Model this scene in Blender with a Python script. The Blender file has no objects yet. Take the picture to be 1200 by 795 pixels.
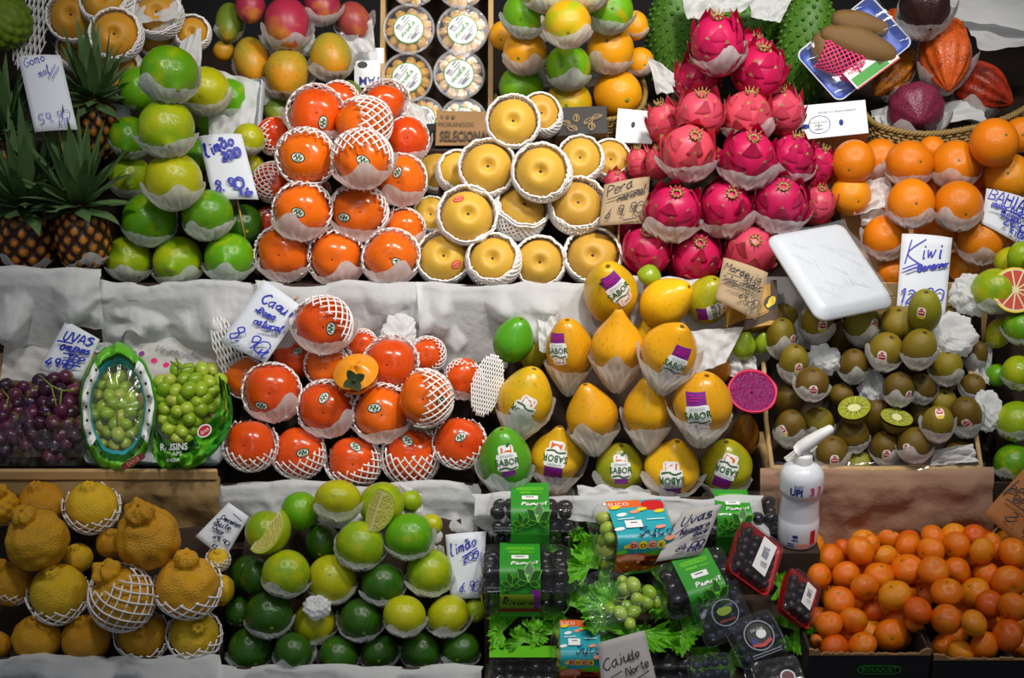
import bpy, math, random
import numpy as np
from mathutils import Vector, Matrix, Quaternion
from mathutils.bvhtree import BVHTree

SC = bpy.context.scene
COL = SC.collection
RNG = random.Random(7)
NR = np.random.RandomState(11)
PI = math.pi

# ------------------------------------------------------------------ camera, light, exposure
PITCH = math.radians(25.0)
FPX = 2080.0                      # focal length in pixels of the 1200 x 795 frame
DIST = 2.6
FWD = Vector((0, math.cos(PITCH), -math.sin(PITCH)))
RIGHT = Vector((1, 0, 0))
UP = Vector((0, math.sin(PITCH), math.cos(PITCH)))
CAMP = Vector((0, 0, 0.8)) - FWD * DIST
cam = bpy.data.objects.new('camera', bpy.data.cameras.new('camera'))
cam.data.sensor_width = 36.0
cam.data.lens = 36.0 * FPX / 1200.0
cam.data.clip_start = 0.05
cam.location = CAMP
cam.rotation_euler = (PI / 2 - PITCH, 0, 0)
COL.objects.link(cam)
SC.camera = cam

SC.view_settings.view_transform = 'Standard'
SC.view_settings.look = 'None'
SC.view_settings.gamma = 1
SC.view_settings.use_curve_mapping = False
SC.view_settings.exposure = 0.5

wd = bpy.data.worlds.new('market_hall_ambience')
SC.world = wd
wd.use_nodes = True
wd.node_tree.nodes['Background'].inputs[0].default_value = (0.75, 0.85, 1.0, 1)
wd.node_tree.nodes['Background'].inputs[1].default_value = 0.10

def lamp(name, loc, target, power, size, color, spot=None):
    if spot:
        L = bpy.data.lights.new(name, 'SPOT'); L.spot_size = math.radians(spot); L.spot_blend = 0.9
        L.shadow_soft_size = size
    else:
        L = bpy.data.lights.new(name, 'AREA'); L.shape = 'DISK'; L.size = size
    L.energy = power; L.color = color
    o = bpy.data.objects.new(name, L); COL.objects.link(o)
    o.location = loc
    d = Vector(target) - Vector(loc)
    o.rotation_euler = d.to_track_quat('-Z', 'Y').to_euler()
    return o
lamp('ceiling_lamp', (0.42, -0.50, 2.35), (0.16, 0.34, 0.98), 62, 0.10, (1.0, 0.95, 0.88), spot=62)
lamp('ceiling_lamp', (-0.45, -0.60, 2.40), (-0.26, 0.22, 0.85), 30, 0.10, (1.0, 0.95, 0.90), spot=66)
lamp('ceiling_lamp', (0.95, -0.55, 2.40), (0.44, 0.24, 0.88), 34, 0.10, (1.0, 0.96, 0.90), spot=68)
lamp('ceiling_lamp', (0.05, -1.70, 2.90), (0.08, 0.12, 0.78), 12, 0.35, (0.90, 0.96, 1.0), spot=50)  # added frontal fill, not one of the hall's own lamps
lamp('stall_lamp', (-0.2, -2.7, 2.05), (0.05, 0.25, 0.98), 10, 0.5, (0.95, 0.97, 1.0), spot=46)  # added fill from the front, lifts the shaded undersides of the tissue

# ------------------------------------------------------------------ pixel frame -> place in the hall
def ray(u, v):
    return FWD + RIGHT * ((u - 600.0) / FPX) - UP * ((v - 397.5) / FPX)
def at(u, v, d):
    return CAMP + ray(u, v) * d
def at_y(u, v, Y):
    r = ray(u, v)
    return CAMP + r * ((Y - CAMP.y) / r.y)
def img(ax, ay, az):
    return (RIGHT * ax + UP * ay - FWD * az).normalized()
def proj(p):
    q = Vector(p) - CAMP
    d = q.dot(FWD)
    return 600 + FPX * q.dot(RIGHT) / d, 397.5 - FPX * q.dot(UP) / d, d

# ------------------------------------------------------------------ mesh helpers
class MB:
    def __init__(s):
        s.v = []; s.f = []; s.m = []
    def add(s, vs, fs, mi=0):
        b = len(s.v)
        s.v.extend([tuple(p) for p in vs])
        s.f.extend([tuple(b + i for i in q) for q in fs])
        s.m.extend([mi] * len(fs))
        return s
    def box(s, c, h, mat=None, mi=0):
        vs = []
        for z in (-1, 1):
            for y in (-1, 1):
                for x in (-1, 1):
                    p = Vector((x * h[0], y * h[1], z * h[2]))
                    if mat is not None: p = mat @ p
                    vs.append(p + Vector(c))
        return s.add(vs, [(0, 2, 3, 1), (4, 5, 7, 6), (0, 1, 5, 4), (2, 6, 7, 3), (0, 4, 6, 2), (1, 3, 7, 5)], mi)
    def tube(s, pts, rad, n=5, mi=0, cap=True):
        pts = [Vector(p) for p in pts]
        k = len(pts); vs = []
        rads = rad if isinstance(rad, (list, tuple)) else [rad] * k
        ref = None
        for i, p in enumerate(pts):
            t = (pts[min(i + 1, k - 1)] - pts[max(i - 1, 0)])
            if t.length < 1e-9: t = Vector((0, 0, 1))
            t.normalize()
            if ref is None:
                ref = t.orthogonal().normalized()
            a = ref - t * ref.dot(t)
            if a.length < 1e-6: a = t.orthogonal()
            a.normalize(); ref = a; b = t.cross(a)
            for j in range(n):
                w = 2 * PI * j / n
                vs.append(p + (a * math.cos(w) + b * math.sin(w)) * rads[i])
        fs = []
        for i in range(k - 1):
            for j in range(n):
                fs.append((i * n + j, i * n + (j + 1) % n, (i + 1) * n + (j + 1) % n, (i + 1) * n + j))
        if cap:
            fs.append(tuple(range(n))[::-1]); fs.append(tuple((k - 1) * n + j for j in range(n)))
        return s.add(vs, fs, mi)
    def grid(s, P, mi=0, closed=False):
        P = np.asarray(P); a, b = P.shape[:2]
        vs = P.reshape(-1, 3).tolist(); fs = []
        for i in range(a - 1):
            for j in range(b if closed else b - 1):
                k = (j + 1) % b
                fs.append((i * b + j, i * b + k, (i + 1) * b + k, (i + 1) * b + j))
        return s.add(vs, fs, mi)
    def mesh(s, name, mats, smooth=True):
        me = bpy.data.meshes.new(name)
        me.from_pydata(s.v, [], s.f)
        for m in (mats if isinstance(mats, (list, tuple)) else [mats]): me.materials.append(m)
        if any(s.m): me.polygons.foreach_set('material_index', s.m)
        me.polygons.foreach_set('use_smooth', [smooth and len(q) < 9 for q in s.f])
        me.update()
        return me
    def obj(s, name, mats, parent=None, smooth=True):
        return link(name, s.mesh(name, mats, smooth), parent)

def link(name, data, parent=None):
    o = bpy.data.objects.new(name, data); COL.objects.link(o)
    if parent is not None: o.parent = parent
    return o
def tag(o, label, cat, group=None, kind=None):
    o['label'] = label; o['category'] = cat
    if group: o['group'] = group
    if kind: o['kind'] = kind
    return o
def structure(o):
    o['kind'] = 'structure'; return o

def surf(nu, nv, fn, t0=0.0, t1=PI):
    """closed surface of revolution-like shape; fn(t, p) -> x, y, z arrays; poles at both ends"""
    t = np.linspace(t0, t1, nv + 1)[1:-1]; p = np.arange(nu) * 2 * PI / nu
    T, P = np.meshgrid(t, p, indexing='ij')
    X, Y, Z = fn(T, P)
    vs = np.stack([X, Y, Z], -1).reshape(-1, 3).tolist()
    e = lambda tt: [float(np.mean(a)) for a in fn(np.full((1, nu), tt), p[None, :])]
    n = len(t); fs = []
    for i in range(n - 1):
        for j in range(nu):
            k = (j + 1) % nu
            fs.append((i * nu + j, (i + 1) * nu + j, (i + 1) * nu + k, i * nu + k))
    a = len(vs); vs.append(e(t0)); vs.append(e(t1))
    for j in range(nu):
        k = (j + 1) % nu
        fs.append((a, j, k)); fs.append((a + 1, (n - 1) * nu + k, (n - 1) * nu + j))
    return vs, fs

def bumpy(seed, n=10, f0=2, f1=9):
    """smooth noise on direction vectors"""
    r = np.random.RandomState(seed)
    K = r.normal(size=(n, 3)); K /= np.linalg.norm(K, axis=1)[:, None]
    K *= r.uniform(f0, f1, size=(n, 1)); ph = r.uniform(0, 6.28, n)
    def f(x, y, z):
        s = 0
        for k, q in zip(K, ph): s = s + np.sin(k[0] * x + k[1] * y + k[2] * z + q)
        return s / math.sqrt(n)
    return f
def creases(seed, n=8, f0=3.0, f1=9.0):
    """folded-paper height field over two coordinates"""
    r = np.random.RandomState(seed)
    A = r.uniform(0, PI, n); F = r.uniform(f0, f1, n); ph = r.uniform(0, 1, n); W = 1.0 / F
    def f(x, y):
        s = 0
        for a, q, p, w in zip(A, F, ph, W):
            k = (x * math.cos(a) + y * math.sin(a)) * q + p
            s = s + w * (np.abs((k % 1.0) - 0.5) * 2 - 0.5)
        return s
    return f

# ------------------------------------------------------------------ materials
def lin(h):
    h = h.lstrip('#'); c = [int(h[i:i + 2], 16) / 255 for i in (0, 2, 4)]
    return tuple([(x / 12.92 if x <= 0.04045 else ((x + 0.055) / 1.055) ** 2.4) for x in c] + [1.0])
class NT:
    def __init__(s, name):
        s.mat = bpy.data.materials.new(name); s.mat.use_nodes = True
        s.t = s.mat.node_tree; s.b = s.t.nodes['Principled BSDF']; s.out = s.t.nodes['Material Output']
    def n(s, typ, **kw):
        q = s.t.nodes.new('ShaderNode' + typ)
        for k, v in kw.items():
            if k.startswith('i_'):
                key = k[2:]
                q.inputs[int(key) if key.isdigit() else key.replace('_', ' ')].default_value = v
            else: setattr(q, k, v)
        return q
    def l(s, a, b): s.t.links.new(a, b)
    def math(s, op, a, b=None, clamp=False):
        q = s.n('Math', operation=op); q.use_clamp = clamp
        for i, x in enumerate((a, b)):
            if x is None: continue
            if hasattr(x, 'links') or hasattr(x, 'is_linked'): s.l(x, q.inputs[i])
            else: q.inputs[i].default_value = x
        return q.outputs[0]
    def mix(s, f, a, b):
        q = s.n('MixRGB')
        for i, x in enumerate((f, a, b)):
            if hasattr(x, 'is_linked'): s.l(x, q.inputs[i])
            else: q.inputs[i].default_value = x
        return q.outputs[0]
def plain(name, col, rough=0.6, metal=0.0, spec=0.5, noise=0.0, nscale=40, bump=0.0, bscale=80):
    s = NT(name); c = lin(col) if isinstance(col, str) else col
    s.b.inputs['Base Color'].default_value = c
    s.b.inputs['Roughness'].default_value = rough; s.b.inputs['Metallic'].default_value = metal
    s.b.inputs['Specular IOR Level'].default_value = spec
    tc = s.n('TexCoord')
    if noise:
        nz = s.n('TexNoise', i_Scale=nscale, i_Detail=4.0); s.l(tc.outputs['Object'], nz.inputs['Vector'])
        dk = tuple([x * (1 - noise) for x in c[:3]] + [1])
        s.l(s.mix(s.math('MULTIPLY', nz.outputs[0], 1.3, True), dk, c), s.b.inputs['Base Color'])
    if bump:
        nb = s.n('TexNoise', i_Scale=bscale, i_Detail=3.0); s.l(tc.outputs['Object'], nb.inputs['Vector'])
        bp = s.n('Bump', i_Strength=bump, i_Distance=0.01); s.l(nb.outputs[0], bp.inputs['Height'])
        s.l(bp.outputs[0], s.b.inputs['Normal'])
    return s.mat
def paper(name, col, trans=0.48):
    s = NT(name); c = lin(col)
    s.b.inputs['Base Color'].default_value = c; s.b.inputs['Roughness'].default_value = 0.75
    s.b.inputs['Specular IOR Level'].default_value = 0.25
    tl = s.n('BsdfTranslucent'); tl.inputs[0].default_value = c
    mx = s.n('MixShader'); mx.inputs[0].default_value = trans
    s.l(s.b.outputs[0], mx.inputs[1]); s.l(tl.outputs[0], mx.inputs[2]); s.l(mx.outputs[0], s.out.inputs[0])
    tc = s.n('TexCoord'); nb = s.n('TexNoise', i_Scale=26.0, i_Detail=5.0); s.l(tc.outputs['Object'], nb.inputs['Vector'])
    bp = s.n('Bump', i_Strength=0.30, i_Distance=0.02); s.l(nb.outputs[0], bp.inputs['Height'])
    s.l(bp.outputs[0], s.b.inputs['Normal'])
    return s.mat
def plastic(name, tint='ffffff', opaque=0.015, rough=0.08, gloss=1.0):
    """thin clear plastic sheet: see-through with sharp highlights"""
    s = NT(name)
    tr = s.n('BsdfTransparent'); tr.inputs[0].default_value = lin(tint)
    gl = s.n('BsdfGlossy'); gl.inputs['Roughness'].default_value = rough
    lw = s.n('LayerWeight'); lw.inputs[0].default_value = 0.5
    f = s.math('MULTIPLY', s.math('ADD', s.math('MULTIPLY', s.math('POWER', lw.outputs['Facing'], 4.0), 0.8), 0.05), gloss, True)
    mx = s.n('MixShader'); s.l(f, mx.inputs[0]); s.l(tr.outputs[0], mx.inputs[1]); s.l(gl.outputs[0], mx.inputs[2])
    df = s.n('BsdfDiffuse'); df.inputs[0].default_value = (0.8, 0.82, 0.85, 1)
    m2 = s.n('MixShader'); m2.inputs[0].default_value = opaque
    s.l(mx.outputs[0], m2.inputs[1]); s.l(df.outputs[0], m2.inputs[2]); s.l(m2.outputs[0], s.out.inputs[0])
    tc = s.n('TexCoord'); nb = s.n('TexNoise', i_Scale=30.0, i_Detail=2.0); s.l(tc.outputs['Object'], nb.inputs['Vector'])
    bp = s.n('Bump', i_Strength=0.12, i_Distance=0.01); s.l(nb.outputs[0], bp.inputs['Height']); s.l(bp.outputs[0], gl.inputs['Normal'])
    return s.mat
def fruit(name, second, rough=0.3, spec=0.5, nscale=1.6, pores=0.0, pscale=60, speck=None, speck_amt=0.0, sscale=14,
          tip=None, tip_r=0.0, grad=0.0, sss=0.0):
    """skin: object colour, patches of a second ripeness colour (object alpha), freckles, a scar at the +Z end"""
    s = NT(name); tc = s.n('TexCoord'); oi = s.n('ObjectInfo')
    off = s.n('VectorMath', operation='SCALE'); off.inputs[0].default_value = (17, 31, 23); s.l(oi.outputs['Random'], off.inputs['Scale'])
    co = s.n('VectorMath', operation='ADD'); s.l(tc.outputs['Object'], co.inputs[0]); s.l(off.outputs[0], co.inputs[1])
    nz = s.n('TexNoise', i_Scale=nscale, i_Detail=3.0); s.l(co.outputs[0], nz.inputs['Vector'])
    sep = s.n('SeparateXYZ'); s.l(tc.outputs['Object'], sep.inputs[0])
    a = s.math('ADD', nz.outputs[0], oi.outputs['Alpha'])
    if grad: a = s.math('ADD', a, s.math('MULTIPLY', sep.outputs[2], grad))
    fac = s.math('MULTIPLY', s.math('SUBTRACT', a, 0.75), 2.6, True)
    c = s.mix(fac, oi.outputs['Color'], lin(second) if isinstance(second, str) else second)
    if speck:
        n2 = s.n('TexNoise', i_Scale=float(sscale), i_Detail=2.0); s.l(co.outputs[0], n2.inputs['Vector'])
        sf = s.math('MULTIPLY', s.math('SUBTRACT', n2.outputs[0], 1.0 - 0.36 - speck_amt * 0.1), 14.0, True)
        c = s.mix(s.math('MULTIPLY', sf, min(1.0, speck_amt)), c, lin(speck))
    if tip:
        rr = s.math('SQRT', s.math('ADD', s.math('MULTIPLY', sep.outputs[0], sep.outputs[0]), s.math('MULTIPLY', sep.outputs[1], sep.outputs[1])))
        tf = s.math('MULTIPLY', s.math('SUBTRACT', tip_r, rr), 1.0 / (tip_r * 0.35), True)
        tf = s.math('MULTIPLY', tf, s.math('GREATER_THAN', sep.outputs[2], 0.0))
        c = s.mix(tf, c, lin(tip))
    s.l(c, s.b.inputs['Base Color'])
    s.b.inputs['Roughness'].default_value = rough; s.b.inputs['Specular IOR Level'].default_value = spec
    if pores:
        pz = s.n('TexNoise', i_Scale=float(pscale), i_Detail=1.0); s.l(co.outputs[0], pz.inputs['Vector'])
        bp = s.n('Bump', i_Strength=pores, i_Distance=0.02); s.l(pz.outputs[0], bp.inputs['Height']); s.l(bp.outputs[0], s.b.inputs['Normal'])
    return s.mat

M = dict(
    tissue=paper('white_tissue_paper', 'f6f7f7'), card=plain('sign_card_white', 'd9dde4', 0.7), kraft=plain('sign_card_kraft', 'b39a78', 0.8, noise=0.1),
    greycard=plain('sign_card_grey', 'b5b0ac', 0.8), orangekraft=plain('sign_card_orange_kraft', 'a86a35', 0.8, noise=0.1),
    ink=plain('blue_marker_ink', '1626a8', 0.5), navy=plain('navy_marker_ink', '0b0f4a', 0.5), pencil=plain('black_marker_ink', '221f26', 0.6),
    foam=plain('white_foam_net', 'f4f1ee', 0.55), pinkfoam=plain('pink_foam_net', 'f23d86', 0.5),
    foamtray=plain('white_polystyrene', 'd2d8df', 0.4), bluetray=plain('blue_polystyrene', '4a67c4', 0.5),
    bamboo=plain('bamboo_stick', 'c9a35a', 0.6), cardboard=plain('brown_cardboard', 'a07a4e', 0.8, noise=0.2, nscale=25),
    paleboard=plain('pale_cardboard', 'c4a06c', 0.8, noise=0.15), darkboard=plain('dark_cardboard', '3a2b1e', 0.9, noise=0.3),
    blackbox=plain('black_cardboard', '17161a', 0.7), whitebox=plain('white_carton', 'e9eaec', 0.6), greybox=plain('charcoal_printed_carton', '3a3836', 0.7),
    wood=plain('dark_stained_wood', '2c1d12', 0.7, noise=0.4, nscale=18), brownpaper=paper('brown_wrapping_paper', 'a27f68', 0.12),
    wicker=plain('wicker_cane', '9a7d45', 0.6, noise=0.3, nscale=90), clear=plastic('clear_plastic'), film=plastic('cling_film', opaque=0.03, rough=0.1, gloss=0.8),
    trayfilm=plastic('creased_cling_film', opaque=0.10, rough=0.06, gloss=1.0),
    milky=plastic('milky_clear_plastic', opaque=0.22), white=plain('white_print', 'f2f2f0', 0.5), black=plain('black_print', '151515', 0.5),
    green=plain('green_print', '2f9226', 0.45), lgreen=plain('bright_green_print', '66bd26', 0.35), dgreen=plain('dark_green_print', '1d5a16', 0.45),
    purple=plain('purple_print', '7a1f86', 0.45), orange=plain('orange_print', 'e0641c', 0.45), red=plain('red_print', 'c8171c', 0.4), teal=plain('teal_print', '28a7b4', 0.35),
    yellow=plain('yellow_print', 'f0cf1f', 0.45), pink=plain('pink_print', 'e01e78', 0.45), brown=plain('brown_print', '4a3524', 0.6), grey=plain('grey_print', '8d9098', 0.6),
    salmon=plain('salmon_print', 'f0967c', 0.45), olive=plain('olive_print', '7f9a1e', 0.45), blueprint=plain('blue_print', '1c2f86', 0.5), maroon=plain('dark_red_print', '6a1414', 0.45),
    ochre=plain('ochre_print', 'b8861c', 0.45),
    stem=plain('dry_stem', '5a4524', 0.8), gstem=plain('green_stem', '7d8f2c', 0.6), leafg=plain('calyx_leaf', '2c3a16', 0.6),
    persimmon=fruit('persimmon_skin', 'c83408', 0.2, 0.55, 1.3, tip='6b1d06', tip_r=0.045, speck='8a2a06', speck_amt=0.2, sscale=5),
    nashi=fruit('nashi_skin', 'c8962e', 0.38, 0.4, 1.5, pores=0.15, pscale=40, speck='9c6a1c', speck_amt=0.35, sscale=22, tip='2e1d0a', tip_r=0.075),
    lime=fruit('lime_skin', 'b9b80f', 0.22, 0.5, 1.5, pores=0.14, pscale=28, speck='7a5a1a', speck_amt=0.25, sscale=9, tip='8a9a2a', tip_r=0.1),
    orangeskin=fruit('orange_skin', 'e88f10', 0.3, 0.5, 1.5, pores=0.22, pscale=30, tip='4a5a1c', tip_r=0.07),
    greenorange=fruit('green_orange_skin', 'f0a512', 0.3, 0.5, 1.3, pores=0.18, pscale=30, tip='6a7a1c', tip_r=0.1),
    mandarin=fruit('mandarin_skin', 'f09a16', 0.2, 0.55, 1.4, pores=0.25, pscale=26, tip='6f7a1c', tip_r=0.11),
    decopon=fruit('decopon_skin', 'b87810', 0.4, 0.45, 1.5, pores=0.4, pscale=22, tip='5a5a14', tip_r=0.06),
    mango=fruit('mango_skin', 'd8921c', 0.4, 0.4, 1.0, speck='5a3a12', speck_amt=0.35, sscale=10, grad=0.22, tip='3a2a10', tip_r=0.05),
    papaya=fruit('papaya_skin', '8f9a1c', 0.28, 0.5, 1.1, speck='6f4a10', speck_amt=0.3, sscale=8, tip='6b4a1c', tip_r=0.11),
    kiwi=fruit('kiwi_skin', '5a3f14', 0.42, 0.4, 1.4, pores=0.2, pscale=50, speck='4a3310', speck_amt=0.25, sscale=20, tip='4a3012', tip_r=0.16),
    grape=fruit('green_grape_skin', 'a8a83a', 0.25, 0.5, 1.4, tip='6a5a24', tip_r=0.12), darkgrape=fruit('purple_grape_skin', '2a1430', 0.3, 0.5, 1.4, tip='5a4a3a', tip_r=0.12),
    blueberry=fruit('blueberry_skin', '30385c', 0.45, 0.4, 1.4, tip='0c0c16', tip_r=0.35),
    dragon=fruit('dragon_fruit_skin', 'a01444', 0.38, 0.45, 1.3), soursop=fruit('soursop_skin', '4f7a24', 0.5, 0.35, 1.6, speck='20300f', speck_amt=0.6, sscale=12),
    cacao=fruit('cacao_skin', '4a1808', 0.4, 0.45, 2.4, pores=0.15, pscale=12, speck='2a1208', speck_amt=0.5, sscale=7),
    tuber=fruit('brown_tuber_skin', '3a2a18', 0.5, 0.4, 2.0, pores=0.3, pscale=20, speck='c8a878', speck_amt=0.35, sscale=24),
    pine=fruit('pineapple_skin', '3a1e0a', 0.45, 0.4, 2.2, pores=0.4, pscale=16, speck='d0942c', speck_amt=0.5, sscale=9), atemoya=fruit('atemoya_skin', '5a7a1c', 0.5, 0.4, 2.0, pores=0.2),
    crown=plain('pineapple_leaf', '5c7c4a', 0.35, noise=0.55, nscale=2.5), husk=plain('golden_papery_husk', 'd9a238', 0.5, noise=0.4, nscale=3), dried=plain('dried_calyx', 'b3945a', 0.6, noise=0.4, nscale=4), lettuce=plain('lettuce_leaf', '6cc01e', 0.3, noise=0.5, nscale=60, bump=0.5, bscale=150),
    flesh_lime=plain('lime_flesh', 'ddd56a', 0.25, noise=0.3, nscale=3, bump=0.4, bscale=8), flesh_pers=plain('persimmon_flesh', 'f59a18', 0.22, noise=0.15, nscale=3), rind=plain('lime_rind', 'b4c83c', 0.4),
    flesh_kiwi=plain('kiwi_flesh', '9aa02a', 0.25, noise=0.2), kcore=plain('kiwi_core', 'd8d69a', 0.35), seed=plain('black_seed', '120d08', 0.4),
    flesh_dragon=plain('purple_dragon_flesh', '96126a', 0.25, noise=0.75, nscale=5, bump=0.6, bscale=9), dragonrind=plain('magenta_rind', 'c41648', 0.4),
    flesh_gf=plain('grapefruit_flesh', 'd8432c', 0.3, noise=0.25, nscale=60, bump=0.3, bscale=60), pith=plain('grapefruit_pith', 'efe3b0', 0.5),
)
# ------------------------------------------------------------------ lettering and flat marks
_T2 = {}
def text2d(s, bold=0.0):
    """printed lettering as flat triangles, cap height 1, centred"""
    k = (s, bold)
    if k not in _T2:
        c = bpy.data.curves.new('lettering', 'FONT'); c.body = s; c.size = 1.4; c.resolution_u = 2; c.offset = bold
        o = bpy.data.objects.new('lettering', c); COL.objects.link(o)
        dg = bpy.context.evaluated_depsgraph_get()
        me = bpy.data.meshes.new_from_object(o.evaluated_get(dg))
        v = np.array([p.co[:2] for p in me.vertices]) if len(me.vertices) else np.zeros((1, 2))
        f = [tuple(p.vertices) for p in me.polygons]
        v = v - (v.max(0) + v.min(0)) / 2
        bpy.data.objects.remove(o); bpy.data.curves.remove(c); bpy.data.meshes.remove(me)
        _T2[k] = (v, f, float(v[:, 0].max() - v[:, 0].min()))
    return _T2[k]
def sh_text(s, x, y, h, mi, ang=0.0, maxw=None, bold=0.0, flip=False):
    v, f, w = text2d(s, bold)
    sx = h if maxw is None else min(h, maxw)
    q = v * [sx, h]
    if flip: q = -q
    c, n = math.cos(ang), math.sin(ang)
    q = np.stack([q[:, 0] * c - q[:, 1] * n + x, q[:, 0] * n + q[:, 1] * c + y], -1)
    return (q, f, mi)
def sh_rect(x, y, w, h, mi, ang=0.0, nx=6, ny=4, rnd=0.0):
    X, Y = np.meshgrid(np.linspace(-.5, .5, nx + 1), np.linspace(-.5, .5, ny + 1))
    q = np.stack([X.ravel() * w, Y.ravel() * h], -1)
    if rnd:
        a = np.abs(q) - (np.array([w, h]) / 2 - rnd)
        cc = np.clip(a, 0, None); L = np.linalg.norm(cc, axis=1)
        both = (a[:, 0] > 0) & (a[:, 1] > 0) & (L > rnd)
        q[both] = np.sign(q[both]) * ((np.array([w, h]) / 2 - rnd) + cc[both] * (rnd / L[both])[:, None])
    c, n = math.cos(ang), math.sin(ang)
    q = np.stack([q[:, 0] * c - q[:, 1] * n + x, q[:, 0] * n + q[:, 1] * c + y], -1)
    fs = [(j * (nx + 1) + i, j * (nx + 1) + i + 1, (j + 1) * (nx + 1) + i + 1, (j + 1) * (nx + 1) + i) for j in range(ny) for i in range(nx)]
    return (q, fs, mi)
def sh_ell(x, y, a, b, mi, n=20, ang=0.0, inner=0.0):
    w = np.arange(n) * 2 * PI / n
    rings = [1.0, inner] if inner else [1.0, 0.5]
    q = np.concatenate([np.stack([a * r * np.cos(w), b * r * np.sin(w)], -1) for r in rings] + ([] if inner else [np.zeros((1, 2))]))
    fs = [(i, (i + 1) % n, n + (i + 1) % n, n + i) for i in range(n)]
    if not inner: fs += [(n + i, n + (i + 1) % n, 2 * n) for i in range(n)]
    c, s = math.cos(ang), math.sin(ang)
    q = np.stack([q[:, 0] * c - q[:, 1] * s + x, q[:, 0] * s + q[:, 1] * c + y], -1)
    return (q, fs, mi)
def sh_poly(pts, mi):
    return (np.array(pts, float), [tuple(range(len(pts)))], mi)
def sh_line(pts, w, mi):
    """a pen stroke"""
    p = np.array(pts, float); k = len(p)
    t = np.gradient(p, axis=0); t /= np.maximum(np.linalg.norm(t, axis=1), 1e-9)[:, None]
    nrm = np.stack([-t[:, 1], t[:, 0]], -1) * w / 2
    q = np.concatenate([p + nrm, p - nrm])
    return (q, [(i, i + 1, k + i + 1, k + i) for i in range(k - 1)], mi)

GLYPH = {
 'A': '00 39 60|13 53', 'B': '00 09 48 56 25 05|25 53 41 00', 'C': '58 39 06 03 30 52', 'D': '00 09 48 64 41 00', 'E': '59 09 00 50|05 45',
 'G': '58 39 05 20 52 54 34', 'H': '09 00|59 50|05 55', 'I': '20 29', 'J': '49 42 20 02', 'K': '09 00|59 04 50', 'L': '09 00 50', 'M': '00 09 34 69 60',
 'N': '00 09 50 59', 'O': '39 07 02 30 62 67 39', 'P': '00 09 48 56 04', 'R': '00 09 48 56 04 50', 'S': '58 39 07 26 54 42 20 01', 'T': '09 69|39 30',
 'U': '09 02 20 42 59', 'V': '09 30 69', 'W': '09 20 35 40 69',
 'a': '45 25 03 20 43|46 43 50', 'c': '45 25 03 10 41', 'd': '45 25 03 20 43|49 40 50', 'e': '03 43 35 15 03 10 41', 'f': '58 39 20|05 45', 'g': '45 25 03 21 43|46 41 10',
 'h': '09 00|04 25 44 40', 'i': '25 20 30|28 27', 'j': '25 21 00|28 27', 'k': '09 00|45 03 40', 'l': '01 29 19 10 30', 'm': '00 05|03 15 24 20|24 35 44 40 50',
 'n': '00 05|03 25 44 40', 'o': '25 03 20 43 25', 'p': '05 00|05 35 33 02', 'q': '45 25 03 21 43|45 40', 'r': '00 05|03 25 45', 's': '45 15 13 42 40 00',
 't': '29 21 40|06 46', 'u': '05 01 20 42|45 40 50', 'v': '05 20 45', 'w': '05 10 24 30 55', 'x': '05 40|45 00', 'y': '05 22|45 00', 'z': '05 45 00 40',
 '0': '39 07 02 30 62 67 39', '1': '07 29 20', '2': '07 28 47 46 00 50', '4': '39 03 63|46 40', '5': '59 19 05 35 53 30 01', '6': '48 25 02 20 42 34 03',
 '8': '35 07 29 47 35 02 20 42 35', '9': '56 34 17 29 58 50', ',': '11 00', '-': '04 44', 'ã': '45 25 03 20 43|46 43 50|07 18 27 38', '=': '03 53|05 55', '~': '', ' ': '', '$': '48 17 44 12 41|29 20',
}
def spline(p, n=5):
    p = np.array(p, float)
    if len(p) < 3: return np.linspace(p[0], p[-1], 4)
    q = np.concatenate([p[:1], p, p[-1:]]); out = []
    for i in range(1, len(q) - 2):
        for k in range(n):
            t = k / n; a, b, c, d = q[i - 1:i + 3]
            out.append(0.5 * (2 * b + (c - a) * t + (2 * a - 5 * b + 4 * c - d) * t * t + (3 * b - a - 3 * c + d) * t ** 3))
    out.append(p[-1]); return np.array(out)
def handwrite(s, x, y, size, pen, mi, ang=0.0, slant=0.25, rng=RNG):
    """handwritten words as pen strokes; (x, y) is the start of the base line"""
    out = []; cx = 0.0; c, n = math.cos(ang), math.sin(ang)
    for ch in s:
        g = GLYPH.get(ch, '')
        wmax = 3
        dy = rng.uniform(-.12, .12)
        for st in [k for k in g.split('|') if k]:
            P = [(float(t[0]) + rng.uniform(-.12, .12), float(t[1]) + rng.uniform(-.15, .15) + dy) for t in st.split()]
            wmax = max(wmax, max(p[0] for p in P))
            P = spline(P) / 9.0 * size
            P[:, 0] += P[:, 1] * slant + cx
            Q = np.stack([x + P[:, 0] * c - P[:, 1] * n, y + P[:, 0] * n + P[:, 1] * c], -1)
            out.append(sh_line(Q, pen * rng.uniform(.8, 1.15), mi))
        cx += (wmax + 1.3) / 9.0 * size
    return out
def hand_width(s, size):
    return sum((max([float(p[0]) for st in GLYPH.get(ch, '').split('|') for p in st.split()] + [3]) + 1.3) for ch in s) / 9.0 * size

def flat_marks(mb, shapes, P, N, eps=0.0006):
    """lay flat shapes on a surface: P(x, y) -> point, N -> outward normal"""
    for i, (q, f, mi) in enumerate(shapes):
        mb.add([Vector(P(a, b)) + N * (eps * (1 + 0.25 * i)) for a, b in q], f, mi)

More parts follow.
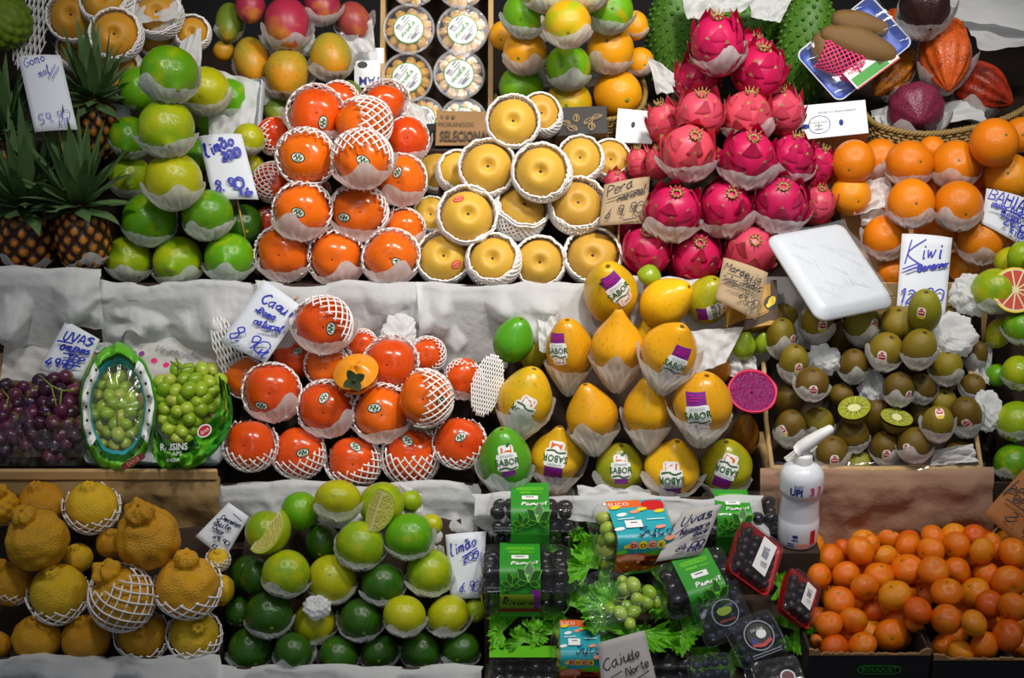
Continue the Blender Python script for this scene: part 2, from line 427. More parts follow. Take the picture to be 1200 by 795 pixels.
# ------------------------------------------------------------------ fruit bodies, built once each (+Z is the blossom or stem end)
_ME = {}
def body(key, mat, vf):
    if key not in _ME:
        mb = MB(); mb.add(*vf); _ME[key] = mb.mesh(key, mat)
    return _ME[key]
def sm(x, a, b):
    t = np.clip((x - a) / (b - a), 0, 1); return t * t * (3 - 2 * t)
def sph(T, P, r=1.0, kz=1.0):
    return r * np.sin(T) * np.cos(P), r * np.sin(T) * np.sin(P), r * kz * np.cos(T)
def noisy(x, y, z, f, a):
    k = 1 + a * f(x, y, z); return x * k, y * k, z * k

def g_persimmon(k):
    f = bumpy(20 + k, 8, 1, 3)
    def fn(T, P):
        r = 1 + 0.03 * np.cos(4 * P + k) * np.sin(T) ** 2
        x, y, z = sph(T, P, r, 0.88); z = z - 0.09 * np.exp(-(T / .3) ** 2) + 0.14 * np.exp(-((PI - T) / .35) ** 2)
        return noisy(x, y, z, f, .02)
    return surf(36, 20, fn)
def g_nashi(k):
    f = bumpy(40 + k, 8, 1, 3)
    def fn(T, P):
        x, y, z = sph(T, P, 1, .93); z = z - 0.34 * np.exp(-(T / .22) ** 2) + 0.12 * np.exp(-((PI - T) / .3) ** 2)
        return noisy(x, y, z, f, .022)
    return surf(36, 24, fn)
def g_lime(k):
    f = bumpy(60 + k, 8, 1, 4)
    nip = [.15, .1, .02, .0][k % 4]
    def fn(T, P):
        x, y, z = sph(T, P, 1, 1.0); z = z + nip * np.exp(-(T / .17) ** 2) - (0 if nip > .05 else .04) * np.exp(-(T / .2) ** 2)
        return noisy(x, y, z, f, .022)
    return surf(32, 24, fn)
def g_orange(k):
    f = bumpy(80 + k, 8, 1, 3)
    def fn(T, P):
        x, y, z = sph(T, P, 1, .97); z = z - .035 * np.exp(-(T / .16) ** 2)
        return noisy(x, y, z, f, .014)
    return surf(32, 20, fn)
def g_mandarin(k):
    f = bumpy(90 + k, 8, 1, 4)
    def fn(T, P):
        x, y, z = sph(T, P, 1 + .012 * np.cos(9 * P) * np.exp(-(T / .5) ** 2), .84); z = z - .1 * np.exp(-(T / .22) ** 2) + [0, .06, .14][k % 3] * np.exp(-(T / .4) ** 2)
        return noisy(x, y, z, f, .025)
    return surf(28, 18, fn)
def g_decopon(k):
    rough = [.10, .025, .055][k % 3]; f = bumpy(100 + k, 16, 6, 17); f2 = bumpy(120 + k, 8, 1, 4)
    kn = [.5, .24, .4][k % 3]; kw = [.42, .3, .36][k % 3]
    def fn(T, P):
        x, y, z = sph(T, P, 1, .97)
        neck = np.exp(-(T / kw) ** 4)
        z = z + kn * neck * (1 + .0 * T) - .14 * np.exp(-(T / .1) ** 2)
        w = 1 + neck * .2 * np.cos(7 * P + k) + .3 * np.exp(-((T - kw * .8) / .16) ** 2) * (kn > .3)
        w = w * (1 - (.28 if kn > .3 else .1) * np.exp(-((T - kw * 1.32) / .11) ** 2)); x, y = x * w, y * w
        x, y, z = noisy(x, y, z, f, rough * .55); return noisy(x, y, z, f2, .025)
    return surf(72, 56, fn)
def g_mango(k):
    f = bumpy(140 + k, 6, 1, 2.5)
    def fn(T, P):
        x, y, z = sph(T, P, 1, 1.22); x = x + .10 * (z / 1.2) ** 2 - .05
        s = 1 - .10 * sm(z, 0, 1.2); return noisy(x * s, y * s * .95, z, f, .02)
    return surf(32, 20, fn)
def g_papaya(k):
    f = bumpy(160 + k, 8, 1, 3); nk = [.30, .62, .42, .2][k % 4]
    def fn(T, P):
        c = (1 + np.cos(T)) / 2
        s = 1 - nk * sm(c, .45, 1.0)
        x, y, z = sph(T, P, 1, 1.22); x, y = x * s, y * s
        z = z + (.18 * nk) * c ** 3 - .06 * np.exp(-(T / .13) ** 2)
        q = 1 + .018 * np.cos(5 * P + k) * np.sin(T); return noisy(x * q, y * q, z, f, .022)
    return surf(36, 28, fn)
def g_kiwi(k):
    f = bumpy(180 + k, 6, 1, 3)
    def fn(T, P):
        x, y, z = sph(T, P, 1, 1.18); z = z - .05 * np.exp(-(T / .3) ** 2) + .06 * np.exp(-(T / .1) ** 2)
        return noisy(x, y, z, f, .018)
    return surf(28, 18, fn)
def g_cacao(k):
    f = bumpy(200 + k, 10, 3, 9)
    def fn(T, P):
        am = [1.2, 1.2, .45][k % 3]; rr = 1 + am * (.032 * np.cos(5 * P + k) + .036 * np.cos(10 * P + 1)) * np.sin(T)
        x, y, z = sph(T, P, rr, 1.45); s = 1 - .2 * sm(z, .2, 1.4); z = z + .16 * np.exp(-(T / .25) ** 2)
        return noisy(x * s, y * s, z, f, .012)
    return surf(80, 30, fn)
def g_soursop(k):
    f = bumpy(220 + k, 8, 1, 3.2); f2 = bumpy(230 + k, 10, 8, 14)
    def fn(T, P):
        x, y, z = sph(T, P, 1, 1.6); x, y, z = noisy(x, y, z, f, .045); return noisy(x, y, z, f2, .012)
    return surf(44, 44, fn)
def g_dragon(k):
    f = bumpy(240 + k, 8, 1, 4)
    def fn(T, P):
        x, y, z = sph(T, P, 1, 1.08); return noisy(x, y, z, f, .03)
    return surf(32, 20, fn)
def g_pine(k):
    def fn(T, P):
        s = np.sin(T) ** .55
        e = np.abs(np.cos(5 * P + 5.5 * T) * np.cos(5 * P - 5.5 * T)) ** .6
        r = s * (.92 + .12 * e); return r * np.cos(P), r * np.sin(P), 1.25 * np.cos(T)
    return surf(90, 50, fn)
def g_atemoya(k):
    def fn(T, P):
        e = np.abs(np.cos(6 * P + 6 * T) * np.cos(6 * P - 6 * T)) ** .8
        return sph(T, P, .92 + .12 * e * np.sin(T), 1.0)
    return surf(70, 40, fn)
def g_tuber(k):
    f = bumpy(260 + k, 8, 1, 3)
    def fn(T, P):
        x, y, z = sph(T, P, 1, 2.4); q = np.sin(T) ** -.45; x, y = x * q, y * q; x = x + .12 * z * z / 5; s = 1 + .1 * np.cos(z * 1.3 + k); return noisy(x * s, y * s, z, f, .03)
    return surf(28, 24, fn)
def g_grape(k):
    return surf(16, 10, lambda T, P: sph(T, P, 1, 1.28))
def g_berry(k):
    def fn(T, P):
        x, y, z = sph(T, P, 1, .85); z = z - .1 * np.exp(-(T / .3) ** 2) + .07 * np.exp(-((T - .42) / .1) ** 2) * (1 + .5 * np.cos(5 * P))
        return x, y, z
    return surf(15, 11, fn)
NVAR = dict(persimmon=3, nashi=3, lime=4, orange=3, greenorange=3, mandarin=3, decopon=3, mango=3, papaya=4, kiwi=3, cacao=3, soursop=3, dragon=3, pine=1, atemoya=1, tuber=2, grape=1, darkgrape=1, berry=1)
GEN = dict(persimmon=g_persimmon, nashi=g_nashi, lime=g_lime, orange=g_orange, greenorange=g_orange, mandarin=g_mandarin, decopon=g_decopon, mango=g_mango, papaya=g_papaya, kiwi=g_kiwi,
           cacao=g_cacao, soursop=g_soursop, dragon=g_dragon, pine=g_pine, atemoya=g_atemoya, tuber=g_tuber, grape=g_grape, darkgrape=g_grape, berry=g_berry)
MATK = dict(orange='orangeskin', berry='blueberry')
NAMEK = dict(persimmon='persimmon', nashi='asian_pear', lime='lime', orange='orange', greenorange='green_orange', mandarin='mandarin', decopon='decopon_citrus', mango='mango', papaya='papaya', kiwi='kiwi',
             cacao='cacao_pod', soursop='soursop', dragon='dragon_fruit', pine='pineapple', atemoya='custard_apple', tuber='tuber', grape='grape', darkgrape='grape', berry='blueberry')
def fmesh(kind, k=None):
    n = NVAR[kind]; k = RNG.randrange(n) if k is None else k % n
    return body('%s_%d' % (NAMEK[kind], k), M[MATK.get(kind, kind)], GEN[kind](k)) if '%s_%d' % (NAMEK[kind], k) not in _ME else _ME['%s_%d' % (NAMEK[kind], k)]

# a pineapple shows orange eyes in dark grooves; eye colour darkened for the shadow there
_s = NT('pineapple_eyes'); _tc = _s.n('TexCoord')
M['pine'] = _s.mat
_sep = _s.n('SeparateXYZ'); _s.l(_tc.outputs['Object'], _sep.inputs[0])
_ph = _s.math('ARCTAN2', _sep.outputs[1], _sep.outputs[0]); _th = _s.math('ARCCOSINE', _s.math('MULTIPLY', _sep.outputs[2], 0.8))
_e = _s.math('ABSOLUTE', _s.math('MULTIPLY', _s.math('COSINE', _s.math('ADD', _s.math('MULTIPLY', _ph, 5.0), _s.math('MULTIPLY', _th, 5.5))), _s.math('COSINE', _s.math('SUBTRACT', _s.math('MULTIPLY', _ph, 5.0), _s.math('MULTIPLY', _th, 5.5)))))
_nz = _s.n('TexNoise', i_Scale=9.0, i_Detail=3.0); _s.l(_tc.outputs['Object'], _nz.inputs['Vector'])
_s.l(_s.mix(_s.math('MULTIPLY', _s.math('ADD', _e, _s.math('SUBTRACT', _nz.outputs[0], 0.8)), 1.5, True), lin('2c1204'), lin('c47a20')), _s.b.inputs['Base Color'])
_s.b.inputs['Roughness'].default_value = .45

# ------------------------------------------------------------------ what fruits wear: foam nets, tissue cups, scales, crowns
def net_mesh(key, n, rad, t0, t1, slope, R=1.07, flare=0.0, ring=False, seed=0, tooth=0.1):
    if key in _ME: return _ME[key]
    r = np.random.RandomState(seed); mb = MB()
    f = bumpy(300 + seed, 6, 2, 5)
    for sgn in (1, -1):
        for i in range(n):
            a = t0 + r.uniform(-tooth, tooth); T = np.linspace(a, t1, 17)
            P = 2 * PI * i / n + sgn * slope * (T - t0)
            RR = R + flare * np.exp(-(T - t0) / .35) + .012 * sgn
            x, y, z = RR * np.sin(T) * np.cos(P), RR * np.sin(T) * np.sin(P), RR * np.cos(T)
            k = 1 + .02 * f(x, y, z)
            mb.tube(np.stack([x * k, y * k, z * k], -1), rad, 4)
    if ring:
        for dt, rr in ((0.0, .8), (.09, .85)):
            w = np.linspace(0, 2 * PI, 41); T = t0 + dt + .03 * np.sin(w * 9)
            RR = (R + flare) * (1 + .02 * np.sin(w * 13) + .012 * np.sin(w * 29))
            mb.tube(np.stack([RR * np.sin(T) * np.cos(w), RR * np.sin(T) * np.sin(w), RR * np.cos(T)], -1), rad * rr, 5)
    _ME[key] = mb.mesh(key, M['foam'])
    return _ME[key]
def coarse_net(rim, n=20):
    rim = round(rim / 10.0) * 10
    return net_mesh('foam_net_%d_%d' % (rim, n), n, .034, math.radians(rim), 2.75, 20.0 / n * .8, 1.06, .05, seed=rim)
def fine_net(rim):
    rim = round(rim / 6.0) * 6
    return net_mesh('fine_net_%d' % rim, 30, .046, math.radians(rim), 2.6, .9, 1.09, .10, True, seed=rim, tooth=.04)

def wrap_mesh(k, kz=1.0, cone=0.0, rim=1.30):
    key = 'tissue_cup_%d_%.2f_%.2f_%.2f' % (k, kz, cone, rim)
    if key in _ME: return _ME[key]
    r = np.random.RandomState(500 + k); nu, nt = 90, 16
    p = np.arange(nu) * 2 * PI / nu
    ph = r.uniform(0, 6.28, 6)
    tr = rim - .03 + .06 * np.sin(2 * p + ph[0]) + .025 * np.sin(5 * p + ph[1]) + .012 * np.sin(17 * p + ph[5]); cn = 0 * p
    for j in range(2): cn = cn + np.maximum(0, np.cos(p - ph[2] - (2.1 + .8 * math.sin(ph[3])) * j)) ** 16
    tr = tr + .40 * cn
    pl = np.abs(((p * r.randint(5, 8) / PI + ph[5]) % 2) - 1) + .5 * np.abs(((p * r.randint(9, 13) / PI + ph[4]) % 2) - 1)
    rows = []
    for i in range(nt + 1):
        s = i / nt; t = tr * (0.06 + .94 * s)
        R = 1.06 + (pl - .7) * .05 * (1 - .3 * s) + .014 * np.sin(23 * p + 5 * s + ph[1]) + .012 * np.sin(15 * p - 9 * s + ph[3]) + .07 * np.maximum(0, s - .6) / .4 * (.5 + .4 * np.sin(3 * p + ph[0]) + 1.6 * cn)
        cz = 1 + cone * np.exp(-(t / .55) ** 2)
        rows.append(np.stack([R * np.sin(t) * np.cos(p), R * np.sin(t) * np.sin(p), -R * kz * cz * np.cos(t)], -1))
    mb = MB(); mb.grid(np.array(rows), closed=True)
    mb.f.append(tuple(range(nu))); mb.m.append(0)
    _ME[key] = mb.mesh(key, M['tissue'])
    return _ME[key]

M['dragontip'] = plain('dragon_scale_tip', 'a8a05a', 0.5)
def scales_mesh(k):
    key = 'dragon_scales_%d' % k
    if key in _ME: return _ME[key]
    r = np.random.RandomState(700 + k); mb = MB(); n = 24
    for i in range(n):
        t = math.acos(1 - 2 * (i + 1.5) / (n + 3)); p = i * 2.39996 + r.uniform(-.2, .2)
        t = .45 + t * .82
        L = r.uniform(.46, .68) * (.7 + .3 * math.sin(t)); W = r.uniform(.34, .48); out = r.uniform(.10, .30); side = r.uniform(-.2, .2)
        if t < .9: out *= 1.5
        rows = []
        for a in range(8):
            s = a / 7; tt = max(.05, t - L * s); w = W * (1 - s ** 1.7) * (1.0 if s > .01 else .8)
            row = []
            for b in (-1, -.5, 0, .5, 1):
                pp = p + (b * w + side * s) / max(.35, math.sin(t)); rr = 1.0 + out * s ** 1.8 + .05 * (1 - b * b) * (1 - s) * min(1, s * 3.5) + (.015 if a else -.05)
                row.append((rr * math.sin(tt) * math.cos(pp), rr * math.sin(tt) * math.sin(pp), rr * 1.08 * math.cos(tt) + out * .4 * s * s))
            rows.append(row)
        b0 = len(mb.v); mb.grid(np.array(rows))
        nf = 28
        for q in range(nf):
            if q // 4 >= 6: mb.m[len(mb.m) - nf + q] = 1
    _ME[key] = mb.mesh(key, [M['dragon'], M['dragontip']])
    return _ME[key]
def calyx_mesh():
    if 'dragon_calyx' in _ME: return _ME['dragon_calyx']
    mb = MB(); r = np.random.RandomState(5)
    w = np.linspace(0, 2 * PI, 19)
    mb.tube(np.stack([.17 * np.cos(w), .17 * np.sin(w), 1.1 + .02 * np.sin(5 * w)], -1), .05, 6)
    for i in range(9):
        a = i * .7; d = Vector((math.cos(a), math.sin(a), 0))
        mb.tube([d * .17 + Vector((0, 0, 1.1)), d * .24 + Vector((0, 0, 1.22)), d * r.uniform(.2, .36) + Vector((0, 0, 1.32))], [.04, .03, .008], 4)
    _ME['dragon_calyx'] = mb.mesh('dragon_calyx', M['dried'])
    return _ME['dragon_calyx']
def spines_mesh(k):
    key = 'soursop_spines_%d' % k
    if key in _ME: return _ME[key]
    f = bumpy(220 + k, 8, 1, 3.2); mb = MB(); n = 240
    for i in range(n):
        t = math.acos(1 - 2 * (i + .5) / n); p = i * 2.39996
        d = np.array([math.sin(t) * math.cos(p), math.sin(t) * math.sin(p), 1.6 * math.cos(t)])
        k2 = 1 + .045 * f(*d); d = d * k2
        nr = Vector((d[0], d[1], d[2] / 2.56)).normalized(); a = Vector(d)
        mb.tube([a - nr * .02, a + nr * .04, a + nr * .1 + Vector((0, 0, -.04))], [.085, .05, .008], 5)
    _ME[key] = mb.mesh(key, M['soursop'])
    return _ME[key]
def crown_mesh(k):
    key = 'pineapple_crown_%d' % k
    if key in _ME: return _ME[key]
    r = np.random.RandomState(800 + k); mb = MB(); n = 46
    for i in range(n):
        q = i / n; p = i * 2.39996; el = math.radians(-8 + 92 * q + r.uniform(-8, 8)); L = (1.0 + .6 * q) * r.uniform(.8, 1.2)
        w = .15 * (1.1 - .4 * q); bend = r.uniform(.25, .8) * (1 - .6 * q)
        h = Vector((math.cos(p), math.sin(p), 0)); sd = Vector((-math.sin(p), math.cos(p), 0)); pos = h * .12 + Vector((0, 0, .05 + .32 * q)); rows = []
        for a in range(9):
            s = a / 8; e = el + .35 * s - bend * s * s * 1.4
            d = h * math.cos(e) + Vector((0, 0, math.sin(e)))
            if a: pos = pos + d * L / 8
            ww = w * (1 - s ** 2.2) * (.75 + .5 * math.sin(min(1, s * 2) * PI / 2)); up = d.cross(sd)
            rows.append([tuple(pos - sd * ww - up * ww * .35), tuple(pos), tuple(pos + sd * ww - up * ww * .35)])
        mb.grid(np.array(rows))
    _ME[key] = mb.mesh(key, M['crown'])
    return _ME[key]
def star_mesh():
    """dried calyx at the stem end of a citrus fruit"""
    if 'calyx_star' in _ME: return _ME['calyx_star']
    mb = MB(); pts = []
    for i in range(10):
        a = i * PI / 5; rr = .14 if i % 2 == 0 else .07
        pts.append((rr * math.cos(a), rr * math.sin(a), .0))
    b = pts + [(x * .8, y * .8, .04) for x, y, z in pts]
    mb.add(b, [tuple(range(10, 20))] + [(i, (i + 1) % 10, 10 + (i + 1) % 10, 10 + i) for i in range(10)])
    mb.tube([(0, 0, .02), (0, 0, .09)], [.045, .035], 7)
    _ME['calyx_star'] = mb.mesh('calyx_star', M['gstem'])
    return _ME['calyx_star']

def axis_rot(w, roll=0.0):
    return Vector((0, 0, 1)).rotation_difference(Vector(w)).to_matrix() @ Matrix.Rotation(roll, 3, 'Z')
_BV = {}
def bvh(me):
    if me.name not in _BV:
        _BV[me.name] = BVHTree.FromPolygons([v.co for v in me.vertices], [tuple(p.vertices) for p in me.polygons])
    return _BV[me.name]
def decal(o, Mw, r, dx, dy, ang, shapes, mats, name='sticker', eps=0.012):
    """flat printed shapes pressed on the curved skin where the line of sight meets it; shape units are fruit radii"""
    T = bvh(o.data); Mi = Mw.inverted(); ctr = Mw.translation
    def cast(Q, D):
        a = Mi @ Q; b = (Mi.to_3x3() @ D).normalized()
        loc, nor, idx, dist = T.ray_cast(a, b)
        if loc is None: return None, None
        return Mw @ loc, (Mi.to_3x3().transposed() @ nor).normalized()
    P0, N = cast(ctr + RIGHT * dx * r - UP * dy * r - FWD * r * 4, FWD)
    if P0 is None: return None
    e1 = (RIGHT - N * RIGHT.dot(N)).normalized(); e2 = N.cross(e1)
    c, s = math.cos(ang), math.sin(ang)
    a1, a2 = e1 * c + e2 * s, e2 * c - e1 * s
    mb = MB()
    for i, (q, f, mi) in enumerate(shapes):
        vs = []
        for x, y in q:
            Q = P0 + a1 * (x * r) + a2 * (y * r)
            L, nn = cast(Q + N * r * .7, -N)
            if L is None: L, nn = Q - N * r * .1, N
            vs.append(Mi @ (L + nn * r * eps * (1 + .45 * i)))
        mb.add(vs, f, mi)
    return mb.obj(name, mats, o)
# ------------------------------------------------------------------ the stepped stand
PILE = {  # bottom-row pixel line, depth of its front row, slope, what the label calls it, crate floor line
 'NA': (110, .49, 62, 'the top left pears'), 'MG': (110, .49, 62, 'the mango pile'), 'GO': (112, .50, 66, 'the green orange pile'),
 'SO': (95, .50, 62, 'the top shelf'), 'CA': (127, .46, 60, 'the cacao basket'),
 'PI': (285, .22, 62, 'the pineapples'), 'LU': (303, .22, 63, 'the upper lime pile'), 'PU': (300, .22, 63, 'the upper persimmon pile'), 'NU': (305, .22, 63, 'the central pear pile'),
 'DR': (297, .21, 64, 'the dragon fruit pile'), 'OR': (300, .22, 60, 'the orange pile'),
 'PL': (535, 0.0, 60, 'the lower persimmon pile'), 'PA': (545, -.01, 64, 'the papaya pile'), 'KI': (525, 0.0, 56, 'the kiwi tray'), 'GF': (540, .0, 64, 'the right edge citrus'),
 'GR': (530, .0, 50, 'the grapes'), 'DE': (745, -.22, 62, 'the decopon crate'), 'LL': (764, -.22, 62, 'the lower lime pile'), 'MA': (755, -.175, 58, 'the mandarin crates'),
 'CL': (760, -.24, 46, 'the punnets'),
}
def pile_plane(p):
    v0, Y0, th, _ = PILE[p][:4]; th = math.radians(th)
    return at_y(600, v0, Y0), Vector((0, -math.sin(th), math.cos(th)))
def pdepth(p, u, v):
    P0, n = pile_plane(p); r = ray(u, v)
    return (P0 - CAMP).dot(n) / r.dot(n)

def box_part(name, x0, x1, y0, y1, z0, z1, mat, parent=None, bevel=.002):
    mb = MB(); b = bevel
    # a box with chamfered edges
    xs, ys, zs = (x0, x1), (y0, y1), (z0, z1)
    c = Vector(((x0 + x1) / 2, (y0 + y1) / 2, (z0 + z1) / 2)); h = Vector(((x1 - x0) / 2, (y1 - y0) / 2, (z1 - z0) / 2)); b = min(b, h.x * .4, h.y * .4, h.z * .4)
    idx = {}; vs = []
    for sx in (-1, 1):
        for sy in (-1, 1):
            for sz in (-1, 1):
                for a in range(3):
                    q = Vector((sx * h.x, sy * h.y, sz * h.z))
                    for k in range(3):
                        if k != a: q[k] -= math.copysign(b, q[k])
                    idx[(sx, sy, sz, a)] = len(vs); vs.append(c + q)
    fs = []
    for a in range(3):
        o1, o2 = [(1, 2), (2, 0), (0, 1)][a]
        for s in (-1, 1):
            cor = []
            for s1, s2 in ((-1, -1), (1, -1), (1, 1), (-1, 1)):
                k = [0, 0, 0]; k[a] = s; k[o1] = s1; k[o2] = s2; cor.append(idx[(k[0], k[1], k[2], a)])
            fs.append(tuple(cor if s > 0 else cor[::-1]))
    for a in range(3):
        o1, o2 = [(1, 2), (2, 0), (0, 1)][a]
        for s1 in (-1, 1):
            for s2 in (-1, 1):
                q = []
                for s, ax in ((-1, o1), (1, o1), (1, o2), (-1, o2)):
                    k = [0, 0, 0]; k[a] = s; k[o1] = s1; k[o2] = s2; q.append(idx[(k[0], k[1], k[2], ax)])
                fs.append(tuple(q))
    for sx in (-1, 1):
        for sy in (-1, 1):
            for sz in (-1, 1): fs.append(tuple(idx[(sx, sy, sz, a)] for a in range(3)))
    mb.add(vs, fs)
    return mb.obj(name, mat, parent, smooth=False)

M['floor'] = plain('concrete_floor', '6a6660', 0.8, noise=.3, nscale=6)
M['backwall'] = plain('dark_back_wall', '1c1a1c', 0.9, noise=.2, nscale=5)
structure(box_part('floor', -3, 3, -4, 1.6, -.05, 0, M['floor']))
structure(box_part('wall_back', -3, 3, 1.0, 1.06, 0, 2.6, M['backwall']))
# steps of the stand: top height under the crates of each tier
TIER = [(-.42, -.02, .30), (-.06, .2, .48), (.15, .42, .69), (.385, .98, .96)]
for i, (y0, y1, z1) in enumerate(TIER):
    structure(box_part('trim_%d' % (i + 1), -1.2, 1.2, y0, y1 if i < 3 else .98, 0, z1, M['wood']))

def crate(name, label, u0, u1, vtop, pile, tier, board, depth=None, front=.055):
    """an upturned or filled crate carrying one pile; its top is the ground the bottom row stands on"""
    fs = [f for f in ALL if f['pile'] == pile]
    Y0 = PILE[pile][1] - front; ztop = None
    if fs:
        lo = max(f['v'] + f['ry'] for f in fs)
        bot = [f for f in fs if f['v'] + f['ry'] > lo - 14 and u0 - 5 < f['u'] < u1 + 5]
        W = lambda f: at(f['u'], f['v'], f['d']); rr = lambda f: f['ry'] * f['d'] / FPX
        Y0 = min(W(f).y - rr(f) * .92 for f in bot) - .004
        ztop = float(np.percentile([W(f).z - rr(f) * 1.03 for f in bot], 0)) - .002
    if ztop is None: ztop = at_y((u0 + u1) / 2, vtop, Y0).z - (.03 if pile == 'GR' else 0)
    vt = proj((0, Y0, ztop))[1]
    a, b = at_y(u0, vt, Y0), at_y(u1, vt, Y0)
    zb = TIER[tier][2]
    y1 = TIER[tier + 1][0] - .006 if tier < 3 else .9
    root = box_part(name, a.x + .002, b.x - .002, Y0, y1, zb + .0005, ztop, board)
    zlip = max(ztop, at_y(600, vtop, Y0).z)
    if zlip > ztop + .003: box_part('front_lip', a.x + .002, b.x - .002, Y0, Y0 + .004, ztop, zlip, board, root, .0005)
    return root, a.x, b.x, Y0, ztop, zb, zlip

def drape(label, x0, x1, Y, ztop, drop, back, mat, seed, sag=.0, name='tissue_paper_sheet', group=None, out=.006, ragged=.02, n=90, top=0.002, amp=1.0):
    """a sheet of paper lying over a crate's front edge and hanging down its face, creased"""
    c = creases(seed, 7, 1.5, 5); c2 = creases(seed + 50, 10, 8, 20); r = np.random.RandomState(seed); mb = MB(); m = 26
    L = back + drop; rows = []
    ph = r.uniform(0, 6.28, 4)
    for i in range(m + 1):
        row = []
        for j in range(n + 1):
            s = j / n; x = x0 + (x1 - x0) * s
            rag = 1 + ragged / max(drop, .01) * (math.sin(s * 9 + ph[0]) + .6 * math.sin(s * 23 + ph[1])) + sag / max(drop, .01) * math.sin(PI * s)
            t = i / m * (back + drop * rag); k = (c(x * 3.2, t * 3.2) * .05 + c2(x * 1.6, t * 1.6) * .05) * amp
            if t < back: p = (x, Y + (back - t), ztop + top + max(0, k) * .25 * (1 if t < back - .01 else .3))
            else:
                q = t - back; p = (x + k * .3, Y - out - max(-out * .6, k * min(1, q / .03)) - .012 * min(1, q / .02), ztop + top - q)
            p = (p[0], p[1], p[2] + .006 * amp * (float(c2(x * 1.1, 0)) * 4 + .5 * math.sin(x * 31 + ph[2])) * max(0, 1 - max(0, t - back) / .05))
            row.append(p)
        rows.append(row)
    mb.grid(np.array(rows))
    o = mb.obj(name, mat)
    return tag(o, label, 'paper sheet', group)

# ------------------------------------------------------------------ fruit lists: u v rx ry layer colour options
KCOL = {
 'lime': dict(g=('5c9c0c', .22, 'bright green'), l=('86aa10', .34, 'yellow-green'), y=('a9ac12', .5, 'yellowish'), d=('2c5a0a', .08, 'dark green')),
 'persimmon': dict(r=('e2520e', .3, 'orange-red'), o=('ea6a0c', .14, 'orange'), d=('d64209', .4, 'deep red')),
 'nashi': dict(y=('d8aa40', .15, 'golden'), b=('d2962a', .3, 'amber')),
 'orange': dict(o=('e68004', .15, 'orange'), d=('d86c02', .1, 'deep orange'), y=('eea01a', .6, 'yellow-orange')),
 'greenorange': dict(g=('6fae12', .2, 'green'), l=('9cb414', .42, 'yellow-green'), o=('efa010', .5, 'orange-yellow')),
 'dragon': dict(p=('c61a54', .2, 'magenta'), s=('d64a60', .05, 'coral-pink')),
 'soursop': dict(g=('44701c', .2, 'green')), 'cacao': dict(o=('cf5a1a', .3, 'orange-red'), y=('cc7a18', .35, 'orange-yellow'), p=('7a2440', .12, 'purple'), r=('b0300e', .35, 'red'), k=('2c1410', .2, 'dark maroon')),
 'mango': dict(r=('a82a44', .12, 'crimson'), o=('a8942c', .36, 'orange-yellow'), g=('6f8426', -.1, 'green'), m=('a8443e', .2, 'red-green')),
 'papaya': dict(y=('e4b018', .2, 'yellow'), o=('e2a014', .18, 'orange-yellow'), g=('4f9a1c', .1, 'green'), h=('c0aa18', .46, 'green-yellow'), b=('9a5a10', .2, 'brownish'), l=('ecb818', .0, 'bright yellow')),
 'kiwi': dict(k=('84731a', .15, 'olive'), b=('6a5414', .28, 'brown'), g=('8a8420', .1, 'greenish')),
 'decopon': dict(o=('dea41a', .1, 'orange'), y=('e4ba1c', .05, 'yellow'), d=('d29612', .12, 'deep orange')),
 'mandarin': dict(o=('ee7602', .25, 'orange'), y=('f08c08', .35, 'pale orange'), d=('e26002', .1, 'deep orange')),
 'pine': dict(o=('c8842a', .3, 'orange-eyed')), 'atemoya': dict(g=('7a9a24', .3, 'green')),
}
WORD = dict(persimmon='persimmon', nashi='round pear', lime='lime', orange='orange', greenorange='orange', mandarin='mandarin', decopon='decopon citrus', mango='mango', papaya='papaya', kiwi='kiwi', cacao='cacao pod',
            soursop='soursop', dragon='dragon fruit', pine='pineapple', atemoya='custard apple')
CATW = dict(WORD, nashi='pear', decopon='citrus fruit', cacao='cacao pod')
DEFAX = dict(persimmon=(0, -.12, 1, .16), nashi=(0, .06, 1, .12), lime=(.15, -.5, .8, .3), orange=(0, -.2, 1, .45), greenorange=(0, -.2, 1, .5), dragon=(0, .72, .7, .2), papaya=(0, .8, .55, .12), kiwi=(0, .75, .65, .15),
             mango=(0, -.8, .55, .15), decopon=(0, .8, .6, .15), mandarin=(0, .35, .8, 1.3), cacao=(0, -.85, .5, .1), soursop=(0, .9, .3, .1), pine=(0, .93, .36, .05), atemoya=(0, .4, 1, .1))
FRUITS = []
def fruits(pile, kind, text):
    for ent in text.replace('\n', ';').split(';'):
        q = ent.split()
        if not q: continue
        d = dict(pile=pile, kind=kind, u=float(q[0]), v=float(q[1]), rx=float(q[2]) * (1.08 if kind == 'kiwi' else 1.035), ry=(float(q[2]) if q[3] == '-' else float(q[3])) * (1.08 if kind == 'kiwi' else 1.035), L=float(q[4]), col=q[5], opt=q[6:])
        FRUITS.append(d)

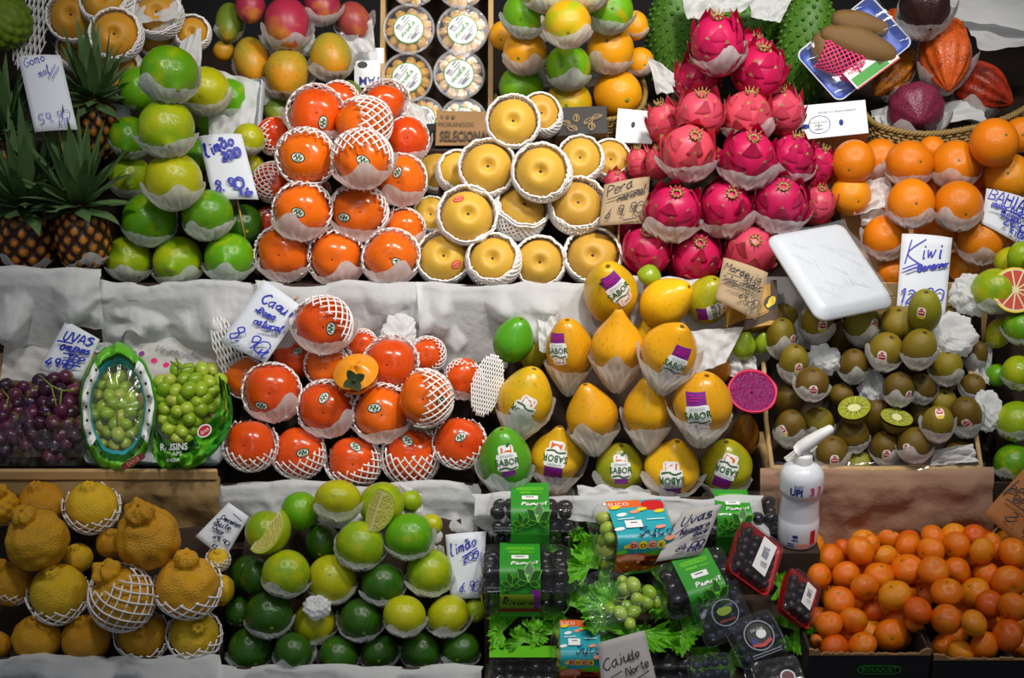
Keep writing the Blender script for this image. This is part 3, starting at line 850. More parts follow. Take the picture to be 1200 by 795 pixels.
fruits('NA', 'nashi', '''88 20 27 - 0 b f; 126 2 27 - -.5 b f; 137 42 27 - -1 b f S; 186 18 25 - 0 b f W; 92 60 22 - 1 b f; 139 88 28 - 0 b f; 184 44 21 - 1 b f; 226 40 19 - .6 b f''')
fruits('LU', 'lime', '''199 86 33 31 0 g w a@.35,-.6,.7 v0; 163 104 25 - 1 g; 242 106 27 - .8 y w v2; 268 116 24 - 1.3 g w; 195 150 33 30 0 l w a@.25,-.65,.7 v0; 153 162 23 26 .9 g w a@0,-.6,.7 v0; 252 146 20 - 1.3 g; 291 163 18 - 1.4 y w
203 211 33 30 0 y w v3; 153 208 24 - 1 l w; 232 182 20 - 1.2 g; 294 196 16 - 1.6 y; 175 257 30 29 0 g w v3; 243 251 29 28 0 g w v3 a@0,-.6,.8; 284 263 23 - 1 d; 151 302 27 24 0 l w a@.05,-.35,.9 v1; 208 306 29 26 0 l w a@-.1,-.35,.9 v0; 268 301 29 26 0 g w a@0,-.3,.9 v1''')
fruits('MG', 'mango', '''337 27 26 31 -.3 r w; 377 6 21 22 .3 r w a@.5,-.7,.5; 414 24 20 23 .8 m w a@.4,-.8,.5; 388 66 25 27 0 o w a@.3,-.8,.5; 337 86 26 29 0 o w a@-.1,-.8,.5; 295 70 21 28 .3 o w a@.2,-.8,.5; 268 26 16 24 .7 g w; 293 8 18 20 .5 r a@.2,-.7,.5
314 76 14 22 1.2 g; 326 130 16 18 1 g; 408 112 17 18 1 g; 262 60 13 12 1.3 o''')
fruits('PU', 'persimmon', '''370 134 31 28 .2 r w n70 s@.35,.4,80; 397 120 23 - 1.2 r n60; 426 146 31 28 .1 o n50@-.8,.05,.6; 449 122 26 20 1.2 r n70; 477 163 23 25 .9 r w n70
359 184 32 30 0 o n60@0,-.25,.97 s@-.2,.1,-15; 424 184 32 31 -.1 o n70@0,-.8,.6 w s@.1,.2,-25; 470 210 27 27 .7 o w n80 s@-.1,-.2,60; 354 246 31 28 0 o w n70 s@-.05,.15,-20; 421 247 31 28 0 o w n60@-.1,-.3,.95 s@-.5,.3,10; 474 268 22 - .8 o w n70
332 296 30 28 0 o w n70; 394 301 30 27 0 o w n70@0,-.3,.95; 458 301 30 28 0 o w n70 s@.3,.28,-50; 320 214 22 26 1 d n40@.6,-.2,.7; 315 262 17 24 1.2 d n40; 322 160 20 24 1.2 d n60@.7,.2,.7; 372 222 14 - 1.5 d n60''')
fruits('NU', 'nashi', '''601 144 27 - 0 y f; 634 136 22 26 1 y f; 571 198 29 28 0 y f; 635 203 30 29 -.1 y f; 680 188 24 26 .7 y f; 716 190 22 26 1.1 y f; 536 202 22 26 .8 y f; 514 204 22 26 1.3 y f
547 254 30 28 0 y f s@-.3,-.62,-5; 610 249 29 27 0 y f a@.25,.45,.85; 676 243 30 28 0 y f a@.05,.2,1; 506 254 19 24 1 y f; 706 224 16 - 1.4 y
521 304 28 27 0 y f s@.5,.25,20; 579 307 28 - 0 y f; 632 308 27 - 0 y f; 695 302 30 28 0 y f; 712 262 17 - 1.3 y f''')
fruits('GO', 'greenorange', '''616 17 26 - 0 g w; 665 27 27 25 -.2 l w a@0,-.6,.8; 715 12 26 - 0 g w a@.05,-.1,1 k; 744 30 15 17 1.3 o w; 615 61 25 - 0 o w; 666 78 26 25 -.1 g w; 715 58 27 - 0 o w; 750 72 16 - 1.4 o w; 611 103 26 24 0 g; 667 121 27 25 0 l; 724 110 28 27 0 o a@.35,-.4,.85 k; 591 42 17 - 1.5 o; 640 -12 25 - 0 l w; 690 -14 25 - 0 l w''')
fruits('DR', 'dragon', '''841 53 30 36 -.8 p w; 889 86 30 28 .1 p a@.1,.8,.6; 817 97 26 24 .6 p; 880 60 20 - 1.4 p; 781 146 21 26 .9 s a@-.3,.8,.5; 821 136 28 26 0 s a@0,.75,.7; 876 137 28 27 0 s a@.05,.8,.6 w; 916 132 25 27 .4 s a@-.1,.8,.6
807 178 30 29 -.4 s w a@.15,.45,.88; 877 186 31 29 -.4 p w a@.1,.6,.8; 928 187 25 27 .3 p w a@.1,.8,.6; 957 196 18 24 1 p a@.3,.8,.5; 751 194 15 22 1.1 s a@-.2,.9,.4; 772 192 15 24 .9 s
788 248 31 28 -.2 p w a@.1,.55,.83; 851 243 31 28 -.2 p w a@.1,.35,.93; 914 239 31 27 -.2 p w a@0,.5,.85; 957 241 20 23 .7 s a@.2,.7,.6; 757 294 29 26 0 p a@0,.6,.8; 815 303 29 27 0 p a@.1,.5,.85; 880 295 30 27 0 s a@0,.3,.95; 738 264 16 18 1.2 p; 722 215 12 18 1.6 s''')
fruits('OR', 'orange', '''1000 190 24 26 .3 o; 1031 187 23 24 .4 o w; 1066 191 27 25 0 o w; 1120 192 28 27 0 o w; 1092 176 16 - 1.3 o; 1165 167 28 - 0 o; 1196 158 18 22 .9 o; 1182 208 29 27 .3 y; 1146 205 16 - 1.3 d; 997 229 23 24 .4 y; 1026 236 21 - .6 o w; 1068 238 27 28 -.2 o w a@0,-.1,1
1123 241 28 - -.2 o w a@.1,-.45,.9; 1151 234 16 - 1.3 d; 1038 278 26 25 0 o w a@.05,-.7,.7; 1097 275 26 24 .6 o; 1150 281 28 - -.1 o w a@.05,-.7,.7; 1047 320 18 16 .7 o; 1128 312 19 18 .7 y; 1182 292 18 16 .9 d; 974 204 10 18 1.6 o; 1092 222 14 - 1.8 d''')
fruits('SO', 'soursop', '''789 38 31 64 .6 g a@.12,.95,.25; 878 33 40 46 1.1 g a@.3,.9,.3; 944 56 32 66 1.0 g a@.08,.97,.2''')
fruits('CA', 'cacao', '''1084 8 29 30 -1 k w v2; 1109 62 28 45 -.3 o w v0 a@-.05,-.9,.42; 1048 84 19 36 .4 y w v1 a@-.62,-.7,.35; 1073 128 32 30 0 p w v2 a@0,-.55,.83; 1149 102 26 37 .2 r w v1 a@.75,-.5,.4; 1050 30 14 22 1.4 o''')
fruits('PI', 'pine', '''97 278 31 36 0 o w; 32 280 33 38 0 o w; 8 192 27 34 .5 o w; 113 152 26 34 1 o''')
fruits('NA', 'atemoya', '''6 26 31 34 .3 g''')
fruits('PL', 'persimmon', '''379 379 31 29 -.3 r n70@-.45,-.5,.75 w s@.35,.2,85; 344 421 23 24 .9 r s@.3,-.4,30; 383 428 24 24 .6 o n60 s@-.15,-.55,60; 458 426 29 27 .1 r n70@0,.3,.95; 287 443 22 - .9 o n70; 319 459 31 30 0 r n70 w s@-.3,.5,-5
382 478 30 27 -.1 r n70 w s@0,-.4,60; 447 484 31 29 -.1 o n70 w s@-.2,-.2,5; 499 467 30 31 -.1 o n70@-.9,.1,.4 s@.6,.05,90; 543 444 21 24 .8 r n60 w; 501 416 20 - 1.2 r n50; 424 404 17 - 1.5 r n50
293 522 30 26 0 r n70@.1,.75,.65; 350 531 29 29 0 r n70@-.15,.8,.58 s@.25,-.05,15; 415 541 30 27 0 r n70@-.4,.75,.55 s@.1,-.6,-40; 482 535 32 30 0 r n60@0,.85,.5 s@-.1,-.6,-50; 539 520 28 29 0 r n70@-.1,.6,.75 s@.05,-.3,30''')
fruits('PA', 'papaya', '''715 342 31 38 .55 y a@-.1,.6,.8 v3 s@.3,.02,38 m; 781 354 27 34 .6 l a@.65,.45,.6 v3; 829 351 25 29 .9 h a@.2,.7,.6 v3 s@.25,.6,105; 667 409 27 37 0 o w v3 s@-.5,.1,8; 724 402 31 40 -.1 o w v1 a@0,.85,.5; 786 409 32 36 -.2 o w v2 a@.25,.62,.75 s@.1,.6,-28
602 398 23 28 .7 g a@.3,.8,.5 v3; 627 408 16 30 1 h v3 a@.2,.9,.4; 616 466 31 38 -.1 y w v3 a@.25,.85,.45 s@-.15,.5,148; 693 484 30 36 0 o w v2 a@-.2,.85,.45; 758 479 27 37 0 o w v2 a@-.05,.85,.5; 824 471 34 37 -.1 o w v3 a@.05,.8,.58 s@-.25,.45,12
837 432 20 22 1.1 b; 592 537 30 38 0 g w v3 a@-.1,.85,.5 s@.1,.1,8 q; 653 532 31 35 .1 y w v1 s@-.1,.1,170; 726 547 28 30 .1 h w v3 s@.0,.1,2 q; 788 546 32 34 0 l w v2 s@-.1,.45,182 p; 851 546 30 33 .1 h w v3 s@-.1,.1,160; 582 464 14 22 1.2 h; 757 391 13 20 1.4 y; 872 512 17 30 .9 b v3''')
fruits('KI', 'kiwi', '''1084 365 18 24 -.6 g s@-.45,.15,0; 1053 378 20 18 0 k; 1011 380 19 22 .2 g w s@.5,.1,0; 958 379 18 20 .3 k w s@.15,.2,0; 919 372 15 16 .9 k; 915 395 17 21 .1 k w s@.65,.25,0; 930 425 16 20 0 k w s@.2,.4,0; 1038 411 19 20 -.1 k w s@-.4,.4,0; 1077 408 19 21 -.1 k w
1000 428 16 18 .1 b w; 1109 430 18 19 -.1 k w; 952 449 18 18 -.2 b w s@-.1,.5,0; 1053 455 17 18 .1 b w s@.5,.5,0; 1079 455 16 - .8 b w; 925 470 16 18 .8 b; 926 501 17 20 -.2 b w s@-.6,.2,30; 959 496 17 18 .2 k w s@.1,.6,0; 986 463 13 - 1.2 b; 1026 489 15 20 .7 b; 999 510 18 18 .2 b w
1078 487 14 18 1 b; 1099 496 17 19 -.1 k w s@-.1,-.7,0; 1131 487 18 21 0 b w s@-.1,.5,40; 1105 470 15 14 .9 k; 1140 453 14 - 1 b w; 1144 417 12 16 1.1 b w; 975 530 18 18 -.2 b w s@0,.5,0; 1038 524 17 18 0 b w s@-.15,.5,0; 1072 521 18 19 0 b w s@-.6,.3,30; 1125 532 16 14 .5 b; 1007 542 14 12 .7 g; 985 395 12 18 1.3 b; 1115 371 12 - 1.1 b; 940 545 14 10 .8 k''')
fruits('GF', 'lime', '''1165 341 25 26 0 l v3 W; 1196 384 19 20 -.2 g w v3; 1170 391 14 22 .9 y w; 1194 437 19 20 0 l w v3; 1168 440 12 14 1 g; 1191 494 22 24 0 l w v3; 1187 543 21 22 0 g w v3; 1183 307 18 16 1 y; 1196 300 14 18 .6 l''')
fruits('DE', 'decopon', '''43 633 36 34 -.2 o a@-.25,.8,.55 v2; 0 594 20 22 .7 o v0; 49 592 28 26 1 d v1; 108 594 30 27 .7 y a@0,.85,.5 v1 n80@0,.8,.6; 173 630 36 34 -.4 d a@-.1,.8,.6 v0; 220 687 36 36 -.3 o a@.05,.85,.5 v2 n80@0,.8,.6; 69 695 33 32 -.1 y a@-.1,.8,.6 v1 n90@0,.85,.5
143 701 36 33 0 d a@-.4,.85,.4 v0 n40@-.3,.85,.42; 13 685 22 32 .1 d a@-.3,.8,.5 v2 n90@.3,.85,.4; 92 654 17 - 1.2 y v1; 130 637 16 20 1.1 d v1; 258 692 16 27 1 y v1; 256 656 13 12 1.5 y v1 n60; 43 749 29 25 .1 d v1; 101 749 29 26 .1 d v1; 167 745 29 26 0 d v1 a@.05,.35,.9 n80@0,.7,.7; 228 745 29 26 0 y v1 a@.3,.4,.85 n70@0,.7,.7; -2 757 14 22 .3 d v1''')
fruits('LL', 'lime', '''396 585 27 21 -.3 y w v2 a@-.1,.2,1; 352 599 21 24 .5 g v2; 447 591 26 25 0 l v2; 312 623 24 25 .3 l v2; 479 628 27 25 -.2 g w v2; 422 639 28 27 -.3 l w v2 a@0,.3,.9; 378 636 20 24 .8 d v2; 335 672 27 28 -.1 l w v2; 389 679 28 28 -.1 y w v2 a@0,.3,.9; 448 684 25 24 .2 d w v2
503 670 28 22 0 l w v2; 288 672 19 23 .9 d v2; 300 676 19 21 .6 d v2; 315 720 27 27 0 d w v2; 282 718 16 22 1 d w v2; 368 729 25 22 .2 y w v2; 423 726 25 23 .2 d w v2; 474 721 24 21 .1 y w v2; 525 721 25 20 .1 y w v2 a@-.1,-.4,.9
293 761 26 24 .1 d w v2; 344 764 23 20 .1 d w v2; 396 768 23 21 .1 d w v2; 445 764 22 19 .2 d w v2 a@0,-.3,.9; 493 763 23 19 .2 d w v2; 540 761 22 19 .2 d w v2; 556 716 13 15 1 l; 505 615 13 12 1.1 y; 481 588 12 14 1.2 l''')
MAL = '''292 345 44;240 400 40;355 390 48;395 355 30;457 362 47;495 340 30;540 385 40;318 452 43;408 447 46;460 440 35;522 450 47;472 487 46;350 515 30;385 535 50;440 530 30;503 560 40;350 612 43;433 600 45;497 640 30;560 652 52;585 605 40;370 697 48;465 685 46;310 672 26;574 515 52;625 510 25;614 427 52;653 567 47;620 350 42;705 315 40;775 310 40;695 365 45;783 350 48;845 312 40;705 432 49;785 430 45;870 365 43;905 330 28;885 445 42;922 365 30;975 372 50;960 470 55;845 505 48;750 505 50;675 510 40;895 545 45;975 555 48;750 597 50;843 610 45;905 610 30;990 605 42;955 650 52;878 685 48;735 690 38;795 712 45;1005 690 40;780 660 40;1010 440 40;350 760 26;740 770 35;545 545 36;640 610 30;820 560 30;560 480 34'''
for i, e in enumerate(MAL.split(';')):
    a, b, c = [float(x) for x in e.split()]
    front = c > 42
    fruits('MA', 'mandarin', '%f %f %f %f %f %s' % (850 + a / 2.891, 520 + b / 2.891, c / 2.7, c / 2.8, (0 if front else .8) if b < 750 else .6, 'o' if i % 3 else ('d' if i % 2 else 'y')))

_rg = random.Random(3)
for row, vv in enumerate((634, 655, 677, 700, 722, 744)):      # the mandarins underneath, seen through the gaps
    for k in range(9):
        uu = 958 + row % 2 * 14 + k * 28 + _rg.uniform(-6, 6)
        if 1078 < uu < 1104 or (uu < 1000 and vv < 650) or (vv > 730 and uu > 1080): continue
        fruits('MA', 'mandarin', '%f %f 16.5 15.5 %f %s' % (uu, vv + _rg.uniform(-5, 5), 1.7, 'ody'[k % 3]))
# ---- each fruit keeps its size in view; piles are packed in depth until neighbours only touch
ALL = FRUITS
N = len(ALL)
for f in ALL:
    d0 = pdepth(f['pile'], f['u'], f['v']); f['rad'] = (f['rx'] * .5 + f['ry'] * .5)
    f['d'] = d0 + f['L'] * 1.15 * f['rad'] * d0 / FPX
_ra = np.array([[*ray(f['u'], f['v'])] for f in ALL]); _rp = np.array([f['rad'] for f in ALL]) * .99
_d = np.array([f['d'] for f in ALL]); _d0 = _d.copy(); _v = np.array([f['v'] for f in ALL]); _L = np.array([f['L'] for f in ALL]); _pl = [f['pile'] for f in ALL]
_uu = np.array([f['u'] for f in ALL])
_pairs = []
for i in range(N):
    for j in range(i + 1, N):
        if math.hypot(_uu[i] - _uu[j], _v[i] - _v[j]) < (_rp[i] + _rp[j]) * 1.02:
            if _pl[i] == _pl[j] and (_pl[i] != 'MA' or _L[i] != _L[j]): front = (_L[i], _v[i]) < (_L[j], _v[j])
            else: front = _d[i] < _d[j]
            _pairs.append((i, j) if front else (j, i))
for it in range(260):
    for a, b in _pairs:
        Pa, Pb = _ra[a] * _d[a], _ra[b] * _d[b]; D = (_rp[a] * _d[a] + _rp[b] * _d[b]) / FPX
        q = float(np.dot(Pb - Pa, Pb - Pa)); 
        lat2 = max(0.0, q - (_d[b] - _d[a]) ** 2)
        need = math.sqrt(max(0.0, D * D - lat2)); gap = _d[b] - _d[a]
        if gap < need and (q < D * D or gap < 0):
            m = (need - gap) * .5
            wa = .85 if abs(_L[a] - _L[b]) < .25 else .15
            _d[a] -= 2 * m * wa * .5; _d[b] += 2 * m * (1 - wa) * .5
    _d += (_d0 - _d) * .015
for f, d in zip(ALL, _d):
    f['d'] = float(d)
    if f['pile'] == 'MA':      # inside the crate
        while at(f['u'], f['v'], f['d']).y - f['rad'] * f['d'] / FPX < -.327: f['d'] += .004

# ---- row words for the labels
ORD = ['first', 'second', 'third', 'fourth', 'fifth', 'sixth', 'seventh', 'eighth', 'ninth', 'tenth', 'eleventh', 'twelfth', 'thirteenth', 'fourteenth', 'fifteenth', 'sixteenth', 'seventeenth', 'eighteenth', 'nineteenth', 'twentieth', 'twenty-first', 'twenty-second', 'twenty-third', 'twenty-fourth', 'twenty-fifth']
def rows_of(fs, step):
    rows = []
    for f in sorted(fs, key=lambda f: -f['v']):
        for r in rows:
            if abs(np.mean([x['v'] for x in r]) - f['v']) < step: r.append(f); break
        else: rows.append([f])
    rows.sort(key=lambda r: -np.mean([x['v'] for x in r]))
    for i, r in enumerate(rows):
        r.sort(key=lambda f: f['u'])
        for j, f in enumerate(r):
            n = len(r)
            rn = 'bottom row' if i == 0 else ('top row' if i == len(rows) - 1 else '%s row up' % ORD[i])
            f['place'] = ('alone in ' if n == 1 else '%s from left, ' % ORD[j]) + (rn.replace('row', 'hidden row') if f['L'] == 1.7 else rn) + ', '
keys = []
for f in ALL:
    k = (f['pile'], f['kind'])
    if k not in keys: keys.append(k)
for k in keys:
  for low in (False, True):
    fs = [f for f in ALL if (f['pile'], f['kind']) == k and (f['L'] == 1.7) == low]
    if fs: rows_of(fs, .62 * float(np.median([f['ry'] for f in fs])) + 6)

STK = {}
STK['persimmon'] = ([sh_ell(0, 0, .26, .18, 0), sh_ell(0, 0, .215, .14, 1), sh_line(spline([(-.15, -.05), (-.1, .07), (-.02, -.06), (.03, .07), (.1, -.06), (.15, .06)]), .05, 2), sh_line([(-.1, .1), (.1, .1)], .025, 2), sh_line([(-.1, -.1), (.1, -.1)], .025, 2)], [M['leafg'], M['white'], M['dgreen']])
STK['nashi'] = ([sh_ell(0, 0, .22, .17, 0), sh_ell(0, 0, .18, .13, 1), sh_ell(0, 0, .15, .06, 0), sh_ell(0, .0, .11, .025, 1, 10)], [M['red'], M['salmon']])
STK['kiwi'] = ([sh_rect(0, 0, .52, .78, 0, rnd=.22), sh_rect(0, .04, .42, .3, 1, rnd=.1), sh_rect(0, -.27, .44, .2, 2, rnd=.06), sh_rect(0, .06, .34, .06, 0), sh_ell(0, .28, .1, .05, 1, 10)], [M['white'], M['red'], M['yellow']])
def papaya_sticker(kind):
    P = []
    if kind != 'q': P.append(sh_rect(0, .52, .66, .42, 2, nx=5, ny=4))
    P += [sh_rect(0, 0, .78, .66, 0, nx=6, ny=5, rnd=.08), sh_rect(0, -.42 if kind != 'q' else .45, .56, .38, 0, nx=5, ny=4, rnd=.12)]
    y = -.43 if kind != 'q' else .47
    P += [sh_poly([(-.2, y - .12), (.0, y - .08), (.2, y - .13), (.22, y + .12), (.05, y + .15), (-.17, y + .1)], 3)]
    P += [sh_line(spline([(-.34, -.24), (-.1, -.19), (.1, -.27), (.34, -.22)]), .05, 1), sh_text('SABOR', 0, .02, .24, 1, maxw=.2, bold=.02), sh_text('ESTAÇÃO', 0, .24, .09, 4, maxw=.08)]
    if kind == 'q': P.append(sh_rect(0, -.43, .5, .2, 2, nx=4, ny=2)); P.append(sh_ell(.1, .64, .1, .05, 1, 8, .5))
    else: P += [sh_line([(-.24, .62), (.24, .62)], .02, 5), sh_line([(-.2, .55), (.2, .55)], .02, 5), sh_line([(-.24, .48), (.1, .48)], .02, 5)]
    return P, [M['white'], M['dgreen'], M['purple'], M['orange'], M['grey'], M['pink']]

def opts(f):
    o = {}
    for t in f['opt']:
        a, _, b = t.partition('@')
        o[a] = [float(x) for x in b.split(',')] if b else True
    return o
def jit(a, s): return (a[0] + RNG.uniform(-s, s), a[1] + RNG.uniform(-s, s), a[2])
def build_fruit(f):
    kind = f['kind']; o = opts(f); d = f['d']
    P = at(f['u'], f['v'], d); r = f['rx'] * d / FPX
    ax = o.get('a') or jit(DEFAX[kind][:3], DEFAX[kind][3])
    w = img(*ax)
    ca = -w.dot(FWD); sa = math.sqrt(max(0.0, 1 - ca * ca))
    NAT = dict(papaya=1.24, mango=1.2, kiwi=1.18, cacao=1.5, soursop=1.62, pine=1.25, tuber=2.4)
    long_ = kind in NAT
    var = [int(t[1:]) for t in f['opt'] if t[0] == 'v' and t[1:].isdigit()]
    me = fmesh(kind, var[0] if var else None)
    if long_:
        q = f['ry'] / f['rx']; e = math.sqrt(max(.25, q * q - ca * ca)) / max(sa, .25)
        kz = min(1.5, max(.6, e / NAT[kind])); S = Matrix.Diagonal((r, r, r * kz, 1))
        R = axis_rot(w, RNG.uniform(0, 6.28))
    else:
        R = axis_rot(w, RNG.uniform(0, 6.28)); S = Matrix.Diagonal((r, r, r, 1))
        if abs(f['ry'] - f['rx']) > .5:      # wider than tall: squash the body along its own height
            k = f['ry'] / f['rx']; k = max(.72, min(1.3, k))
            S = Matrix.Diagonal((r, r, r, 1)); sq = Matrix.Identity(3); up = UP
            for i in range(3):
                for j in range(3): sq[i][j] += (k - 1) * up[i] * up[j]
            R4 = (sq @ R).to_4x4(); Mw = Matrix.Translation(P) @ R4 @ S
    if long_ or abs(f['ry'] - f['rx']) <= .5: Mw = Matrix.Translation(P) @ R.to_4x4() @ S
    ob = link(NAMEK[kind], me)
    loc, rot, sca = Mw.decompose(); Mw = Matrix.LocRotScale(loc, rot, sca)
    ob.matrix_world = Mw; R = rot.to_matrix()
    hexc, al, word = KCOL[kind][f['col']]
    c = lin(hexc); vr = RNG.uniform(.9, 1.08)
    ob.color = (min(1, c[0] * vr), min(1, c[1] * vr * RNG.uniform(.95, 1.05)), c[2], al + RNG.uniform(-.05, .05))
    inv = Mw.inverted()
    def child(name, data, axw, roll=0.0, s=1.0, off=None):
        ch = link(name, data, ob)
        W = Matrix.Translation(P) @ axis_rot(axw, roll).to_4x4() @ Matrix.Scale(r * s, 4)
        ch.matrix_basis = inv @ W
        ch.color = ob.color
        return ch
    def own(name, data):
        ch = link(name, data, ob); ch.color = ob.color; return ch
    extra = ''
    nets = [t for t in f['opt'] if t[0] == 'n' and t[1:3].isdigit()]
    if nets:
        rim, _, a = nets[0].partition('@')
        axn = [float(x) for x in a.split(',')] if a else (ax[0], ax[1] + .05, ax[2])
        child('foam_net', coarse_net(int(rim[1:]), 14 if kind == 'decopon' else 20), img(*axn), RNG.uniform(0, 6))
        extra = ' in foam net'
    if 'f' in o:
        child('foam_net', fine_net(54 + RNG.randrange(3) * 6), img(ax[0], ax[1] + .12, ax[2]), RNG.uniform(0, 6))
        extra = ' in foam net'
    if 'w' in o or 'W' in o:
        k = RNG.randrange(6)
        if long_:
            kz = S[2][2] / r
            cone = .3 if kind == 'papaya' else .04
            ch = link('tissue_cup', wrap_mesh(k, NAT[kind], cone, {'papaya': 1.2, 'cacao': 1.35, 'pine': 1.0}.get(kind, 1.42)), ob)
            if kind in ('papaya', 'kiwi'):
                ch.matrix_basis = inv @ (Matrix.Translation(P) @ axis_rot(img(ax[0] * .8 + RNG.uniform(-.06, .06), .93, .34), RNG.uniform(0, 6)).to_4x4() @ Matrix.Diagonal((r * 1.03, r * 1.03, S[2][2] * 1.03, 1)))
            elif kind in ('mango', 'cacao'):    # the stem points down the slope: the paper holds the lower side
                ch.matrix_basis = inv @ (Matrix.Translation(P) @ axis_rot(img(*jit((0, .8, .6), .12)), 0).to_4x4() @ Matrix.Diagonal((r * 1.08, r * 1.08, r * 1.08 * min(1.0, f['ry'] / f['rx'] / 1.25), 1)))
            else: ch.scale = (1.0, 1.0, 1.0)
        else:
            ch = child('tissue_cup', wrap_mesh(k), img(*jit((0, .86, .30), .14)), RNG.uniform(0, 6.28), 1.0 if not nets and kind != 'dragon' else 1.09)
        if not extra: extra = ' in tissue'
    if kind == 'dragon':
        k = int(me.name.rsplit('_', 1)[1]); own('scales', scales_mesh(k)); own('calyx', calyx_mesh())
    elif kind == 'soursop':
        own('spines', spines_mesh(int(me.name.rsplit('_', 1)[1])))
    elif kind == 'pine':
        ch = own('crown', crown_mesh(RNG.randrange(2))); ch.location = (0, 0, 1.12)
        s = 1.75; ch.scale = (s, s, s / max(.6, S[2][2] / r))
    elif kind == 'greenorange' and 'k' in o:
        own('calyx', star_mesh()).location = (0, 0, .93)
    elif kind == 'decopon':
        ch = own('calyx', star_mesh()); ch.location = (0, 0, {0: 1.26, 1: 1.06, 2: 1.18}[int(me.name.rsplit('_', 1)[1])]); ch.scale = (.8, .8, .8)
    if 's' in o:
        dx, dy, an = o['s']
        if kind == 'papaya':
            sh, mt = papaya_sticker('q' if 'q' in o else 'p')
        elif kind == 'nashi': sh, mt = STK['nashi']
        else: sh, mt = STK[kind]
        decal(ob, Mw, r, dx, dy, math.radians(an), sh, mt, eps=.01 if kind != 'papaya' else .012)
        if len(word.split()) and extra.count(' ') < 3: pass
        f['stick'] = True
    lab = word + ' ' + WORD[kind] + extra
    if kind == 'pine': lab = 'pineapple with green crown'
    lab += ', ' + f['place'] + PILE[f['pile']][3].replace('the ', '', 1) if kind not in ('atemoya',) else ' with bumpy skin at the top left corner'
    wds = lab.split()
    tag(ob, lab, CATW[kind], WORD[kind] + 's in ' + PILE[f['pile']][3].replace('the ', '', 1) if kind != 'atemoya' else None)
    f['ob'] = ob; f['r'] = r; f['P'] = P; f['R'] = R
    return ob
for f in ALL: build_fruit(f)
def near_depth(u0, v0, u1, v1):
    ds = [f['d'] - f['rad'] * 1.1 * f['d'] / FPX for f in ALL if u0 - f['rx'] * .8 < f['u'] < u1 + f['rx'] * .8 and v0 - f['ry'] * .8 < f['v'] < v1 + f['ry'] * .8]
    return min(ds) if ds else None
# ------------------------------------------------------------------ crates under the piles and the paper hanging from them
CR = {}
def mk(pile, label, *a, cat='crate', **k):
    r = crate(*a, **k); tag(r[0], label, cat); CR[pile] = r; return r
mk('PI', 'crate under white tissue carrying the pineapples', 'fruit_crate', '', -60, 116, 317, 'PI', 2, M['darkboard'])
mk('LU', 'crate under white tissue carrying the upper lime pile', 'fruit_crate', '', 118, 302, 333, 'LU', 2, M['darkboard'])
mk('PU', 'crate under white tissue carrying the upper persimmon pile', 'fruit_crate', '', 304, 490, 334, 'PU', 2, M['darkboard'])
mk('NU', 'crate under white tissue carrying the central pear pile', 'fruit_crate', '', 492, 716, 335, 'NU', 2, M['darkboard'])
mk('DR', 'crate under white tissue carrying the dragon fruit pile', 'fruit_crate', '', 718, 968, 330, 'DR', 2, M['darkboard'])
mk('OR', 'crate carrying the orange pile', 'fruit_crate', '', 970, 1260, 332, 'OR', 2, M['paleboard'])
mk('GR', 'low cardboard tray holding the bagged grapes', 'grape_tray', '', -60, 258, 552, 'GR', 1, M['darkboard'])
mk('PL', 'crate under white tissue carrying the lower persimmon pile', 'fruit_crate', '', 260, 556, 568, 'PL', 1, M['darkboard'])
mk('PA', 'crate under white tissue carrying the papaya pile', 'fruit_crate', '', 558, 888, 584, 'PA', 1, M['darkboard'])
mk('KI', 'cardboard crate carrying the kiwi tray', 'fruit_crate', '', 900, 1152, 551, 'KI', 1, M['paleboard'])
mk('GF', 'crate at the right edge carrying cut grapefruit and green citrus', 'fruit_crate', '', 1158, 1260, 566, 'GF', 1, M['darkboard'])
mk('DE', 'crate under white tissue carrying the bumpy decopon citrus', 'fruit_crate', '', -60, 254, 772, 'DE', 0, M['darkboard'])
mk('LL', 'crate under white tissue carrying the lower lime pile', 'fruit_crate', '', 258, 562, 784, 'LL', 0, M['darkboard'])
mk('CL', 'crate carrying the grape and berry punnets', 'fruit_crate', '', 564, 930, 830, 'CL', 0, M['darkboard'])

def dr(pile, label, du0, du1, drop, back, seed, mat='tissue', **k):
    _, x0, x1, Y, _, zb, zt = CR[pile]
    w = x1 - x0; x0 -= .006; x1 += .006; w = x1 - x0
    return drape(label, x0 + w * du0, x0 + w * du1, Y, zt, drop + .012, .004, M[mat], seed, **k)
dr('PI', 'white tissue sheet hanging from the crate under the pineapples', .0, 1.0, .085, .12, 1, sag=.02, ragged=.012)
dr('LU', 'white tissue sheet hanging from the crate under the upper limes', 0, 1.0, .085, .12, 2)
dr('PU', 'white tissue sheet hanging from the crate under the upper persimmons', 0, 1.0, .11, .12, 3)
dr('NU', 'white tissue sheet hanging from the crate under the central pears', .0, 1.0, .12, .12, 4)
dr('DR', 'white tissue sheet hanging from the crate under the dragon fruits', 0, 1, .1, .12, 5)
dr('PL', 'white tissue sheet hanging from the crate under the lower persimmons', 0, 1, .06, .12, 6)
dr('PA', 'white tissue sheet hanging from the crate under the papayas', 0, 1, .022, .14, 7)
dr('KI', 'brown paper sheet hanging from the front of the kiwi crate', -.02, 1.02, .115, .01, 8, 'brownpaper', ragged=.003, amp=.35)
dr('DE', 'white tissue sheet hanging from the crate under the decopons', 0, 1, .09, .14, 9)
dr('LL', 'white tissue sheet hanging from the crate under the lower limes', 0, 1, .09, .14, 10)
_, gx0, gx1, gY, _, _, gz = CR['GR']
drape('brown paper sheet hanging below the grape tray', gx0, gx1, gY - .001, gz - .012, .09, .002, paper('dim_brown_paper', '94794f', .1), 12, ragged=.002, amp=.35)
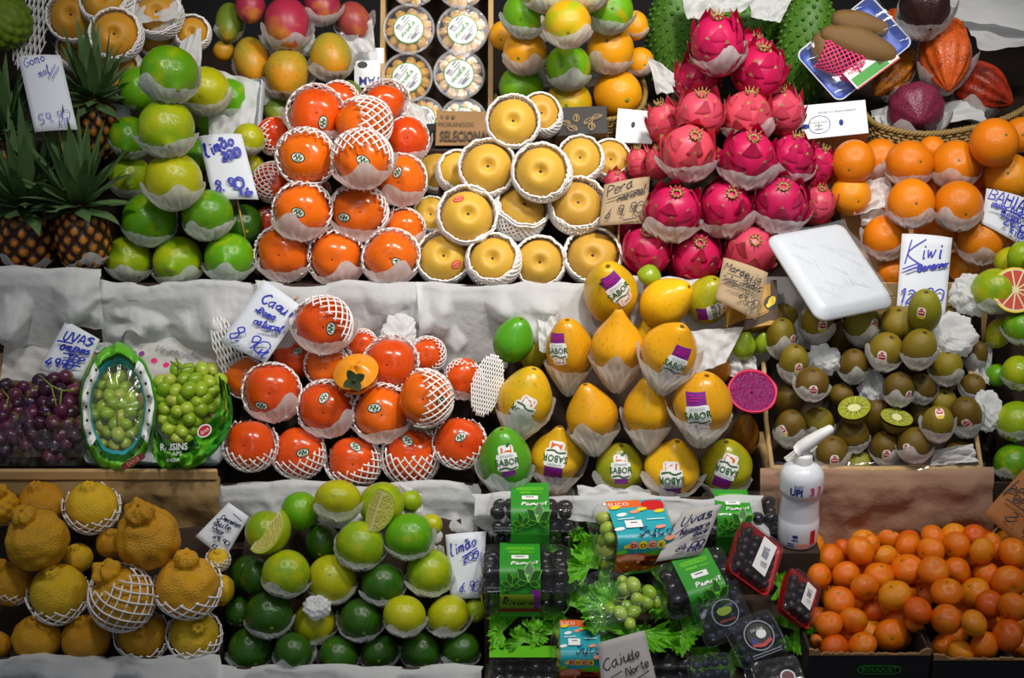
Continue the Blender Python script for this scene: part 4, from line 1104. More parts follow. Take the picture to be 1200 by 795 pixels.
tag(box_part('cardboard_tray', gx0, gx1 - .001, gY - .011, gY - .003, gz - .010, gz + .006, M['paleboard']), 'pale cardboard tray edge in front of the bagged grapes', 'tray')

# sloped boards the piles lean on; the dark ones put gap shade into colour
def riser(pile, mat, L, vb, vt, ub0, ub1, ut0, ut1, name='riser'):
    root = CR[pile][0] if pile in CR else None
    k = L * .033
    def pt(u, v): return at(u, v, pdepth(pile, u, v) + k)
    A, B, C, D = pt(ub0, vb), pt(ub1, vb), pt(ut1, vt), pt(ut0, vt)
    zt = CR[pile][4] if pile in CR else min(A.z, B.z)
    A.z = B.z = zt + .001
    yb = max(C.y, D.y) + .012
    mb = MB()
    vs = [A, B, C, D, Vector((A.x, yb, A.z)), Vector((B.x, yb, B.z)), Vector((C.x, yb, C.z)), Vector((D.x, yb, D.z))]
    mb.add(vs, [(0, 1, 2, 3), (5, 4, 7, 6), (0, 4, 5, 1), (3, 2, 6, 7), (1, 5, 6, 2), (0, 3, 7, 4)])
    return mb.obj(name, M[mat], root, smooth=False)
riser('LU', 'darkboard', 2.4, 320, 150, 140, 290, 165, 270)
riser('PU', 'darkboard', 2.4, 320, 150, 315, 490, 335, 480)
riser('NU', 'darkboard', 2.4, 320, 180, 500, 715, 520, 720)
riser('DR', 'darkboard', 2.4, 310, 110, 735, 960, 790, 930)
riser('OR', 'paleboard', 2.6, 325, 190, 985, 1230, 985, 1230)
riser('PL', 'darkboard', 2.4, 555, 420, 275, 560, 290, 540)
riser('PA', 'darkboard', 2.6, 575, 400, 575, 880, 600, 860)
riser('KI', 'darkboard', 1.6, 545, 372, 905, 1150, 905, 1150)
riser('DE', 'darkboard', 2.4, 770, 620, -20, 262, -20, 262)
riser('LL', 'darkboard', 2.4, 785, 610, 270, 560, 290, 540)
riser('GF', 'darkboard', 2.2, 560, 330, 1165, 1225, 1165, 1225)
riser('GR', 'paleboard', 1.9, 548, 405, -40, 262, -40, 262)

# ------------------------------------------------------------------ helper frames in front of the lens axes
def frame(P, n, ang=0.0):
    """4x4 frame at P: +Z along n, +X along the picture's right turned by ang"""
    z = Vector(n).normalized(); x = (RIGHT - z * RIGHT.dot(z)).normalized(); y = z.cross(x)
    c, s = math.cos(ang), math.sin(ang)
    a, b = x * c + y * s, y * c - x * s
    m = Matrix(((a.x, b.x, z.x), (a.y, b.y, z.y), (a.z, b.z, z.z))).to_4x4(); m.translation = P
    return m
def empty(name, Mw):
    o = bpy.data.objects.new(name, None); COL.objects.link(o); o.empty_display_size = .02; o.matrix_world = Mw
    return o
def pd(pile, u, v, L=0.0): return pdepth(pile, u, v) + L * .033

# ------------------------------------------------------------------ handwritten price cards
def sign(label, quad, d, mat, lines, ink='ink', stick=None, lean=(0, .2, 1), pen=.022, curl=.006, rules=()):
    c = [sum(p[0] for p in quad) / 4, sum(p[1] for p in quad) / 4]
    P0 = at(c[0], c[1], d); n = img(*lean)
    Q = []
    for u, v in quad:
        r = ray(u, v); Q.append(CAMP + r * ((P0 - CAMP).dot(n) / r.dot(n)))
    TL, TR, BR, BL = Q
    W = (TR - TL).length; A = ((TL - BL).length / W)
    def S(x, y):
        t = y / A
        p = (BL * (1 - x) + BR * x) * (1 - t) + (TL * (1 - x) + TR * x) * t
        return p + n * curl * (1 - (2 * x - 1) ** 2) * (.4 + .6 * t)
    root = empty('price_sign', Matrix.Translation(S(.5, 0)))
    off = S(.5, 0)
    mb = MB(); k = 8
    g = np.array([[S(i / k, A * j / k) + n * .0006 - off for i in range(k + 1)] for j in range(k + 1)])
    mb.grid(g); g2 = np.array([[S(i / k, A * j / k) - n * .0006 - off for i in range(k + 1)] for j in range(k + 1)])
    b = len(mb.v); mb.grid(g2[:, ::-1]); 
    e = lambda j, i: j * (k + 1) + i
    e2 = lambda j, i: b + j * (k + 1) + (k - i)
    for i in range(k):
        mb.add([], []); mb.f += [(e(0, i + 1), e(0, i), e2(0, i), e2(0, i + 1)), (e(k, i), e(k, i + 1), e2(k, i + 1), e2(k, i)), (e(i, 0), e(i + 1, 0), e2(i + 1, 0), e2(i, 0)), (e(i + 1, k), e(i, k), e2(i, k), e2(i + 1, k))]; mb.m += [0] * 4
    mb.obj('card', M[mat], root)
    sh = []
    for t, x, y, size, ang in lines:
        wd = hand_width(t, size) + size * .2
        if x + wd * math.cos(math.radians(ang)) > .97: size *= (.97 - x) / (wd * math.cos(math.radians(ang)))
        sh += handwrite(t, x, y * A, size, pen, 0, math.radians(ang))
    for x0, y0, x1, y1 in rules: sh.append(sh_line(np.linspace((x0, y0 * A), (x1, y1 * A), 8), pen, 0))
    mb = MB(); flat_marks(mb, sh, lambda x, y: S(x, min(max(y, 0), A)) - off, n, eps=.0011)
    mb.obj('lettering', M[ink], root)
    if stick:
        u0, v0, u1, v1, dd = stick
        a = at(u0, v0, d) - n * .0025; bb = at(u1, v1, d + dd)
        mb = MB(); mb.tube([a - off, (a + bb) / 2 - off, bb - off], [.0016, .0016, .001], 6); mb.obj('stick', M['bamboo'], root)
    return tag(root, label, 'price sign', 'handwritten price signs')

d = pd('PI', 56, 110, -2.6)
sign('white card on a stick among the pineapple crowns, blue handwriting', [(21, 67), (71, 65), (91, 152), (41, 155)], d, 'card',
     [('Gomo', .12, .84, .22, 16), ('mel', .42, .70, .18, 20), ('59,90', .16, .08, .24, 8), ('kil', .62, .04, .16, 5)], stick=(66, 140, 80, 205, .03), pen=.016, rules=[(.62, .67, .86, .86), (.7, .66, .93, .83)])
sign('white card reading limão planted in the upper lime pile', [(232, 160), (283, 157), (303, 234), (250, 234)], pd('LU', 267, 200, -.9), 'card',
     [('limão', .08, .66, .27, 20), ('200', .45, .58, .2, 16), ('8,90', .12, .10, .26, 8), ('kilo', .64, .05, .13, 4)], stick=(275, 220, 288, 282, .02), pen=.05, rules=[(.5, .62, .85, .74), (.6, .58, .8, .68)])
sign('white card reading Caqui leaning behind the lower persimmons', [(309, 328), (356, 361), (311, 426), (258, 401)], pd('PL', 310, 380, -.4), 'card',
     [('Caqui', .22, .72, .32, 6), ('-Rama', .22, .56, .14, 8), ('natural', .36, .42, .15, 12), ('8,90', .1, .10, .34, -3), ('kl', .78, .06, .18, -5)], stick=(345, 352, 350, 347, -.001), pen=.034, rules=[(.55, .42, .92, .5)])
sign('white card reading UVAS CHILENAS TOP behind the purple grapes', [(77, 376), (117, 398), (95, 446), (46, 434)], pd('GR', 84, 410, -.3), 'card',
     [('UVAS', .18, .66, .27, 12), ('CHILENAS', .22, .48, .17, 10), ('TOP', .5, .28, .2, 12), ('4990', .08, .1, .22, 8)], pen=.045, rules=[(.1, .6, .5, .66), (.38, .42, .75, .48), (.5, .22, .9, .27)])
sign('greyish card reading Decopon 69,90 behind the bumpy citrus', [(268, 589), (292, 606), (263, 656), (229, 629)], pd('DE', 262, 622, 1.1), 'card',
     [('Decopon', .2, .62, .25, 12), ('Suite', .12, .48, .2, 10), ('Doce', .22, .36, .15, 6), ('69,90', .42, .2, .24, 14), ('KL', .55, .05, .16, 6)], 'navy', pen=.035, rules=[(.15, .45, .5, .5), (.3, .33, .6, .37), (.5, .86, .9, .84)], stick=(248, 640, 247, 668, .01))
sign('white card reading limão beside the lower lime pile and dark grape punnets', [(522, 627), (570, 623), (564, 701), (528, 703)], pd('LL', 545, 660, .5), 'card',
     [('limão', .1, .66, .25, 18), ('200', .45, .54, .18, 14), ('6,90', .3, .1, .34, 0)], stick=(545, 690, 545, 735, .01), pen=.03, rules=[(.4, .62, .8, .75)])
sign('tan kraft card between the pear pile and the dragon fruits', [(708, 217), (762, 207), (756, 262), (702, 265)], pd('NU', 732, 240, -1.3), 'kraft',
     [('Pera', .1, .68, .22, 12), ('nacional', .34, .52, .15, 12), ('6 9,90', .1, .12, .24, 6)], 'pencil', stick=(726, 255, 724, 296, .02), pen=.022, rules=[(.1, .58, .8, .72), (.5, .06, .8, .1)])
sign('brown kraft card reading Maracuja standing before the passion fruit pack', [(848, 302), (900, 320), (886, 376), (838, 351)], pd('PA', 868, 340, -1.0), 'kraft',
     [('Maracuja', .06, .74, .16, -2), ('Suguy', .5, .62, .14, -6), ('Selecionados', .06, .46, .12, 4), ('69,90', .48, .22, .17, -2), ('KG', .68, .12, .14, -4)], 'pencil', stick=(856, 352, 852, 385, .02), pen=.018, rules=[(.12, .62, .45, .63), (.2, .44, .75, .5), (.3, .41, .7, .45)])
sign('grey card reading BAHIA stuck into the orange pile at the right edge', [(1156, 221), (1206, 234), (1200, 290), (1150, 262)], pd('OR', 1178, 250, -1.2), 'card',
     [('BAHIA', .06, .72, .24, -4), ('importada', .12, .55, .17, -2), ('mesa', .36, .38, .16, -4), ('29,90', .44, .2, .2, 0), ('kilo', .6, .06, .15, 0)], 'ink', stick=(1165, 262, 1163, 300, .02), pen=.03, rules=[(.1, .5, .8, .53)])
sign('white card reading Kiwi standing behind the kiwis', [(1057, 274), (1116, 279), (1107, 372), (1050, 368)], pd('KI', 1083, 330, .2), 'card',
     [('K', .1, .62, .5, 4), ('iwi', .38, .7, .28, 8), ('Bananno', .36, .53, .2, 14), ('12,90', .02, .12, .34, 4)], 'ink', pen=.032, rules=[(.04, .54, .34, .62), (.12, .52, .34, .58), (.74, .6, .96, .66)], stick=(1080, 360, 1080, 400, .005))
sign('grey card reading Uvas Niagara propped among the punnets', [(800, 599), (846, 591), (821, 651), (768, 659)], pd('CL', 808, 625, -1.9), 'greycard',
     [('Uvas', .16, .66, .28, 14), ('Niagara', .26, .48, .15, 14), ('doce', .6, .4, .13, 14), ('64,00', .34, .14, .27, 8), ('kilo', .62, .1, .15, 6)], 'navy', stick=(794, 652, 786, 676, .02), pen=.038, rules=[(.12, .5, .35, .66), (.3, .4, .6, .55)])
sign('grey card reading Caju do Norte in front of the green grape punnet', [(700, 754), (755, 739), (770, 800), (706, 812)], pd('CL', 733, 775, -2.6), 'greycard',
     [('Caju', .08, .40, .22, 14), ('do', .58, .5, .18, 12), ('Norte', .48, .22, .18, 14)], 'pencil', pen=.022, rules=[(.1, .22, .4, .34), (.55, .1, .9, .24)], stick=(732, 790, 734, 825, .01))
sign('orange kraft card at the right edge above the mandarins', [(1200, 549), (1252, 585), (1206, 648), (1152, 603)], pd('MA', 1185, 600, -1.2), 'orangekraft',
     [('Laranja', .05, .62, .22, 4), ('Pontal', .02, .45, .24, 4), ('2,90', .3, .15, .24, -2)], 'pencil', stick=(1176, 612, 1158, 630, .004), pen=.024, rules=[(.1, .4, .6, .42)])

# ------------------------------------------------------------------ loose paper, crumples and empty nets
def sheet(label, quad, d, mat='tissue', lean=(0, .3, 1), wr=.006, seed=1, name='tissue_paper_sheet', cat='paper sheet', group=None, n=26, marks=None, dd=(0, 0, 0, 0), mats=None):
    c = [sum(p[0] for p in quad) / 4, sum(p[1] for p in quad) / 4]
    P0 = at(c[0], c[1], d); nn = img(*lean); Q = []
    for (u, v), e in zip(quad, dd):
        r = ray(u, v); Q.append(CAMP + r * ((P0 - CAMP).dot(nn) / r.dot(nn) + e))
    TL, TR, BR, BL = Q; cr = creases(seed, 7, 1.5, 5); rw = np.random.RandomState(seed).uniform(-.03, .03, (4, n + 1))
    def S(x, y):
        p = (BL * (1 - x) + BR * x) * (1 - y) + (TL * (1 - x) + TR * x) * y
        return p + nn * (float(cr(x, y)) * wr * 2.2)
    mb = MB(); mb.grid(np.array([[S(i / n, j / n) for i in range(n + 1)] for j in range(n + 1)]))
    if marks: flat_marks(mb, marks, S, nn, eps=.0008)
    return tag(mb.obj(name, mats if mats else M[mat], None), label, cat, group)
def crumple(label, u, v, r, d, seed, ry=None, name='crumpled_tissue', flat=.75):
    """a scrunched ball of tissue: folded facets and a ragged open lip"""
    R = r * d / FPX; P = at(u, v, d); k = (ry or r) / r; f = bumpy(seed, 14, 3, 9); cz = np.random.RandomState(seed)
    A = cz.normal(size=(9, 3)); A /= np.linalg.norm(A, axis=1)[:, None]; Fq = cz.uniform(1.5, 4, 9); ph = cz.uniform(0, 1, 9)
    def fn(T, Pp):
        x, y, z = sph(T, Pp); h = 0
        for a, q, p in zip(A, Fq, ph): h = h + (np.abs(((a[0] * x + a[1] * y + a[2] * z) * q + p) % 1 - .5) - .25) / q
        s = 1 + .42 * h + .05 * f(x, y, z); hollow = 1 - .55 * np.exp(-(T / .55) ** 2)
        return x * s, y * s, z * s * hollow
    mb = MB(); vs, fs = surf(40, 26, fn); Rm = axis_rot(img(cz.uniform(-.4, .4), .5, .8), cz.uniform(0, 6))
    sq = Matrix.Identity(3)
    vs2 = []
    for p in vs:
        q = Rm @ Vector(p); h = q.dot(UP); q = q + UP * (h * (k - 1)); q = q + FWD * (q.dot(FWD) * (flat - 1)); vs2.append(P + q * R)
    mb.add(vs2, fs)
    return tag(mb.obj(name, M['tissue'], None, smooth=False), label, 'tissue', 'crumpled white tissues')
def net_piece(label, u, v, rx, ry, d, ang, mat='foam', dens=9, seed=0, bulge=.25):
    """an empty foam net lying flat: two families of crossing strands, doubled over"""
    P = at(u, v, d); mb = MB(); k = d / FPX; X = RIGHT * math.cos(ang) + UP * math.sin(ang); Y = UP * math.cos(ang) - RIGHT * math.sin(ang)
    nmx = dens
    for s in (1, -1):
        for layer in (0, 1):
            for i in range(-nmx, nmx + 1):
                pts = []
                for t in np.linspace(-1, 1, 22):
                    x = (i / nmx) * 1.6 + s * t * .55; y = t
                    if abs(x) <= 1 and (x * x + y * y * .9) <= 1.0:
                        z = bulge * rx * (1 - x * x) * (1 - .5 * y * y) * (1 if layer == 0 else -.3)
                        pts.append(P + (X * (x * rx) + Y * (y * ry) - FWD * z) * k)
                if len(pts) > 2: mb.tube(pts, .0011, 4)
    return tag(mb.obj('empty_foam_net', M[mat], None), label, 'foam net')

sheet('white tissue standing up behind the top lime of the upper pile', [(214, 48), (236, 32), (236, 108), (190, 100)], pd('LU', 220, 80, .5), seed=3, wr=.004)
sheet('white tissue with torn corners hanging right of the upper limes', [(240, 78), (304, 96), (296, 160), (246, 170)], pd('LU', 270, 120, .9), seed=4, wr=.006)
sheet('white tissue fold over the top left pears', [(140, 10), (214, -14), (210, 22), (160, 28)], pd('NA', 180, 8, -.9), seed=5, lean=(0, .6, .8), wr=.004)
sheet('white tissue tucked between the top left pears and the limes', [(200, 4), (244, 30), (240, 52), (206, 60)], pd('NA', 222, 40, 1.4), seed=6)
# white foam tray standing on edge between limes and persimmons is built with the trays below
sheet('white tissue slung under the upper mangoes', [(300, 40), (368, 36), (372, 62), (318, 66)], pd('MG', 340, 52, .9), seed=7, wr=.007)
sheet('white tissue below the left mangoes beside the persimmons', [(272, 92), (316, 84), (320, 122), (284, 128)], pd('MG', 296, 104, .6), seed=8, wr=.006)
sheet('white tissue hanging under the red-green mango', [(398, 34), (436, 20), (440, 60), (402, 62)], pd('MG', 418, 46, 1.2), seed=9, wr=.006)
sheet('white tissue between the persimmon pile and the berry carton', [(470, 116), (502, 128), (496, 176), (482, 170)], pd('PU', 488, 145, 1.4), seed=10, wr=.004)
sheet('white tissue under the top green oranges', [(636, -4), (692, -10), (684, 14), (654, 16)], pd('GO', 664, 4, -1.1), seed=11, lean=(0, .5, 1), wr=.006)
for i, (u, v) in enumerate([(641, 38), (690, 40), (640, 92), (692, 90)]):
    sheet(['white tissue scrap between the upper green oranges', 'white tissue scrap right of the middle green orange', 'white tissue scrap under the left orange-yellow orange', 'white tissue scrap above the lowest right orange'][i],
          [(u - 22, v - 10), (u + 20, v - 14), (u + 26, v + 8), (u - 18, v + 12)], pd('GO', u, v, .7), seed=20 + i, wr=.004)
sheet('white tissue draped over the middle soursop', [(796, -12), (896, -16), (870, 12), (806, 26)], pd('SO', 840, 2, -1.0), seed=31, lean=(0, .4, 1), wr=.008)
sheet('white tissue folded between soursop and cling-wrapped tray', [(878, -10), (932, -10), (914, 27), (880, 20)], pd('SO', 904, 6, -.8), seed=32, lean=(0, .4, 1), wr=.005)
sheet('white tissue cuff around the left soursop', [(758, 66), (800, 90), (806, 110), (770, 110)], pd('SO', 786, 98, -.5), seed=33, wr=.006)
sheet('stack of white wrapping paper behind the cacao pods', [(1088, -20), (1230, -20), (1220, 36), (1112, 22)], pd('CA', 1160, 0, 1.6), seed=34, lean=(0, .5, 1), wr=.004)
sheet('lower white wrapping sheet behind the right cacao pod', [(1126, 20), (1240, 26), (1230, 50), (1150, 60)], pd('CA', 1180, 40, 1.9), seed=35, lean=(0, .5, 1), wr=.004)
sheet('white tissue lying under the cacao pods in the basket', [(1020, 128), (1150, 116), (1156, 142), (1030, 150)], pd('CA', 1090, 135, .9), seed=36, lean=(0, .6, 1), wr=.006)
sheet('white tissue beside the left oranges', [(1008, 212), (1042, 208), (1050, 240), (1000, 252)], pd('OR', 1026, 230, .5), seed=37, wr=.007)
sheet('white tissue below the left oranges', [(1006, 236), (1052, 240), (1040, 268), (1010, 262)], pd('OR', 1030, 252, .9), seed=38, wr=.007)
crumple('crumpled tissue tuft above the cut persimmon', 468, 392, 20, pd('PL', 468, 392, .6), 41, 24)
crumple('crumpled tissue right of the top row of lower persimmons', 484, 412, 18, pd('PL', 484, 412, .9), 42, 16)
sheet('white tissue with purple print sticking out of the papaya pile', [(806, 388), (872, 383), (850, 426), (816, 438)], pd('PA', 838, 408, -.4), seed=43, wr=.004)
sheet('white tissue behind the upper left papaya', [(630, 372), (654, 370), (652, 420), (632, 412)], pd('PA', 640, 395, .9), seed=44, wr=.006)
sheet('white tissue wrapped round the right papaya side', [(852, 406), (886, 420), (888, 450), (856, 440)], pd('PA', 870, 432, .8), seed=45, wr=.007)
sheet('white tissue lying along the papaya crate front', [(676, 570), (760, 572), (770, 590), (684, 598)], pd('PA', 720, 584, -1.1), seed=46, lean=(0, .7, .8), wr=.006)
crumple('large crumpled empty tissue cup among the right kiwis', 1114, 396, 30, pd('KI', 1114, 396, -.1), 51, 27)
crumple('crumpled empty tissue cup among the left kiwis', 965, 422, 20, pd('KI', 965, 422, .1), 52, 18)
crumple('crumpled tissue at the right rim of the kiwi tray', 1157, 482, 17, pd('KI', 1157, 482, .2), 53, 24)
crumple('small crumpled tissue under the middle kiwis', 1022, 456, 16, pd('KI', 1022, 456, .7), 54, 22)
sheet('folded white tissue slip at the front of the kiwi tray', [(918, 537), (950, 513), (958, 524), (930, 549)], pd('KI', 938, 530, -1.5), seed=55, wr=.002)
sheet('white tissue edge right of the kiwi tray', [(1142, 398), (1164, 404), (1160, 452), (1140, 446)], pd('KI', 1152, 425, .9), seed=56, wr=.006)
sheet('white tissue lip at the front right of the kiwi tray', [(1094, 528), (1140, 520), (1146, 542), (1090, 546)], pd('KI', 1115, 536, -.7), seed=57, wr=.006)
crumple('crumpled tissue above the citrus column at the right edge', 1140, 345, 26, pd('GF', 1140, 345, .6), 58, 24)
crumple('crumpled tissue in the lower lime pile', 372, 712, 16, pd('LL', 372, 708, -.9), 59, 14)
sheet('white tissue behind the top right of the lower limes', [(468, 566), (494, 576), (496, 600), (474, 604)], pd('LL', 482, 586, .9), seed=60, wr=.006)
sheet('white tissue slip at the right of the lower lime pile', [(500, 640), (520, 640), (524, 668), (506, 662)], pd('LL', 512, 652, .9), seed=61, wr=.006)
net_piece('empty white foam net leaning behind the left lower persimmons', 267, 412, 16, 42, pd('PL', 267, 412, .9), math.radians(18), dens=6, seed=1)
net_piece('flat empty white foam net between persimmons and papayas', 571, 452, 19, 37, pd('PL', 571, 452, -.6), math.radians(-14), dens=11, seed=2, bulge=.12)
net_piece('loose white foam net at the top left corner', 36, 38, 20, 46, pd('NA', 36, 38, .9), math.radians(-12), dens=6, seed=3)
sheet('white paper napkin stack behind the purple grapes', [(8, 392), (70, 386), (100, 448), (0, 446)], pd('GR', 50, 420, 1.2), seed=71, wr=.004)
pk = [sh_ell(.35, .38, .033, .045, 1), sh_ell(.47, .30, .033, .045, 1), sh_ell(.58, .24, .03, .04, 1), sh_ell(.70, .72, .055, .06, 1), sh_ell(.22, .5, .03, .05, 2), sh_ell(.14, .5, .025, .06, 2), sh_ell(.9, .8, .04, .06, 1)]
pk += handwrite('Vo escolhe', .34, .56, .09, .008, 3, math.radians(-24)) + handwrite('natural', .42, .50, .09, .008, 3, math.radians(-24))
sheet('white paper printed with pink dots behind the green grapes', [(150, 384), (246, 376), (262, 446), (134, 450)], pd('GR', 198, 415, 1.4), seed=72, wr=.003, marks=pk, mats=[M['tissue'], M['pink'], M['purple'], M['grey']])
pk = [sh_ell(.12 + .17 * i, .3 + .4 * (i % 2), .06, .18, 1, inner=.8) for i in range(6)] + [sh_line([(.05 + .17 * i, .12 + .35 * ((i + 1) % 2)), (.19 + .17 * i, .12 + .35 * ((i + 1) % 2))], .04, 1) for i in range(5)]
sheet('white paper with teal printed rings behind the grapes', [(106, 392), (150, 380), (152, 404), (112, 414)], pd('GR', 128, 396, 1.5), seed=73, wr=.002, marks=pk, mats=[M['tissue'], M['teal']])

# ------------------------------------------------------------------ trays
def foam_tray(name, P, n, ang, w, h, dep, mat, mat_in=None, seed=0):
    """shallow polystyrene tray: rolled rim, sloping sides, flat bottom; seen from its open face (+Z)"""
    def ring(a, b, r, z, m=9):
        pts = []
        for cx, cy, a0 in ((a - r, b - r, 0), (-a + r, b - r, 90), (-a + r, -b + r, 180), (a - r, -b + r, 270)):
            for k in range(m):
                t = math.radians(a0 + 90 * k / (m - 1)); pts.append((cx + r * math.cos(t), cy + r * math.sin(t), z))
        return pts
    a, b = w / 2, h / 2; r = min(a, b) * .25; mb = MB()
    prof = [(.3, .0005), (.76, .0003), (.80, 0), (.86, .004), (.955, dep), (.985, dep + .0025), (1.0, dep), (.985, dep - .003), (.88, -.001), (.80, -.004), (.76, -.0044), (.3, -.0046)]
    R = []
    for s, z in prof:
        k = (1 - s) * min(a, b); R.append(ring(a - k, b - k, max(.002, min(r - k * .5, (min(a, b) - k) * .9)), z))
    mb.grid(np.array(R), closed=True)
    m = len(R[0]); mb.f.append(tuple(range(m))); mb.m.append(0); mb.f.append(tuple(range((len(R) - 1) * m, len(R) * m))[::-1]); mb.m.append(0)
    if mat_in:
        for i in range(len(mb.m)):
            if i < 4 * m or i == len(mb.f) - 2: mb.m[i] = 1
    o = mb.obj(name, [M[mat]] + ([M[mat_in]] if mat_in else []), None); o.matrix_world = frame(P, n, ang)
    return o
def film_over(parent, w, h, z, seed, sag=.003, mat='film'):
    """stretched cling film with drawn folds"""
    cr = creases(seed, 6, 1, 4); n = 30; r = np.random.RandomState(seed)
    P = np.zeros((n + 1, n + 1, 3))
    for j in range(n + 1):
        for i in range(n + 1):
            x, y = i / n - .5, j / n - .5
            P[j, i] = (x * w, y * h, z + float(cr(x * .7 + y * 1.3, y * .25)) * sag - sag * (1 - 4 * x * x) * (1 - 4 * y * y))
    mb = MB(); mb.grid(P)
    return mb.obj('cling_film', M[mat], parent)

# the white tray, face up, held out over the kiwis
dt = pd('KI', 975, 312, -1.4)
nt = img(-.12, .42, .9)
def frame_edges(P, e1, e2):
    """frame from two edge directions (right, up, towards the lens)"""
    x = img(*e1); y = img(*e2); y = (y - x * y.dot(x)).normalized(); z = x.cross(y)
    m = Matrix(((x.x, y.x, z.x), (x.y, y.y, z.y), (x.z, y.z, z.z))).to_4x4(); m.translation = P
    return m
k = dt / FPX
t = foam_tray('foam_tray', at(975, 313, dt), nt, 0, 113 * k, 131 * k, .012, 'foamtray'); t.matrix_world = frame_edges(at(976, 313, dt), (98, 19, -50), (-52, 100, -64)) @ Matrix.Rotation(PI, 4, 'Y')
tag(t, 'white polystyrene tray under cling film lying above the kiwis', 'tray')
film_over(t, 98 * k, 116 * k, -.0075, 5, .007, 'trayfilm')
mb = MB()
for x in (-22, -8, 8, 22): mb.tube([(x * k, y * k, -.0046) for y in (-34, -30, 10, 16)], [.0004, .0012, .0012, .0004], 6)
mb.obj('embossed_rib', M['foamtray'], t)
mb = MB(); rr_ = random.Random(4)
for i in range(16):
    x0, y0 = rr_.uniform(-45, 30), rr_.uniform(-54, 40); a = .6 + rr_.uniform(-.25, .25); L_ = rr_.uniform(12, 45)
    mb.tube([((x0 + math.cos(a) * L_ * s) * k, (y0 + math.sin(a) * L_ * s + 3 * math.sin(3 * s)) * k, -.0085) for s in (0, .3, .6, 1)], [.0001, .0006, .0005, .0001], 5)
mb.obj('film_crease', M['milky'], t)
# tray on edge beside the upper limes
t = foam_tray('foam_tray', at(298, 138, pd('LU', 298, 138, 1.7)), img(-.35, .1, 1), math.radians(-4), .032, .12, .012, 'foamtray'); tag(t, 'white polystyrene tray standing on edge behind the upper limes', 'tray')
t = foam_tray('foam_tray', at(134, 140, pd('LU', 134, 140, 1.7)), img(.3, .1, 1), math.radians(8), .05, .06, .012, 'foamtray'); tag(t, 'white polystyrene tray corner left of the upper limes', 'tray')

# blue tray of tubers
db = pd('SO', 1000, 62, -1.2)
n_ = img(-.1, .35, .93)
k = db / FPX
t = foam_tray('foam_tray', at(999, 62, db), n_, 0, 116 * k, 78 * k, .02, 'foamtray', 'bluetray'); t.matrix_world = frame_edges(at(999, 62, db), (86, 69, -10), (-45, 53, -12))
tag(t, 'blue and white polystyrene tray of brown tubers beside the cacao', 'tray')
film_over(t, 112 * k, 74 * k, .034, 9, .006)
TUB = []
for u, v, r, ln, ang, L, lab in [(1008, 28, 14, 34, -12, 0, 'long brown tuber at the upper side of the blue tray'), (1006, 52, 17, 46, -18, -.012, 'biggest brown tuber lying across the blue tray'), (970, 62, 17, 26, -60, .002, 'brown tuber in a pink foam net in the blue tray')]:
    o = link('tuber', fmesh('tuber')); P = at(u, v, db - .02 + L); a = math.radians(ang); w = RIGHT * math.cos(a) + UP * math.sin(a)
    k = db / FPX; o.matrix_world = Matrix.Translation(P) @ axis_rot(w, 1.0).to_4x4() @ Matrix.Diagonal((r * k, r * k, ln * k / 2.4, 1))
    o.color = (*lin('7a5c34')[:3], .1); tag(o, lab, 'tuber', 'brown tubers in the blue tray')
P = at(985, 70, db - .03); mb = MB(); k = db / FPX; ax = (RIGHT * .93 - UP * .36)
bx = (RIGHT * .36 + UP * .93)
for s in (1, -1):
    for i in range(18):
        pts = []
        for tt in np.linspace(-1, 1, 14):
            ph = 2 * PI * i / 18 + s * tt * 1.3; R = 20 + 1.5 * tt
            pts.append(P + (ax * (tt * 25) + bx * (R * math.cos(ph)) - FWD * (R * .75 * math.sin(ph))) * k)
        mb.tube(pts, .0011, 4)
tag(mb.obj('pink_foam_net', M['pinkfoam'], None), 'pink foam net round a tuber in the blue tray', 'foam net')
mb = MB(); Pm = frame(at(1021, 77, db - .045), img(.05, .3, 1), math.radians(38)); k = db / FPX
sh = [sh_rect(0, 0, 66, 27, 0), sh_rect(-6, -5, 50, 12, 1), sh_rect(20, 3, 24, 17, 2), sh_ell(16, 4, 7, 5, 4), sh_ell(24, 0, 7, 5, 1), sh_ell(14, 10, 9, 5, 3), sh_text('MANDIOCA', -16, 7.5, 5, 4, maxw=3.4), sh_line([(-33, 12.6), (33, 12.6)], 1.5, 4), sh_line([(-33, -12.6), (33, -12.6)], 1.5, 4), sh_ell(22, -1, 7, 5, 5), sh_text('VEGA', 14, 10, 4, 0, maxw=2.5)]
flat_marks(mb, sh, lambda x, y: (x * k, y * k, 0), Vector((0, 0, 1)), eps=.0006)
lb = mb.obj('product_label', [M['white'], M['green'], M['brown'], M['purple'], M['red'], M['salmon']], t); lb.matrix_basis = t.matrix_world.inverted() @ Pm

